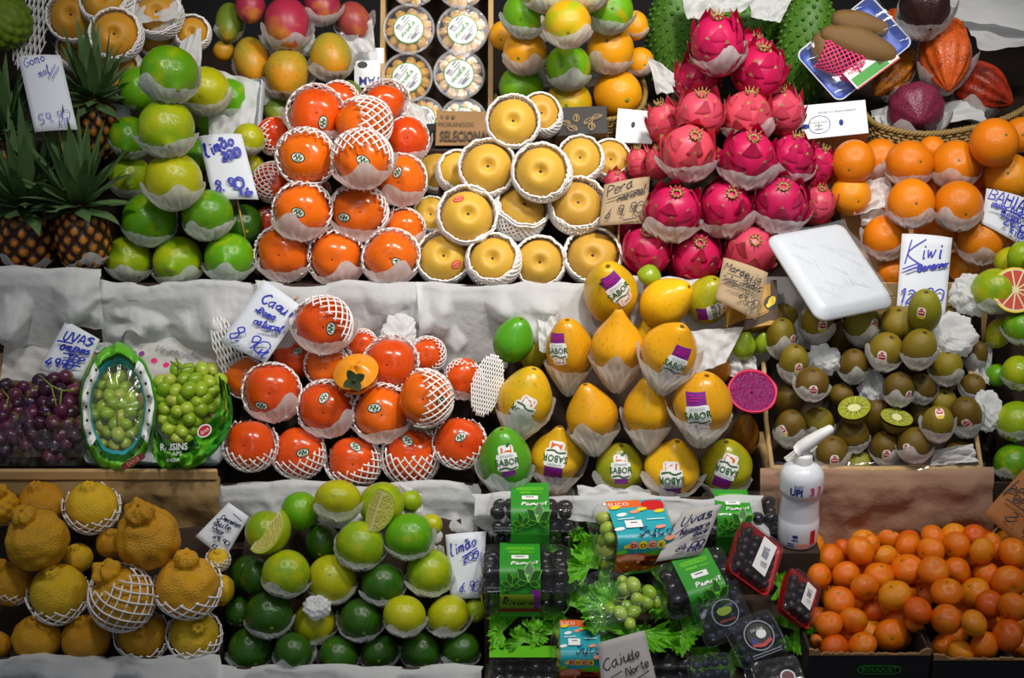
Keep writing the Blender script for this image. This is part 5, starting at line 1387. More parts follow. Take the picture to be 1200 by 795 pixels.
# ------------------------------------------------------------------ cartons on the top ledge
def carton(name, label, quad, d, lean, depth, mat, sidemat, shapes=(), mats=(), cat='box', lip=0.0):
    """a box whose near face fills the quad (top-left first); shapes are in units of the face width"""
    c = [sum(p[0] for p in quad) / 4, sum(p[1] for p in quad) / 4]; P0 = at(c[0], c[1], d); n = img(*lean); Q = []
    for u, v in quad:
        r = ray(u, v); Q.append(CAMP + r * ((P0 - CAMP).dot(n) / r.dot(n)))
    TL, TR, BR, BL = Q; B = [q - n * depth for q in Q]; o = sum(Q, Vector()) / 4 - n * depth * .5
    mb = MB(); I = lambda q, s: q + (sum(Q, Vector()) / 4 - q) * s
    f = [q - o for q in Q]; bk = [q - o for q in B]; fi = [I(q, .02) + n * .0008 - o for q in Q]
    mb.add(f + bk + fi, [(8, 11, 10, 9)], 0); mb.f += [(0, 3, 11, 8), (3, 2, 10, 11), (2, 1, 9, 10), (1, 0, 8, 9)]; mb.m += [0] * 4
    mb.f += [(0, 1, 5, 4), (1, 2, 6, 5), (2, 3, 7, 6), (3, 0, 4, 7), (4, 5, 6, 7)]; mb.m += [1] * 5
    root = mb.obj(name, [M[mat], M[sidemat]], None, smooth=False); root.location = o
    W = (TR - TL).length; A = (TL - BL).length / W
    if shapes:
        mb = MB(); flat_marks(mb, shapes, lambda x, y: ((BL * (1 - x) + BR * x) * (1 - y / A) + (TL * (1 - x) + TR * x) * (y / A)) - o, n, eps=.0012)
        mb.obj('print', [M[m] for m in mats], root)
    return tag(root, label, cat)
def berry(x, y, s): return [sh_ell(x, y, .75 * s, .85 * s, 0, 14), sh_ell(x, y + .1 * s, .5 * s, .5 * s, 1, 10), sh_ell(x, y + .1 * s, .32 * s, .34 * s, 0, 8)]
A = .62
dm = at_y(540, 150, .40); ddm = (dm - CAMP).dot(FWD)
carton('strawberry_carton', 'brown carton printed MORANGOS SELECIONADOS above the pears', [(512, 130), (606, 131), (608, 171), (510, 171)], ddm, (0, .1, 1), .06, 'cardboard', 'darkboard',
       berry(.065, .36, .03) + berry(.135, .36, .03) + berry(.205, .36, .03) + [sh_text('MORANGOS', .245, .27, .055, 0, maxw=.058), sh_text('SELECIONADOS', .445, .12, .13, 0, maxw=.078, bold=.03)], ['brown', 'cardboard'])
def leafy(x, y, s, a):
    P = spline([(0, -1), (.55, -.3), (.4, .5), (0, 1), (-.4, .5), (-.55, -.3), (0, -1)], 4) * s
    c, n = math.cos(a), math.sin(a); R = lambda q: np.stack([q[:, 0] * c - q[:, 1] * n + x, q[:, 0] * n + q[:, 1] * c + y], -1)
    return [sh_line(R(P), .012, 0), sh_line(R(np.array([(0, -1.0), (0, -.2), (0, .8)]) * s), .01, 0)] + [sh_line(R(np.array([(0, k - .2), (.2, k + .05), (.32, k + .2)]) * s), .008, 0) for k in (-.3, .1, .4)]
dk = (at_y(681, 140, .40) - CAMP).dot(FWD)
carton('printed_carton', 'charcoal carton with line drawings of leaves above the pears', [(659, 126), (711, 124), (712, 156), (651, 160)], dk, (.05, .45, .9), .05, 'greybox', 'cardboard',
       leafy(.15, .36, .1, 1.2) + leafy(.35, .46, .11, .2) + leafy(.62, .34, .12, -.9) + leafy(.78, .44, .11, -1.3) + leafy(.3, .14, .12, 1.0) + leafy(.68, .14, .11, .1), ['paleboard'])
dw = (at_y(745, 148, .40) - CAMP).dot(FWD)
carton('white_carton', 'plain white carton with a hand hole left of the dragon fruits', [(724, 127), (772, 131), (764, 169), (721, 167)], dw, (0, .35, .95), .06, 'whitebox', 'cardboard', [sh_ell(.42, .5, .05, .085, 0, 14)], ['black'])  # black oval paints the hand hole's inner shade on the face
dw2 = (at_y(978, 140, .38) - CAMP).dot(FWD)
carton('white_carton', 'white carton with a blue ring emblem behind the oranges', [(938, 124), (1014, 117), (1018, 156), (940, 164)], dw2, (0, .5, .9), .07, 'whitebox', 'cardboard',
       [sh_ell(.27, .24, .17, .17, 0, 28, inner=.93), sh_ell(.6, .24, .035, .06, 0, 12), sh_text('QUALIDADE', .25, .28, .04, 1, maxw=.035), sh_line([(.2, .22), (.32, .22)], .012, 1), sh_line([(.26, .17), (.26, .27)], .012, 1), sh_line([(.2, .15), (.32, .15)], .012, 1), sh_ell(.06, .22, .06, .04, 0, 12), sh_text('PRODUTO SELECIONADO', .55, .45, .035, 0, maxw=.05)], ['blueprint', 'grey'])  # narrow upright oval paints the dark of the hand hole
dmt = pd('MG', 430, 80, 1.8)
carton('grey_carton', 'pale carton with upside-down blue lettering behind the mangoes', [(415, 56), (450, 56), (450, 103), (415, 103)], dmt, (0, .1, 1), .04, 'whitebox', 'cardboard', [sh_ell(.28, .78, .17, .12, 0, 14), sh_text('TAM', .55, .22, .3, 1, maxw=.27, bold=.02, flip=True)], ['black', 'blueprint'])  # black oval stands in for the shade inside the hole

# ------------------------------------------------------------------ the standing carton of physalis cups
dp = (at_y(512, 90, .56) - CAMP).dot(FWD)
kp = dp / FPX; npv = img(0, .12, 1)
Mf = frame(at(512, 84, dp), npv)
root = empty('physalis_carton', Mf)
def lbox(name, x0, x1, y0, y1, z0, z1, mat, parent): return box_part(name, x0 * kp, x1 * kp, y0 * kp, y1 * kp, z0, z1, M[mat], parent, bevel=.0008)
lbox('back_panel', -66, 66, -96, 110, -.066, -.062, 'darkboard', root)
lbox('side_wall', -67, -61, -96, 110, -.062, .0, 'paleboard', root); lbox('side_wall', 60, 66, -96, 110, -.062, .0, 'paleboard', root)
lbox('bottom_wall', -61, 60, -96, -92, -.062, .0, 'paleboard', root); lbox('top_wall', -61, 60, 106, 110, -.062, 0, 'paleboard', root)
tag(root, 'open cardboard carton standing on edge holding the physalis cups', 'carton')
def cup_meshes():
    R = 1.0; nu = 48; w = np.arange(nu) * 2 * PI / nu
    ringp = lambda r, z: np.stack([r * np.cos(w), r * np.sin(w), np.full(nu, z)], -1)
    mb = MB(); mb.grid(np.array([ringp(r, z) for r, z in [(.76, -1.25), (.9, -.2), (.93, -.12), (.93, -.02)]]), closed=True); mb.f.append(tuple(range(nu))); mb.m.append(0)
    cup = mb.mesh('cup_body', M['clear'])
    mb = MB(); mb.grid(np.array([ringp(r, z) for r, z in [(.90, .0), (.92, .05), (1.0, .06), (1.02, .0), (1.0, -.1), (.94, -.1)]]), closed=True)
    rim = mb.mesh('lid_rim', M['milky'])
    mb = MB(); mb.grid(np.array([ringp(r, z) for r, z in [(.9, .0), (.5, .004), (.1, .004)]]), closed=True)
    for i in range(16):
        a = i * 2 * PI / 16 + .1; q = [(math.cos(a) * r, math.sin(a) * r, .012) for r in (.60, .75, .9)]
        mb.tube(q, .012, 4)
    lid = mb.mesh('lid', M['clear'])
    return cup, rim, lid
CUP = cup_meshes()
def cup_label():
    S = [sh_ell(0, 0, .6, .6, 1, 40), sh_ell(0, 0, .56, .56, 0, 40)]
    S += handwrite('physalis', -.42, -.05, .17, .03, 1, 0)
    for i, (x, y, w) in enumerate([(-.3, .28, .25), (.05, .3, .35), (-.3, .2, .6), (-.35, -.22, .3), (.08, -.22, .3), (-.25, -.3, .5), (-.15, -.4, .3)]): S.append(sh_line([(x, y), (x + w, y)], .035, 2))
    S += [sh_rect(-.2, .38, .22, .1, 2), sh_rect(.2, .42, .2, .06, 2), sh_rect(-.1, -.34, .3, .1, 2)]
    mb = MB(); flat_marks(mb, S, lambda x, y: (x, y, .02), Vector((0, 0, 1)), eps=.008)
    return mb.mesh('round_label', [M['white'], M['green'], M['grey']])
CLB = cup_label()
def husk_mesh():
    def fn(T, P):
        x, y, z = sph(T, P, 1 + .1 * np.cos(5 * P) * np.sin(T), 1.1); z = z + .55 * np.exp(-(T / .35) ** 2)
        return x * (1 - .2 * np.exp(-(T / .8) ** 2)), y, z
    mb = MB(); mb.add(*surf(25, 14, fn)); return mb.mesh('physalis_husk', M['husk'])
HUSK = husk_mesh()
cups = [(479, 34, 30, 'left column, second from top'), (542, 35, 30, 'right column, second from top'), (477, 91, 30, 'left column, third from top'), (538, 87, 30, 'right column, third from top'), (495, 139, 26, 'left column, half behind the persimmon tissue'), (543, 142, 28, 'right column, behind the strawberry carton'), (484, -22, 30, 'left column, cut by the top edge'), (540, -20, 30, 'right column, cut by the top edge')]
for u, v, r, w in cups:
    P = at(u, v, dp - .005); k = r * dp / FPX
    ang = RNG.choice([-.9, .8, -1.1, .9]); c = empty('physalis_cup', frame(P, img(RNG.uniform(-.05, .05), .12, 1), ang) @ Matrix.Scale(k, 4))
    link('cup_body', CUP[0], c); link('lid_rim', CUP[1], c); link('lid', CUP[2], c); link('round_label', CLB, c)
    tag(c, 'clear cup of golden physalis with round label, ' + w, 'cup', 'physalis cups in the carton')
    mw = c.matrix_world
    for i in range(11):
        a = i * 2 * PI / 11 + RNG.uniform(-.1, .1); rr = .66
        o = link('physalis', HUSK)
        q = Vector((math.cos(a) * rr, math.sin(a) * rr, -.28))
        o.matrix_world = frame(P, img(0, .12, 1), ang) @ Matrix.Scale(k, 4) @ Matrix.Translation(q) @ axis_rot(Vector((-math.cos(a), -math.sin(a), .5)), RNG.uniform(0, 6)).to_4x4() @ Matrix.Diagonal((.2, .2, .27, 1))
        tag(o, 'golden physalis husk inside the cup in the ' + w.replace(', ', ' '), 'physalis', 'physalis in the cup at ' + w)

# ------------------------------------------------------------------ wicker baskets
def basket(label, pts, rad, hgt, d_of, seed=0):
    """woven rim and side following a curve of pixel points at given depth"""
    P = [at(u, v, dd) for u, v, dd in pts]
    C = np.array(spline([tuple(p) for p in P], 10)); mb = MB(); o = Vector(C[len(C) // 2])
    C = C - np.array(o); L = np.concatenate([[0], np.cumsum(np.linalg.norm(np.diff(C, axis=0), axis=1))])
    n = int(L[-1] / .004) + 2; S = np.linspace(0, L[-1], n); Q = np.stack([np.interp(S, L, C[:, i]) for i in range(3)], -1)
    T = np.gradient(Q, axis=0); T /= np.linalg.norm(T, axis=1)[:, None]; U = np.array([0, 0, 1.0]); N_ = np.cross(T, U); N_ /= np.linalg.norm(N_, axis=1)[:, None]
    for s in range(3):      # braided rim
        ph = S * 330 + s * 2 * PI / 3
        mb.tube(Q + U * (np.sin(ph) * rad * .8)[:, None] + N_ * (np.cos(ph * 1.0) * rad * .7)[:, None], rad * .62, 5)
    rows = int(hgt / .0055)
    for r in range(rows):   # woven rows
        ph = S * 400 + (PI if r % 2 else 0)
        mb.tube(Q - U * (rad * 1.6 + r * .0055) + N_ * (np.sin(ph) * .0022)[:, None], .0024, 5)
    for i in range(0, n, 4):
        a = Q[i]; mb.tube([a - U * rad, a - U * (hgt + rad)], .002, 5)
    ob = mb.obj('wicker_basket', M['wicker'], None); ob.location = o
    return tag(ob, label, 'basket')
dg = pd('GO', 670, 130, -.6)
basket('wicker basket holding the green oranges', [(752, 92, dg + .08), (756, 112, dg + .03), (742, 134, dg - .01), (690, 142, dg - .015), (620, 140, dg - .01), (586, 130, dg + .03), (580, 112, dg + .08)], .004, .05, None)
dc = pd('CA', 1090, 150, -.6)
basket('wicker basket holding the cacao pods', [(1012, 132, dc + .05), (1030, 148, dc), (1080, 157, dc - .01), (1130, 152, dc - .01), (1180, 138, dc), (1215, 118, dc + .05)], .0045, .05, None)
# ------------------------------------------------------------------ cut fruit shown on the piles
def half_body(fn, key, mat, o_name, face=None):
    """lower half of a fruit body (cut plane at z = 0, facing +Z)"""
    vs, fs = surf(36, 12, fn, PI / 2, PI)
    # surf adds a fan over the open side: that is the cut face; drop it, a face part covers it
    fs = [f for f in fs if not (len(f) == 3 and (len(vs) - 2) in f)]
    mb = MB(); mb.add(vs, fs); return mb.mesh(key, mat)
def disc_face(shapes, z=.0, eps=.004):
    mb = MB(); flat_marks(mb, shapes, lambda x, y: (x, y, z), Vector((0, 0, 1)), eps=eps); return mb
# grapefruit half, facing the customer
dG = pd('GF', 1188, 340, -.9)
me = half_body(lambda T, P: sph(T, P), 'grapefruit_half', M['lime'], '')
g = link('grapefruit_half', me); g.matrix_world = frame(at(1190, 340, dG), img(-.05, .1, 1)) @ Matrix.Scale(27 * dG / FPX, 4); g.color = (*lin('8fb010')[:3], .4)
S = [sh_ell(0, 0, 1.0, 1.0, 0, 48), sh_ell(0, 0, .93, .93, 1, 48)]
for i in range(11):
    a0, a1 = 2 * PI * i / 11 + .035, 2 * PI * (i + 1) / 11 - .035
    S.append(sh_poly([(.12 * math.cos((a0 + a1) / 2), .12 * math.sin((a0 + a1) / 2))] + [(.86 * math.cos(a0 + (a1 - a0) * k / 6), .86 * math.sin(a0 + (a1 - a0) * k / 6)) for k in range(7)], 2))
S.append(sh_ell(0, 0, .11, .11, 1, 12))
disc_face(S).obj('cut_face', [M['yellow'], M['pith'], M['flesh_gf']], g)
tag(g, 'halved grapefruit showing pink segments at the right edge', 'grapefruit')
# dragon fruit half on the papayas
dD = pd('PA', 880, 460, -.9)
mb = MB(); nu = 40; w = np.arange(nu) * 2 * PI / nu; f = bumpy(3, 8, 2, 6)
rg = lambda r, z, wob=0: np.stack([(r + wob * np.sin(7 * w)) * np.cos(w), (r + wob * np.sin(5 * w)) * np.sin(w), np.full(nu, z) + wob * np.cos(6 * w)], -1)
mb.grid(np.array([rg(.1, -.75), rg(.5, -.66), rg(.85, -.4), rg(1.0, -.08, .01), rg(1.02, .04, .02), rg(.95, .06, .01), rg(.9, .0)]), closed=True); mb.f.append(tuple(range(nu))); mb.m.append(0)
g = mb.obj('dragon_fruit_half', M['dragonrind'], None); g.matrix_world = frame(at(882, 459, dD), img(.08, .38, .92)) @ Matrix.Diagonal((29 * dD / FPX, 27 * dD / FPX, 29 * dD / FPX, 1))
mb = MB(); mb.grid(np.array([rg(.91, .0), rg(.75, -.05), rg(.4, -.09), rg(.05, -.1)]), closed=True)
fl = mb.obj('purple_flesh', M['flesh_dragon'], g)
mb = MB()
for i in range(90):
    a, r = RNG.uniform(0, 6.28), .85 * math.sqrt(RNG.random()); P = Vector((r * math.cos(a), r * math.sin(a), -.1 + .1 * r * r))
    mb.tube([P, P + Vector((.012, .0, .012)), P + Vector((.03, 0, .004))], [.006, .016, .006], 4)
mb.obj('seeds', M['seed'], fl)
tag(g, 'halved dragon fruit showing purple flesh beside the papayas', 'dragon fruit')
# lime wedges
def wedge(label, u, v, d, r, zimg, inner, span, seed, name='lime_wedge', col='9ab616', face='flesh_lime', sq=1.0):
    z = img(*zimg); x = -img(*inner); x = (x - z * x.dot(z)).normalized(); y = z.cross(x); R = Matrix(((x.x, y.x, z.x), (x.y, y.y, z.y), (x.z, y.z, z.z))).to_4x4()
    h = math.radians(span) / 2; k = r * d / FPX; mb = MB(); n = 14; t = np.linspace(0.02, PI - .02, 20); p = np.linspace(-h, h, n)
    T, P = np.meshgrid(t, p, indexing='ij'); X, Y, Z = sph(T, P); mb.grid(np.stack([X, Y, Z], -1))
    o = mb.obj(name, M['lime'], None); o.matrix_world = Matrix.Translation(at(u, v, d)) @ R @ Matrix.Diagonal((k, k, k * sq, 1)) @ Matrix.Translation((-.45, 0, 0)); o.color = (*lin(col)[:3], .3)
    for s in (-1, 1):
        mb = MB(); c, sn = math.cos(h * s), math.sin(h * s)
        def pt(a, b): return (a * c, a * sn, b)
        N_ = Vector((-sn * s, c * s, 0)); N_ = N_ if True else N_
        out = [(math.sin(q), math.cos(q)) for q in np.linspace(0, PI, 24)]
        mb.add([pt(a, b) for a, b in out], [tuple(range(24))], 0)
        q2 = [(a * .9, b * .9) for a, b in out]
        mb.add([Vector(pt(a, b)) + N_ * .004 for a, b in q2], [tuple(range(24))], 1)
        q3 = [(a * .84 + .06, b * .84) for a, b in out]
        mb.add([Vector(pt(a, b)) + N_ * .008 for a, b in q3], [tuple(range(24))], 2)
        mb.obj('cut_face', [M['rind'], M['pith'], M[face]], o, smooth=False)
    return tag(o, label, 'lime', 'cut lime wedges')
wedge('cut lime wedge resting on the upper left of the lower limes', 322, 628, pd('LL', 322, 626, -.9), 30, (.62, .78, .1), (-.95, .55, .25), 120, 1)
wedge('cut lime wedge standing on the top limes of the lower pile', 444, 598, pd('LL', 444, 598, -1.3), 27, (.32, .95, .1), (-.15, .1, 1), 75, 2, col='b4b824')
# cut persimmon with its calyx
dP = pd('PL', 417, 438, -1.3); k = dP / FPX
me = half_body(lambda T, P: (lambda x, y, z: (x * (1 + .04 * np.cos(4 * P)), y * (1 + .04 * np.cos(4 * P)), z))(*sph(T, P, 1, .95)), 'persimmon_half', M['persimmon'], '')
g = link('persimmon_half', me); g.matrix_world = frame(at(417, 436, dP), img(-.12, .62, .78)) @ Matrix.Scale(27 * k, 4); g.color = (*lin('ee8a12')[:3], .0)
mb = MB(); f = bumpy(9, 8, 1, 5); R_ = []
for q in np.linspace(1, .03, 10):
    ww = np.arange(40) * 2 * PI / 40; x, y = q * np.cos(ww), q * np.sin(ww); R_.append(np.stack([x, y, .42 * (1 - q ** 2) * (1 + .3 * np.cos(2 * ww)) + .05 * f(x, y, 0 * x) * (1 - q)], -1))
mb.grid(np.array(R_), closed=True); mb.f.append(tuple(range(len(mb.v) - 40, len(mb.v)))); mb.m.append(0); mb.obj('cut_flesh', M['flesh_pers'], g)
mb = MB()
for i in range(4):
    a = i * PI / 2 + .5; rows = []
    for s in np.linspace(0, 1, 6):
        wd = .2 * math.sin(PI * (.12 + s * .85)) ** .8; c = Vector((math.cos(a), math.sin(a), 0)); sd = Vector((-math.sin(a), math.cos(a), 0))
        rows.append([c * (s * .52) + sd * (wd * b) + Vector((0, 0, .06 + .1 * s * s)) for b in (-1, 0, 1)])
    mb.grid(np.array(rows))
mb.tube([(0, 0, .03), (0, 0, .16)], [.09, .07], 8)
cx = mb.obj('calyx', M['leafg'], g); cx.matrix_basis = g.matrix_world.inverted() @ frame(at(415, 446, dP - 27 * k * .97), img(.0, -.1, 1)) @ Matrix.Scale(27 * k, 4)
tag(g, 'cut persimmon showing orange flesh and dark calyx on the lower persimmons', 'persimmon')
# halved kiwis
for u, v, L, n_, lab, r in [(1001, 478, -.8, (-.25, .72, .65), 'halved kiwi showing green flesh, left of the two', 19), (1051, 489, -.8, (.1, .85, .5), 'halved kiwi showing green flesh, right of the two', 19)]:
    dk_ = pd('KI', u, v, L); me = half_body(lambda T, P: sph(T, P, 1, 1.1), 'kiwi_half', M['kiwi'], '')
    g = link('kiwi_half', me); g.matrix_world = frame(at(u, v, dk_), img(*n_), RNG.uniform(0, 3)) @ Matrix.Scale(r * dk_ / FPX, 4); g.color = (*lin('6f6418')[:3], .2)
    S = [sh_ell(0, 0, 1, 1, 0, 32), sh_ell(0, 0, .4, .3, 1, 20)] + [sh_ell(.5 * math.cos(a), .45 * math.sin(a), .07, .03, 2, 8, a) for a in np.linspace(0, 2 * PI, 17)[:-1]] + [sh_line([(.42 * math.cos(a), .34 * math.sin(a)), (.9 * math.cos(a), .9 * math.sin(a))], .03, 1) for a in np.linspace(0, 2 * PI, 13)[:-1]]
    disc_face(S, eps=.006).obj('cut_face', [M['flesh_kiwi'], M['kcore'], M['seed']], g)
    tag(g, lab, 'kiwi', 'halved kiwis on the kiwi tray')

# ------------------------------------------------------------------ kiwi tray rim wrapped in film
_, kx0, kx1, kY, _, _, kz = CR['KI']; kz -= .008
mb = MB()
def rimtube(pts, rad): mb.tube(pts, rad, 6)
rimtube([(kx0 + .005, kY + .004, kz + .008), ((kx0 + kx1) / 2, kY + .002, kz + .007), (kx1 - .005, kY + .004, kz + .008)], .006)
rimtube([(kx0 + .005, kY + .004, kz + .008), (kx0 + .003, kY + .08, kz + .05), (kx0 + .003, kY + .14, kz + .12)], .004)
rimtube([(kx1 - .005, kY + .004, kz + .008), (kx1 - .003, kY + .08, kz + .05), (kx1 - .003, kY + .14, kz + .12)], .004)
tr = mb.obj('kiwi_tray', M['paleboard'], None); tag(tr, 'shallow pale tray rim wrapped in film round the kiwis', 'tray')
mb = MB(); cr = creases(77, 8, 3, 9); Pg = np.zeros((12, 60, 3))
for j in range(12):
    for i in range(60):
        x = kx0 + (kx1 - kx0) * i / 59; t = j / 11; Pg[j, i] = (x, kY - .009 + .03 * max(0, t - .5) + .004 * float(cr(i / 8, t)), kz - .012 + .03 * t + .004 * float(cr(i / 9 + 3, t)))
mb.grid(Pg); mb.obj('cling_film', M['film'], tr)

# ------------------------------------------------------------------ grapes
GM = {True: fmesh('grape'), False: fmesh('darkgrape')}
def grape_bunch(label, pts, dark, pile, stems=(), group=None, base=None, cols=None):
    """pts: u, v, radius px, layer"""
    u0, v0 = np.mean([p[0] for p in pts]), max(p[1] for p in pts); root = empty('grape_bunch', Matrix.Translation(at(u0, v0, pd(pile, u0, v0, 0)))); inv = root.matrix_world.inverted()
    for u, v, r, L in pts:
        d = pd(pile, u, v, L); o = link('grape', GM[not dark], root)
        w = img(RNG.uniform(-.7, .7), RNG.uniform(-.9, .5), RNG.uniform(.3, 1))
        o.matrix_basis = inv @ Matrix.Translation(at(u, v, d)) @ axis_rot(w).to_4x4() @ Matrix.Scale(r * d / FPX * (.94 if not dark else .97), 4)
        c = lin(RNG.choice(cols)); o.color = (*c[:3], RNG.uniform(-.05, .3))
    if stems:
        mb = MB()
        for st in stems: mb.tube([inv @ at(u, v, pd(pile, u, v, L)) for u, v, L in st], .0014, 5)
        mb.obj('stem', M['gstem'], root)
    return tag(root, label, 'grapes', group)
def scatter(cx, cy, rx, ry, r, n, seed, inside=None, Lc=-1.0, jit=.25):
    """closely set grapes over an oval mound, nearest in the middle"""
    rg = random.Random(seed); out = []; step = r * 1.62; j = 0
    y = cy - ry + r
    while y < cy + ry:
        x = cx - rx + (step / 2 if j % 2 else 0)
        while x < cx + rx:
            q = ((x - cx) / rx) ** 2 + ((y - cy) / ry) ** 2
            if q < 1.02 and (inside is None or inside(x, y)): out.append((x + rg.uniform(-jit, jit) * r, y + rg.uniform(-jit, jit) * r, r * rg.uniform(.88, 1.12), Lc * (1 - q) + rg.uniform(-.2, .2)))
            x += step
        y += step * .82; j += 1
    return out
GCOL = ['96b428', 'a4bc38', '86a824', 'b0bc48']; DCOL = ['4a1c38', '5c2440', '3c1830', '6a2c44', '341a38']
grape_bunch('bunch of purple grapes in clear bag under the chilenas card', scatter(64, 486, 46, 50, 9.4, 0, 1), True, 'GR', [[(46, 440, -1), (60, 452, -1.4), (72, 458, -1.4), (88, 458, -1)], [(60, 452, -1.4), (66, 476, -1.5)], [(72, 458, -1.4), (70, 480, -1.5)]], 'bagged purple grapes', cols=DCOL)
grape_bunch('bunch of purple grapes in clear bag at the left edge', scatter(2, 492, 26, 50, 9.4, 0, 2), True, 'GR', [[(2, 456, -.8), (10, 466, -1.2), (6, 480, -1.4)]], 'bagged purple grapes', cols=DCOL)
grape_bunch('bunch of green grapes inside the bordered printed bag', scatter(137, 480, 31, 58, 8.4, 0, 3), False, 'GR', [[(120, 432, -.5), (134, 450, -1), (138, 500, -1.2)]], 'bagged green grapes', cols=GCOL)
grape_bunch('bunch of green grapes spilling over the opened green bag', scatter(222, 462, 42, 36, 8.6, 0, 4, lambda x, y: x < 262) + scatter(212, 496, 26, 24, 8.6, 0, 5, Lc=-.6), False, 'GR', [[(200, 424, -.5), (212, 432, -1), (226, 430, -1.2)], [(206, 420, -.3), (212, 432, -1)]], 'bagged green grapes', cols=GCOL)
def gp(u, v, L): return at(u, v, pd('GR', u, v, L))
# clear bags round the purple grapes
for cx, lab, w in [(66, 'crumpled clear bag around the purple grapes under the chilenas card', 46), (2, 'crumpled clear bag around the purple grapes at the left edge', 32)]:
    mb = MB(); cr = creases(int(cx) + 5, 9, 1.5, 6); n, m = 40, 22; Pg = np.zeros((m + 1, n + 1, 3))
    for j in range(m + 1):
        for i in range(n + 1):
            s, t = i / n * 2 - 1, j / m
            u = cx + s * w * (1.02 - .12 * (1 - t)); v = 546 - t * (46 + 34 * s * s + 6 * math.sin(5 * s)); q = 1 - s * s
            Pg[j, i] = gp(u, v, -.9 - 1.1 * q * (1 - abs(t - .5)) + 1.2 * float(cr(s * .8, t)) * .8)
    mb.grid(Pg); tag(mb.obj('grape_bag', M['film'], None), lab, 'bag', 'grape bags')
# the bordered printed bag: a puffy printed ring round a clear window
mb = MB(); n = 72; prof = [0.70, .76, .82, .88, .93, .98, 1.03, 1.06]; cr = creases(8, 7, 1, 4); Pg = np.zeros((len(prof), n, 3))
for a, q in enumerate(prof):
    for i in range(n):
        w = 2 * PI * i / n; qq = q * (1 + .012 * math.sin(5 * w) + .012 * math.sin(9 * w + 1) + .01 * math.sin(17 * w)); bul = math.sin(PI * (a + .5) / len(prof))
        Pg[a, i] = gp(138 + 43 * qq * math.cos(w), 479 - 72 * qq * math.sin(w), -.9 - .9 * bul * (1 + .5 * math.sin(9 * w) * math.sin(5 * w + q * 6) + .2 * math.sin(23 * w + q * 9)) + (1.2 if a == len(prof) - 1 else 0))
mb.grid(Pg, closed=True)
for k in range(len(mb.m)):
    a, i = k // n, k % n; w = i / n * 360
    top, bot = 50 < w < 130, 215 < w < 325
    if a in (0,): m_ = 1
    elif a >= 5: m_ = 2 if a == 5 else 3
    else: m_ = 0
    if bot: m_ = 3 if a >= 3 else (4 if a > 0 else 1)
    if top: m_ = 3 if a >= 3 else (4 if a > 1 else 1)
    mb.m[k] = m_
bag = mb.obj('grape_bag', [M['white'], M['teal'], M['green'], M['lgreen'], M['dgreen']], None); tag(bag, 'clear grape bag with green and white dotted border', 'bag', 'grape bags')
mb = MB(); Q = []
for q in (.72, .5, .25, .05):
    Q.append([gp(138 + 43 * q * math.cos(2 * PI * i / 48), 479 - 72 * q * math.sin(2 * PI * i / 48), -1.6 - .7 * (1 - q) + .3 * float(cr(i / 8, q))) for i in range(48)])
mb.grid(np.array(Q), closed=True); mb.obj('clear_window', M['film'], bag)
mb = MB()
for i, w in enumerate(np.linspace(-62, 58, 9)):
    for side in (0, 180):
        a = math.radians(w + side); P = gp(138 + 43 * .86 * math.cos(a), 479 - 72 * .86 * math.sin(a), -2.05); mb.add(*[[P + (RIGHT * math.cos(b) + UP * math.sin(b) * 1.3) * .002 for b in np.linspace(0, 2 * PI, 9)[:-1]], [tuple(range(8))]])
mb.obj('printed_dots', M['black'], bag)
mb = MB(); Pm = frame(gp(156, 541, -2.2), img(.1, .1, 1), math.radians(32)); kk = .00128
flat_marks(mb, [sh_rect(0, 0, 30, 8, 0, rnd=3), sh_text('DOCE', 0, 0, 4.5, 1, maxw=4)], lambda x, y: Pm @ Vector((x * kk, y * kk, 0)), Pm.to_3x3() @ Vector((0, 0, 1)), eps=.0008); mb.obj('logo', [M['maroon'], M['salmon']], bag)
# the opened green bag
mb = MB(); n, m = 46, 16; low = spline([(178, 530), (188, 547), (206, 552), (228, 548), (252, 530), (268, 505), (273, 482), (268, 452)], 8); up = spline([(181, 500), (192, 514), (208, 519), (222, 518), (236, 504), (252, 486), (258, 470), (256, 440)], 8)
I = np.linspace(0, len(low) - 1, n + 1); lw = np.stack([np.interp(I, range(len(low)), low[:, k]) for k in (0, 1)], -1); upx = np.stack([np.interp(I, range(len(up)), up[:, k]) for k in (0, 1)], -1); cr = creases(21, 9, 1.2, 5); Pg = np.zeros((m + 1, n + 1, 3))
def bagpt(i, j):
    t = j / m; u, v = lw[i] * (1 - t) + upx[i] * t; return gp(u, v, -1.5 - .6 * math.sin(PI * t) + 1.6 * float(cr(i / n * 2.2, t * .8)))
for j in range(m + 1):
    for i in range(n + 1): Pg[j, i] = bagpt(i, j)
mb.grid(Pg)
for k in range(len(mb.m)):
    j, i = k // n, k % n; x = i / n
    mb.m[k] = 1 if x < .5 and j > 9 else (0 if x < .5 else (2 if (j < 5 or j > 12) else 0))
    if x > .8 and 6 < j < 12: mb.m[k] = 3
bag = mb.obj('grape_bag', [M['lgreen'], M['dgreen'], M['green'], M['olive']], None); tag(bag, 'opened bright green printed bag under spilling green grapes', 'bag', 'grape bags')
mb = MB(); Pm = frame(gp(204, 527, -3.0), img(0, .1, 1), math.radians(2))
fm = lambda x, y: Pm @ Vector((x * kk, y * kk, 0)); nz_ = Pm.to_3x3() @ Vector((0, 0, 1))
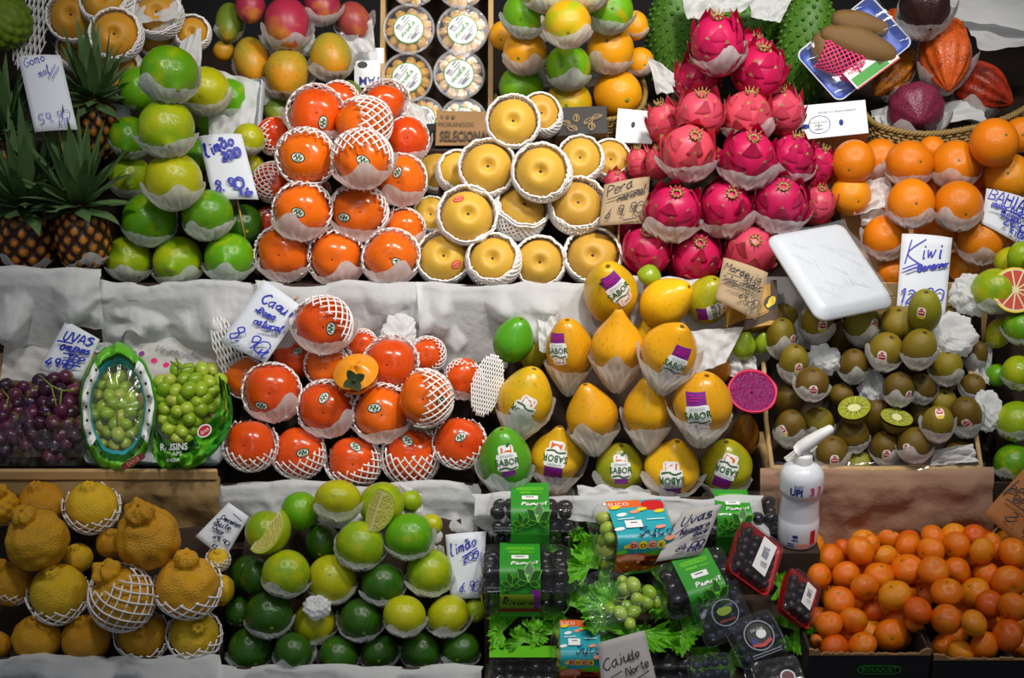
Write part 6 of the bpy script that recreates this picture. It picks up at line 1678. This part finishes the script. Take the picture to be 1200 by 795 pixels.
flat_marks(mb, [sh_text('RAISINS', 0, 3, 8, 0, maxw=6.5, bold=.02), sh_text('TRAPS', -1, -5, 5, 0, maxw=5), sh_text('INDIA', -1, -12, 4, 0, maxw=4), sh_ell(35, 20, 9, 7, 1, 18, .6), sh_ell(35, 20, 7.5, 5.5, 2, 18, .6), sh_text('doce', 35, 20, 5, 0, .6, maxw=4)], fm, nz_, eps=.0008); mb.obj('logo', [M['white'], M['white'], M['red']], bag)
t = foam_tray('foam_tray', gp(186, 522, .9), img(0, .75, .66), 0.0, .21, .10, .012, 'foamtray'); tag(t, 'white polystyrene tray under the green grape bags', 'tray')

# ------------------------------------------------------------------ passion fruits and their pack
dQ = pd('PA', 880, 365, .5)
carton('passion_fruit_pack', 'yellow and brown passion fruit pack beside the Maracuja card', [(856, 338), (910, 332), (912, 380), (856, 388)], dQ, (.1, .25, 1), .04, 'ochre', 'ochre',
       [sh_rect(.35, .1, 1.2, .22, 1, .25), sh_rect(.93, .55, .14, .9, 1), sh_ell(.86, .5, .15, .16, 2, 24), sh_ell(.88, .53, .08, .11, 0, 16, -.4), sh_ell(.8, .44, .05, .05, 0, 12), sh_line([(0, .28), (.5, .2), (.8, .3)], .03, 3)], ['yellow', 'brown', 'black', 'ochre'], cat='pack')
for u, v, rx, ry, L, lab in [(761, 322, 14, 12, .9, 'green passion fruit behind the two top papayas'), (872, 405, 14, 18, .7, 'green-yellow passion fruit left of the kiwi tray'), (893, 402, 9, 14, 1.0, 'pale green passion fruit in film beside the kiwi tray')]:
    o = link('passion_fruit', fmesh('papaya', 3)); dd = pd('PA', u, v, L); k = rx * dd / FPX; o.matrix_world = Matrix.Translation(at(u, v, dd)) @ axis_rot(img(.1, .9, .4)).to_4x4() @ Matrix.Diagonal((k, k, k * ry / rx / 1.2, 1))
    o.color = (*lin('8aa420')[:3], .2); tag(o, lab, 'passion fruit', 'passion fruits')

# ------------------------------------------------------------------ mandarin crates (open, black printed card)
YM = -.335
def open_crate(label, u0, u1, vt_front, yb, ztop_side, text=None):
    a = at_y(u0, vt_front, YM); b = at_y(u1, vt_front, YM); z0 = TIER[0][2] + .001; zt = a.z
    root = empty('mandarin_crate', Matrix.Translation(((a.x + b.x) / 2, YM, z0))); inv = root.matrix_world.inverted(); t = .004
    def pc(name, x0, x1, y0, y1, za, zb, mat): 
        o = box_part(name, x0, x1, y0, y1, za, zb, M[mat], root, .0008); o.matrix_basis = inv.copy(); return o
    pc('bottom_panel', a.x, b.x, YM, yb, z0, z0 + .004, 'darkboard')
    pc('front_panel', a.x, b.x, YM, YM + t, z0 + .004, zt, 'blackbox')
    mb = MB()   # torn edge along the front panel
    n = 40; r = random.Random(int(u0)); top = [(a.x + (b.x - a.x) * i / n, zt + r.uniform(.0, .004) + .006 * (i > n - 4) + .006 * (i < 4)) for i in range(n + 1)]
    mb.grid(np.array([[(x, YM + q, zt - .002) for x, z in top] if s == 0 else [(x, YM + q, z) for x, z in top] for q, s in ((.0, 0), (.0, 1), (t, 1), (t, 0))])); o = mb.obj('torn_edge', M['cardboard'], root, smooth=False); o.matrix_basis = inv.copy()
    pc('back_panel', a.x, b.x, yb - t, yb, z0 + .004, ztop_side, 'darkboard')
    for x in (a.x, b.x - t):
        mb = MB(); ys = [YM + t, yb - t]
        vs = [(x, ys[0], z0 + .004), (x, ys[1], z0 + .004), (x, ys[1], ztop_side), (x, ys[0], zt + .004)]; vs = vs + [(p[0] + t, p[1], p[2]) for p in vs]
        mb.add(vs, [(3, 2, 1, 0), (4, 5, 6, 7), (0, 1, 5, 4), (1, 2, 6, 5), (2, 3, 7, 6), (3, 0, 4, 7)]); o = mb.obj('side_panel', M['darkboard'], root, smooth=False); o.matrix_basis = inv.copy()
    if text:
        mb = MB(); cx = at_y(text[1], 788, YM).x; cz = at_y(text[1], text[2], YM).z
        flat_marks(mb, [sh_rect(0, 0, .06, .0145, 0, rnd=.007), sh_rect(0, 0, .057, .0115, 1, rnd=.0057), sh_text(text[0], 0, 0, .0075, 0, maxw=.0075)], lambda x, y: (cx + x, YM, cz + y), Vector((0, -1, 0)), eps=.0006)
        o = mb.obj('print', [M['green'], M['black']], root); o.matrix_basis = inv.copy()
    return tag(root, label, 'crate')
yb = -.065
zs = at_y(1060, 664, yb).z
open_crate('black cardboard crate of mandarins printed BOUQUET', 948, 1091, 768, yb, zs, ('BOUQUET', 1030, 785))
open_crate('black cardboard crate of mandarins at the right edge', 1094, 1262, 774, yb, zs + .008)
# sloping card under each heap so that nothing hangs in the air
for (u0, u1, lb) in ((956, 1083, 'dark sloping cardboard under the left mandarin heap'), (1102, 1254, 'dark sloping cardboard under the right mandarin heap')):
    mb = MB(); A_, B_ = at_y(u0, 768, YM), at_y(u1, 768, YM); z0 = TIER[0][2] + .006
    P0, n_ = pile_plane('MA')
    def zz(y): return P0.z + (y - P0.y) * math.tan(math.radians(50)) - .13
    ya, ye = YM + .012, yb - .012
    vs = [(A_.x, ya, z0), (B_.x, ya, z0), (B_.x, ye, z0), (A_.x, ye, z0), (A_.x, ya, max(z0 + .01, zz(ya))), (B_.x, ya, max(z0 + .01, zz(ya))), (B_.x, ye, zz(ye)), (A_.x, ye, zz(ye))]
    mb.add(vs, [(3, 2, 1, 0), (4, 5, 6, 7), (0, 1, 5, 4), (1, 2, 6, 5), (2, 3, 7, 6), (3, 0, 4, 7)])
    tag(mb.obj('cardboard_wedge', M['darkboard'], None, smooth=False), lb, 'board')

# ------------------------------------------------------------------ punnets
def rring(a, b, r, z, m=7):
    pts = []
    for cx, cy, a0 in ((a - r, b - r, 0), (-a + r, b - r, 90), (-a + r, -b + r, 180), (a - r, -b + r, 270)):
        for k in range(m):
            t = math.radians(a0 + 90 * k / (m - 1)); pts.append((cx + r * math.cos(t), cy + r * math.sin(t), z))
    return pts
def loft(profile, a, b, r, mat, name, parent=None, caps=(True, True), ribs=0.0):
    mb = MB(); R = []
    for s, z in profile:
        q = rring(a * s, b * s, r * s, z)
        if ribs: q = [(x * (1 + ribs * (i % 2)), y * (1 + ribs * (i % 2)), z_) for i, (x, y, z_) in enumerate(q)]
        R.append(q)
    mb.grid(np.array(R), closed=True); m = len(R[0])
    if caps[0]: mb.f.append(tuple(range(m))[::-1]); mb.m.append(0)
    if caps[1]: mb.f.append(tuple(range((len(R) - 1) * m, len(R) * m))); mb.m.append(0)
    return mb.obj(name, mat, parent)
def vine_leaf(x, y, s, mi, mo, ang=0.0):
    out = []
    for k in range(5):
        a = ang + math.radians(-100 + 50 * k); L = s * (1.0 if k in (1, 3) else (1.15 if k == 2 else .75)); c, n = math.sin(a), math.cos(a)
        P = np.array([(0, 0), (.22, .35), (.25, .6), (0, 1.0), (-.25, .6), (-.22, .35)]) * L
        Q = np.stack([x + P[:, 0] * n + P[:, 1] * c, y - P[:, 0] * c + P[:, 1] * n], -1)
        out += [sh_poly(Q.tolist(), mo), sh_poly((np.array([x + c * L * .45, y + n * L * .45]) + (Q - [x + c * L * .45, y + n * L * .45]) * .8).tolist(), mi)]
    return out
def label_green(riviere):
    S = [sh_rect(0, 0, 1, 2.4, 0, nx=4, ny=24)]
    S += [sh_rect(0, .92, .72, .14, 1, rnd=.05), sh_text('UVAS DE MESA', 0, .92, .08, 0, maxw=.075), sh_rect(-.12, .74, .3, .08, 1), sh_line([(.08, .73), (.34, .73)], .04, 1), sh_rect(0, .5, .42, .17, 2), sh_line([(-.12, .52), (.1, .52)], .03, 3)]
    S += handwrite('Piupuvit', -.22, .14, .14, .03, 2, 0)
    S += vine_leaf(-.2, -.36, .3, 4, 5, -.3) + vine_leaf(.2, -.26, .42, 4, 5, .1)
    if riviere:
        S += [sh_ell(.38, -.5 - .08 * i, .12, .08, 6, 12) for i in range(5)] + [sh_rect(-.08, -.7, .82, .34, 7)] + handwrite('Riviere', -.42, -.78, .185, .03, 3, 0) + [sh_rect(0, -.93, 1, .1, 8, nx=4, ny=1)]
    return S, [M['green'], M['lgreen'], M['white'], M['black'], M['dgreen'], M['lgreen'], M['purple'], M['olive'], M['maroon']]
def label_teal():
    S = [sh_rect(0, 0, 1, 2.4, 0, nx=4, ny=24), sh_rect(-.2, 1.08, .6, .24, 1, nx=3, ny=2), sh_rect(.3, 1.0, .4, .34, 2, nx=3, ny=3, rnd=.1), sh_text('SUCO', -.3, 1.08, .11, 3, maxw=.1), sh_rect(0, -.82, 1, .8, 1, nx=4, ny=8), sh_ell(.15, -.7, .32, .2, 4), sh_ell(-.25, -.55, .25, .12, 5), sh_ell(.3, -.42, .3, .08, 6)]
    for x, y, m_ in [(-.3, .72, 3), (-.05, .8, 5), (-.42, .25, 3), (.38, .78, 7), (.42, -.05, 5), (-.3, -.2, 7), (.3, .25, 5), (-.42, -.35, 6), (.08, .86, 7), (-.38, .95, 7)]: S.append(sh_ell(x, y, .1, .055, m_, 14, .3))
    S += [sh_rect(-.15, .38, .3, .24, 3), sh_line([(-.2, .42), (-.08, .42)], .03, 4), sh_line([(-.4, .55), (-.1, .57)], .025, 3), sh_line([(.1, .5), (.42, .5)], .025, 3)] + handwrite('Suco', -.12, .02, .24, .025, 8, 0)
    for i, ch in enumerate('DOCE'): S += [sh_rect(-.22 + .16 * i, -.18, .15, .17, 7 if i % 2 else 5, rnd=.05), sh_text(ch, -.22 + .16 * i, -.18, .1, 4, bold=.03)]
    for i in range(12): S.append(sh_ell(-.45 + .08 * i, -.55 - .05 * ((i * 7) % 9), .035, .03, [5, 2, 7, 4][i % 4], 9))
    return S, [M['teal'], M['orange'], M['red'], M['white'], M['maroon'], M['salmon'], M['lgreen'], M['yellow'], M['navy']]
def punnet(label, u, v, L, wpx, dims, n=(0, .9, .43), ang=0.0, lab=None, fill=None, tray='clear', lid_marks=None, labw=.42, labx=0.0, group='clear plastic punnets', name='punnet', pile='CL', d=None, rise=0.0):
    d = pd(pile, u, v, L) if d is None else d
    k = wpx * d / FPX; w, dp_, h = k, k * dims[0], k * dims[1]
    Mw = frame(at(u, v, d), img(*n), math.radians(ang)) @ Matrix.Translation((0, 0, -h / 2))
    a, b = w / 2, dp_ / 2; r = min(a, b) * .3; hf = .52 * h
    base = loft([(.80, 0.001), (.84, .0), (.90, .08 * h), (.96, hf * .97), (1.03, hf), (1.03, hf + .0012)], a, b, r, M[tray], name, None, (True, False), ribs=.006); base.matrix_world = Mw
    loft([(1.03, hf + .0018), (.985, hf + .002), (.975, .66 * h), (.96, .67 * h), (.95, .88 * h), (.92, .96 * h), (.86, h), (.84, h), (.82, h * .985)], a, b, r, M['clear'], 'lid', base, (False, True), ribs=.004)
    if lab:
        S, mats = lab; bw = w * labw; e = .0012
        path = [(b * .9, h + e), (-b * .80, h + e), (-b * .93 - e, h * .93), (-b * 1.0 - e * 2, h * .68), (-b * 1.06 - e * 2, h * .5), (-b * .99 - e * 2, h * .42), (-b * .88 - e * 2, .02 * h)]
        P = np.array(path); Ls = np.concatenate([[0], np.cumsum(np.linalg.norm(np.diff(P, axis=0), axis=1))]); tot = Ls[-1]
        def SP(x, y):
            s = (1.2 - y) / 2.4 * tot; return Vector((labx * w + x * bw, float(np.interp(s, Ls, P[:, 0])), float(np.interp(s, Ls, P[:, 1]))))
        mb = MB()
        for i, (q, f, mi) in enumerate(S):
            vs = []
            for x, y in q:
                p = SP(x, y); p2 = SP(x, y - .02) - SP(x, y + .02); nn = Vector((1, 0, 0)).cross(p2); nn = -nn.normalized() if nn.length > 0 else Vector((0, 0, 1))
                if nn.dot(Vector((0, -1, 1))) < 0: nn = -nn
                vs.append(p + nn * (.0005 * (1 + .25 * i)))
            mb.add(vs, f, mi)
        mb.obj('paper_label', mats, base)
    if lid_marks:
        S, mats = lid_marks; mb = MB(); flat_marks(mb, S, lambda x, y: (x * w, y * w, h), Vector((0, 0, 1)), eps=.0008); mb.obj('lid_label', mats, base)
    tag(base, label, 'punnet', group)
    if fill:
        kind, gl = fill; rg = random.Random(int(u * 7 + v))
        if kind in ('dark', 'green'):
            root = empty('grape_bunch', Mw); rr = .0106; nx, ny = int(w * .9 / (rr * 1.72)), max(2, int(dp_ * .88 / (rr * 1.75))); nz = max(2, int(h * .9 / (rr * 1.6)))
            for iz in range(nz):
                for iy in range(ny):
                    for ix in range(nx):
                        if 1 < iy and iz < nz - 1: continue
                        x = (-.5 + (ix + .5) / nx) * w * .86; y = (-.5 + (iy + .5) / ny) * dp_ * .84; z = rr + .004 + iz * (h * .88 - 2 * rr) / max(1, nz - 1)
                        o = link('grape', GM[kind == 'green'], root); o.matrix_basis = Matrix.Translation((x + rg.uniform(-.2, .2) * rr, y + rg.uniform(-.2, .2) * rr, z + rg.uniform(-.15, .15) * rr)) @ axis_rot((rg.uniform(-1, 1), rg.uniform(-1, .2), rg.uniform(-.3, 1))).to_4x4() @ Matrix.Scale(rr * rg.uniform(.88, 1.0), 4)
                        o.color = (*lin(rg.choice(GCOL if kind == 'green' else ['0c0910', '120a14', '0a0a12', '180c1c']))[:3], rg.uniform(-.1, .2))
            tag(root, gl, 'grapes', 'grapes in punnets')
        else:
            rr = {'blue': .0066, 'berry': .0078}[kind]; nx, ny = int(w * .88 / (rr * 1.9)), int(dp_ * .86 / (rr * 1.9)); me = BERRY[kind]
            for iz in (0, 1):
                for iy in range(ny):
                    for ix in range(nx):
                        if iz == 0 and 1 < iy and kind == 'blue': continue
                        o = link('blueberry' if kind == 'blue' else 'dark_cherry', me); x = (-.5 + (ix + .5) / nx) * w * .86; y = (-.5 + (iy + .5) / ny) * dp_ * .84
                        o.matrix_world = Mw @ Matrix.Translation((x + rg.uniform(-.2, .2) * rr, y + rg.uniform(-.2, .2) * rr, (h * .86 - rr if iz else h * .4) + rg.uniform(-.2, .2) * rr)) @ axis_rot((rg.uniform(-1, 1), rg.uniform(-1, 1), rg.uniform(0, 1))).to_4x4() @ Matrix.Scale(rr * rg.uniform(.88, 1), 4)
                        o.color = (*lin('1a2038' if kind == 'blue' else '1e0a10')[:3], rg.uniform(0, .3)); tag(o, gl, 'blueberry' if kind == 'blue' else 'cherry', gl.split(' in ')[0] + 's in ' + gl.split(' in ')[1] if ' in ' in gl else gl)
    return base
BERRY = dict(blue=fmesh('berry'), berry=fmesh('berry'))
D1 = (.62, .56)
punnet('dark grape punnet with green label, rearmost at the left', 623, 608, .2, 106, D1, lab=label_green(False), labx=-.02, fill=('dark', 'dark grapes in the rearmost left punnet'))
punnet('dark grape punnet with green Riviere label', 616, 680, -.4, 112, D1, n=(0, .93, .36), lab=label_green(True), labx=-.06, fill=('dark', 'dark grapes in the punnet labelled Riviere'))
punnet('dark punnet with green band under lettuce at lower left', 613, 797, -.2, 84, (.8, .6), lab=([sh_rect(0, .95, 1, .5, 0, nx=4, ny=6)], [M['lgreen']]), labw=.94, fill=('dark', 'dark grapes in the punnet under lettuce')).name
punnet('green grape punnet with bright teal SUCO DOCE label', 740, 630, -.8, 94, (.72, .62), n=(.1, .78, .6), ang=11, lab=label_teal(), labw=.72, labx=.06, fill=('green', 'green grapes in the punnet with the tilted teal label'))
punnet('green grape punnet with teal label at the bottom', 679, 766, -.4, 66, (.9, .8), n=(0, .8, .6), lab=label_teal(), labw=.7, labx=.0, fill=('green', 'green grapes in the bottom teal punnet'))
punnet('dark grape punnet with green label behind the Niagara card', 868, 612, .4, 96, D1, lab=label_green(False), labx=-.12, fill=('dark', 'dark grapes in the punnet behind the Niagara card'))
punnet('tilted dark grape punnet with green label, right of the green bunch', 818, 690, -1.2, 92, (.72, .62), n=(-.12, .72, .66), ang=17, lab=label_green(False), labw=.5, labx=.02, fill=('dark', 'dark grapes in the tilted green-labelled punnet'))
punnet('dark punnet at the bottom behind the Caju card', 782, 776, -.6, 60, (.9, .6), n=(0, .8, .6), fill=('dark', 'dark grapes in the punnet beside the Caju card'))
EMB = ([sh_ell(0, 0, .3, .3, 0, 30, inner=.9), sh_ell(0, 0, .24, .24, 1, 24), sh_ell(.05, .02, .1, .09, 2, 16), sh_line([(-.2, -.14), (0, -.2), (.2, -.13)], .07, 3), sh_ell(-.14, -.08, .06, .07, 4, 10), sh_text('DELICIA', 0, .12, .05, 2, maxw=.05), sh_line([(-.3, -.34), (.3, -.34)], .02, 0), sh_line([(-.3, -.39), (.3, -.39)], .015, 0)], [M['grey'], M['black'], M['white'], M['red'], M['blueprint']])
punnet('blueberry punnet with red and white round emblem', 886, 750, -1.9, 62, (.95, .5), n=(.1, .45, .88), ang=22, lid_marks=EMB, fill=('blue', 'blueberry in the punnet with the round emblem'))
EM2 = ([sh_ell(.05, 0, .26, .26, 0, 30, inner=.92), sh_ell(.05, .03, .14, .08, 1, 18), sh_ell(-.02, .05, .08, .06, 1, 12), sh_line([(-.12, -.14), (.2, -.16)], .05, 2)], [M['grey'], M['olive'], M['maroon']])
punnet('blueberry punnet with dull gold emblem', 846, 722, -1.9, 62, (.95, .55), n=(-.05, .3, .95), ang=22, lid_marks=EM2, fill=('blue', 'blueberry in the punnet with the gold emblem'))
LB3 = ([sh_rect(.06, .02, .74, .34, 0, 1.45), sh_rect(.06, .06, .18, .15, 1, 1.45)] + [sh_line([(-.02 + .0 * i, .2 - .02 * i), (.14, .22 - .02 * i)], .009, 1) for i in range(3)] + [sh_line([(-.0, -.12 - .03 * i), (.15, -.1 - .03 * i)], .012, 1) for i in range(4)], [M['white'], M['grey']])
punnet('red-based cherry punnet with white label, upper one', 884, 655, -1.9, 62, (1.15, .42), n=(.55, .35, .75), ang=-22, tray='red', lid_marks=LB3, fill=('berry', 'dark cherry in the upper red punnet'))
punnet('red-based cherry punnet with white label, leaning on the mandarins', 936, 702, -1.9, 46, (1.35, .55), n=(.62, .4, .65), ang=-20, tray='red', lid_marks=LB3, fill=('berry', 'dark cherry in the punnet leaning on the mandarins'))
punnet('clear berry punnet lid at the bottom edge beside the mandarin crate', 910, 800, -2.2, 66, (.8, .5), n=(.05, .6, .8), ang=14, lid_marks=([sh_ell(.15, -.05, .14, .14, 0, 20), sh_ell(.15, -.05, .11, .11, 1, 20)], [M['white'], M['maroon']]), fill=('berry', 'dark cherry in the punnet at the bottom edge'))
punnet('small blueberry punnet at the bottom edge', 834, 792, -1.6, 54, (.9, .5), n=(0, .35, .93), ang=6, fill=('blue', 'blueberry in the small bottom edge punnet'))
# the loose green bunch shown on lettuce
pts = [(742, 686, 9.5, -1.9), (733, 691, 8.5, -1.7), (729, 681, 7, -1.2), (761, 695, 9, -1.9), (747, 703, 8.5, -2.0), (758, 706, 8.2, -1.9), (714, 714, 8.5, -1.9), (727, 719, 8.5, -2.0), (735, 711, 8, -1.8), (743, 717, 8.5, -1.9), (738, 731, 7.5, -1.9), (768, 706, 7.5, -1.3), (752, 713, 7, -1.3), (722, 708, 7, -1.2)]
grape_bunch('small loose bunch of green grapes on lettuce among the punnets', pts, False, 'CL', [[(722, 703, -1.6), (734, 700, -1.8), (748, 692, -1.8)], [(734, 700, -1.8), (730, 706, -1.7), (718, 704, -1.6)], [(752, 690, -1.7), (749, 698, -1.8)]], cols=['86b024', '9abc34', 'a8c24a'])
def lettuce(label, u, v, r, d, n, seed, ang=0.0, k=.8):
    rg = np.random.RandomState(seed); mb = MB(); na, nr = 150, 18; fb = bumpy(seed, 12, 4, 14); Pg = np.zeros((nr, na, 3)); R = r * d / FPX; ph = rg.uniform(0, 6.28, 6)
    for a in range(nr):
        s = a / (nr - 1)
        for i in range(na):
            w = (i / (na - 1) - .5) * 4.6; rr = s * (1 + .14 * math.sin(4 * w + ph[0]) + .08 * math.sin(9 * w + ph[1]) + .06 * math.sin(23 * w + ph[2]) * s + .05 * math.sin(41 * w + ph[3]) * s)
            fr = s ** 2 * (.16 * math.sin(9 * w + ph[2]) + .16 * math.sin(17 * w + ph[3] + 4 * s) + .13 * math.sin(29 * w + ph[4] - 5 * s) + .07 * math.sin(47 * w + ph[5]))
            Pg[a, i] = (rr * math.sin(w), rr * math.cos(w) * k, .15 + .28 * s * s + fr * .45 + .2 * s * float(fb(rr * math.sin(w), rr * math.cos(w), 0)))
    mb.grid(Pg * R); o = mb.obj('lettuce_leaf', M['lettuce'], None); o.matrix_world = frame(at(u, v, d), img(*n), math.radians(ang))
    return tag(o, label, 'lettuce', 'lettuce leaves among the punnets')
for i, (u, v, r, L, ang, lab) in enumerate([(614, 754, 21, -2.2, 10, 'frilly lettuce leaf lying on the lower left punnet'), (624, 744, 18, -2.4, -70, 'small lettuce frill behind the lower left punnet'), (762, 670, 38, -.6, -20, 'lettuce leaf behind the loose green bunch'), (712, 712, 32, -.9, 60, 'lettuce leaf left of the loose green bunch'),
        (750, 742, 40, -1.0, 160, 'lettuce leaf below the loose green bunch'), (690, 668, 36, .3, 30, 'lettuce leaf between the Riviere and teal punnets'), (800, 740, 30, -.9, -120, 'lettuce leaf under the tilted punnet'), (660, 640, 26, .6, 50, 'lettuce leaf right of the rear left punnet'), (934, 764, 24, -.6, -30, 'lettuce leaf at the mandarin crate corner'),
        (780, 672, 28, -.2, -60, 'lettuce leaf under the Niagara card'), (708, 740, 28, -.8, 110, 'lettuce leaf above the Caju card'), (852, 772, 26, -.4, 200, 'lettuce leaf under the blueberry punnets'), (912, 690, 18, -1.0, -90, 'lettuce scrap beside the cherry punnets'), (588, 742, 24, .2, 80, 'lettuce leaf at the left of the lower punnets'), (668, 712, 34, .4, 20, 'lettuce leaf right of the Riviere punnet'), (700, 655, 30, .5, -40, 'lettuce leaf left of the tilted teal punnet'), (790, 705, 34, .2, 70, 'lettuce leaf left of the tilted green-labelled punnet'), (726, 752, 34, -.2, 200, 'lettuce leaf hanging behind the Caju card top'), (812, 760, 34, .1, 140, 'lettuce leaf under the small blueberry punnet'), (650, 744, 26, .3, -20, 'lettuce leaf between the two bottom punnets'), (676, 608, 28, .9, 0, 'lettuce leaf above the Riviere punnet, left of teal'), (930, 740, 26, -.9, -60, 'lettuce leaf in front of the leaning cherry punnet')]):
    lettuce(lab, u, v, r, pd('CL', u, v, L), (RNG.uniform(-.3, .3), .4, .85), 900 + i, ang)
# film sheet over the loose bunch
sheet('loose clear film lying over the green bunch', [(672, 682), (716, 660), (776, 700), (700, 750)], pd('CL', 715, 700, -2.3), 'film', seed=91, wr=.006, name='cling_film_sheet', cat='film')
# stepped risers that the punnets stand on
P0, n_ = pile_plane('CL')
xa, xb = at_y(568, 700, -.15).x, at_y(926, 700, -.15).x
for i, (y0, y1) in enumerate(((-.19, -.125), (-.125, -.066))):
    zt = P0.z + (y0 - P0.y) * math.tan(math.radians(46)) - .035
    tag(box_part('punnet_riser', xa, xb, y0, y1, CR['CL'][4] + .0008, zt, M['darkboard'], None), ['dark low step under the middle punnets', 'dark high step under the rear punnets'][i], 'riser')

# ------------------------------------------------------------------ pump bottle
Pb = at_y(934, 634, -.125); kb = (Pb - CAMP).dot(FWD) / FPX
root = empty('pump_bottle', Matrix.Translation(Pb)); inv = root.matrix_world.inverted()
nu = 40; w = np.arange(nu) * 2 * PI / nu
rgz = lambda r, z: np.stack([r * np.cos(w), r * np.sin(w), np.full(nu, z)], -1) * kb
prof = [(21, 0), (22.5, 1.5), (23.5, 8), (24, 20), (23.6, 34)] + [(22.8 - .12 * i + (.35 if i % 2 else -.35), 36 + i * 2.1) for i in range(14)] + [(21.2, 66), (24.8, 69), (25.4, 74), (25.4, 84), (25.0, 90), (23, 96), (17, 102), (10, 105)]
mb = MB(); mb.grid(np.array([rgz(r, z) for r, z in prof]), closed=True); mb.f.append(tuple(range(nu))[::-1]); mb.m.append(0); mb.f.append(tuple(range(len(mb.v) - nu, len(mb.v)))); mb.m.append(0)
mb.obj('bottle', plain('white_bottle_plastic', 'e6e8ee', .3), root)
mb = MB(); mb.grid(np.array([rgz(r, z) for r, z in [(10.5, 104), (10.5, 114), (9.5, 116), (7, 117)]]), closed=True); mb.f.append(tuple(range(len(mb.v) - nu, len(mb.v)))); mb.m.append(0)
mb.obj('pump_collar', M['white'], root)
mb = MB(); q = 1.0
sp = [(-9, 0, 119, 5.0, 7.5), (-4, 0, 124, 6.5, 8.5), (6, 0, 132, 6.5, 8), (18, 0, 141, 5.5, 6.5), (29, 0, 149, 4.2, 5), (31, 0, 150, 2, 3)]
rows = []
for x, y, z, hh, ww in sp:
    dv = Vector((.78, 0, .62)); up_ = Vector((-.62, 0, .78)); sd = Vector((0, 1, 0)); rows.append([(Vector((x, y, z)) + up_ * (hh * a) + sd * (ww * b)) * kb for a, b in ((-1, -.6), (-.5, -1), (.6, -1), (1, -.5), (1, .5), (.6, 1), (-.5, 1), (-1, .6))])
mb.grid(np.array(rows), closed=True); mb.f.append(tuple(range(8))); mb.m.append(0); mb.f.append(tuple(range(len(mb.v) - 8, len(mb.v)))[::-1]); mb.m.append(0)
mb.tube([Vector((0, 0, 114)) * kb, Vector((0, 0, 126)) * kb], 6.5 * kb, 12)
mb.obj('pump_head', M['white'], root)
mb = MB()
def onb(x, y, rad=25.5):
    a = x / rad; return Vector((rad * math.sin(a), -rad * math.cos(a), y)) * kb
for i, (q, f, mi) in enumerate([sh_text('UPI', -10, 78, 9, 0, maxw=7.5, bold=.06), sh_text('SOFT', -7, 85.5, 4, 0, maxw=3.4, bold=.02), sh_text('3', 9, 79, 10, 1, bold=.04), sh_text('3', 19, 79, 10, 1, bold=.04)]): mb.add([onb(x, y, 25.8) for x, y in q], f, mi)
for i, (q, f, mi) in enumerate([sh_rect(15, 17, 7, 18, 2, nx=4, ny=4), sh_line(np.linspace((-4, 9), (10, 9), 8), 2, 3), sh_line(np.linspace((-4, 5.5), (10, 5.5), 8), 2, 3), sh_ell(-7, 19, 3.5, 2.2, 0, 12), sh_line(np.linspace((-11, 14), (-3, 14), 6), 1.5, 0), sh_line(np.linspace((-16, 9), (-8, 9), 6), 1.5, 0), sh_line(np.linspace((-16, 6), (-8, 6), 6), 1.5, 0)]): mb.add([onb(x, y, 24.6) for x, y in q], f, mi)
mb.obj('print', [M['blueprint'], M['pink'], M['red'], M['salmon']], root)
tag(root, 'white pump bottle with blue lettering between punnets and mandarins', 'bottle')
tag(box_part('bottle_riser', Pb.x - .03, Pb.x + .03, -.155, -.095, TIER[0][2] + .001, Pb.z - .001, M['darkboard'], None), 'dark block under the pump bottle', 'riser')
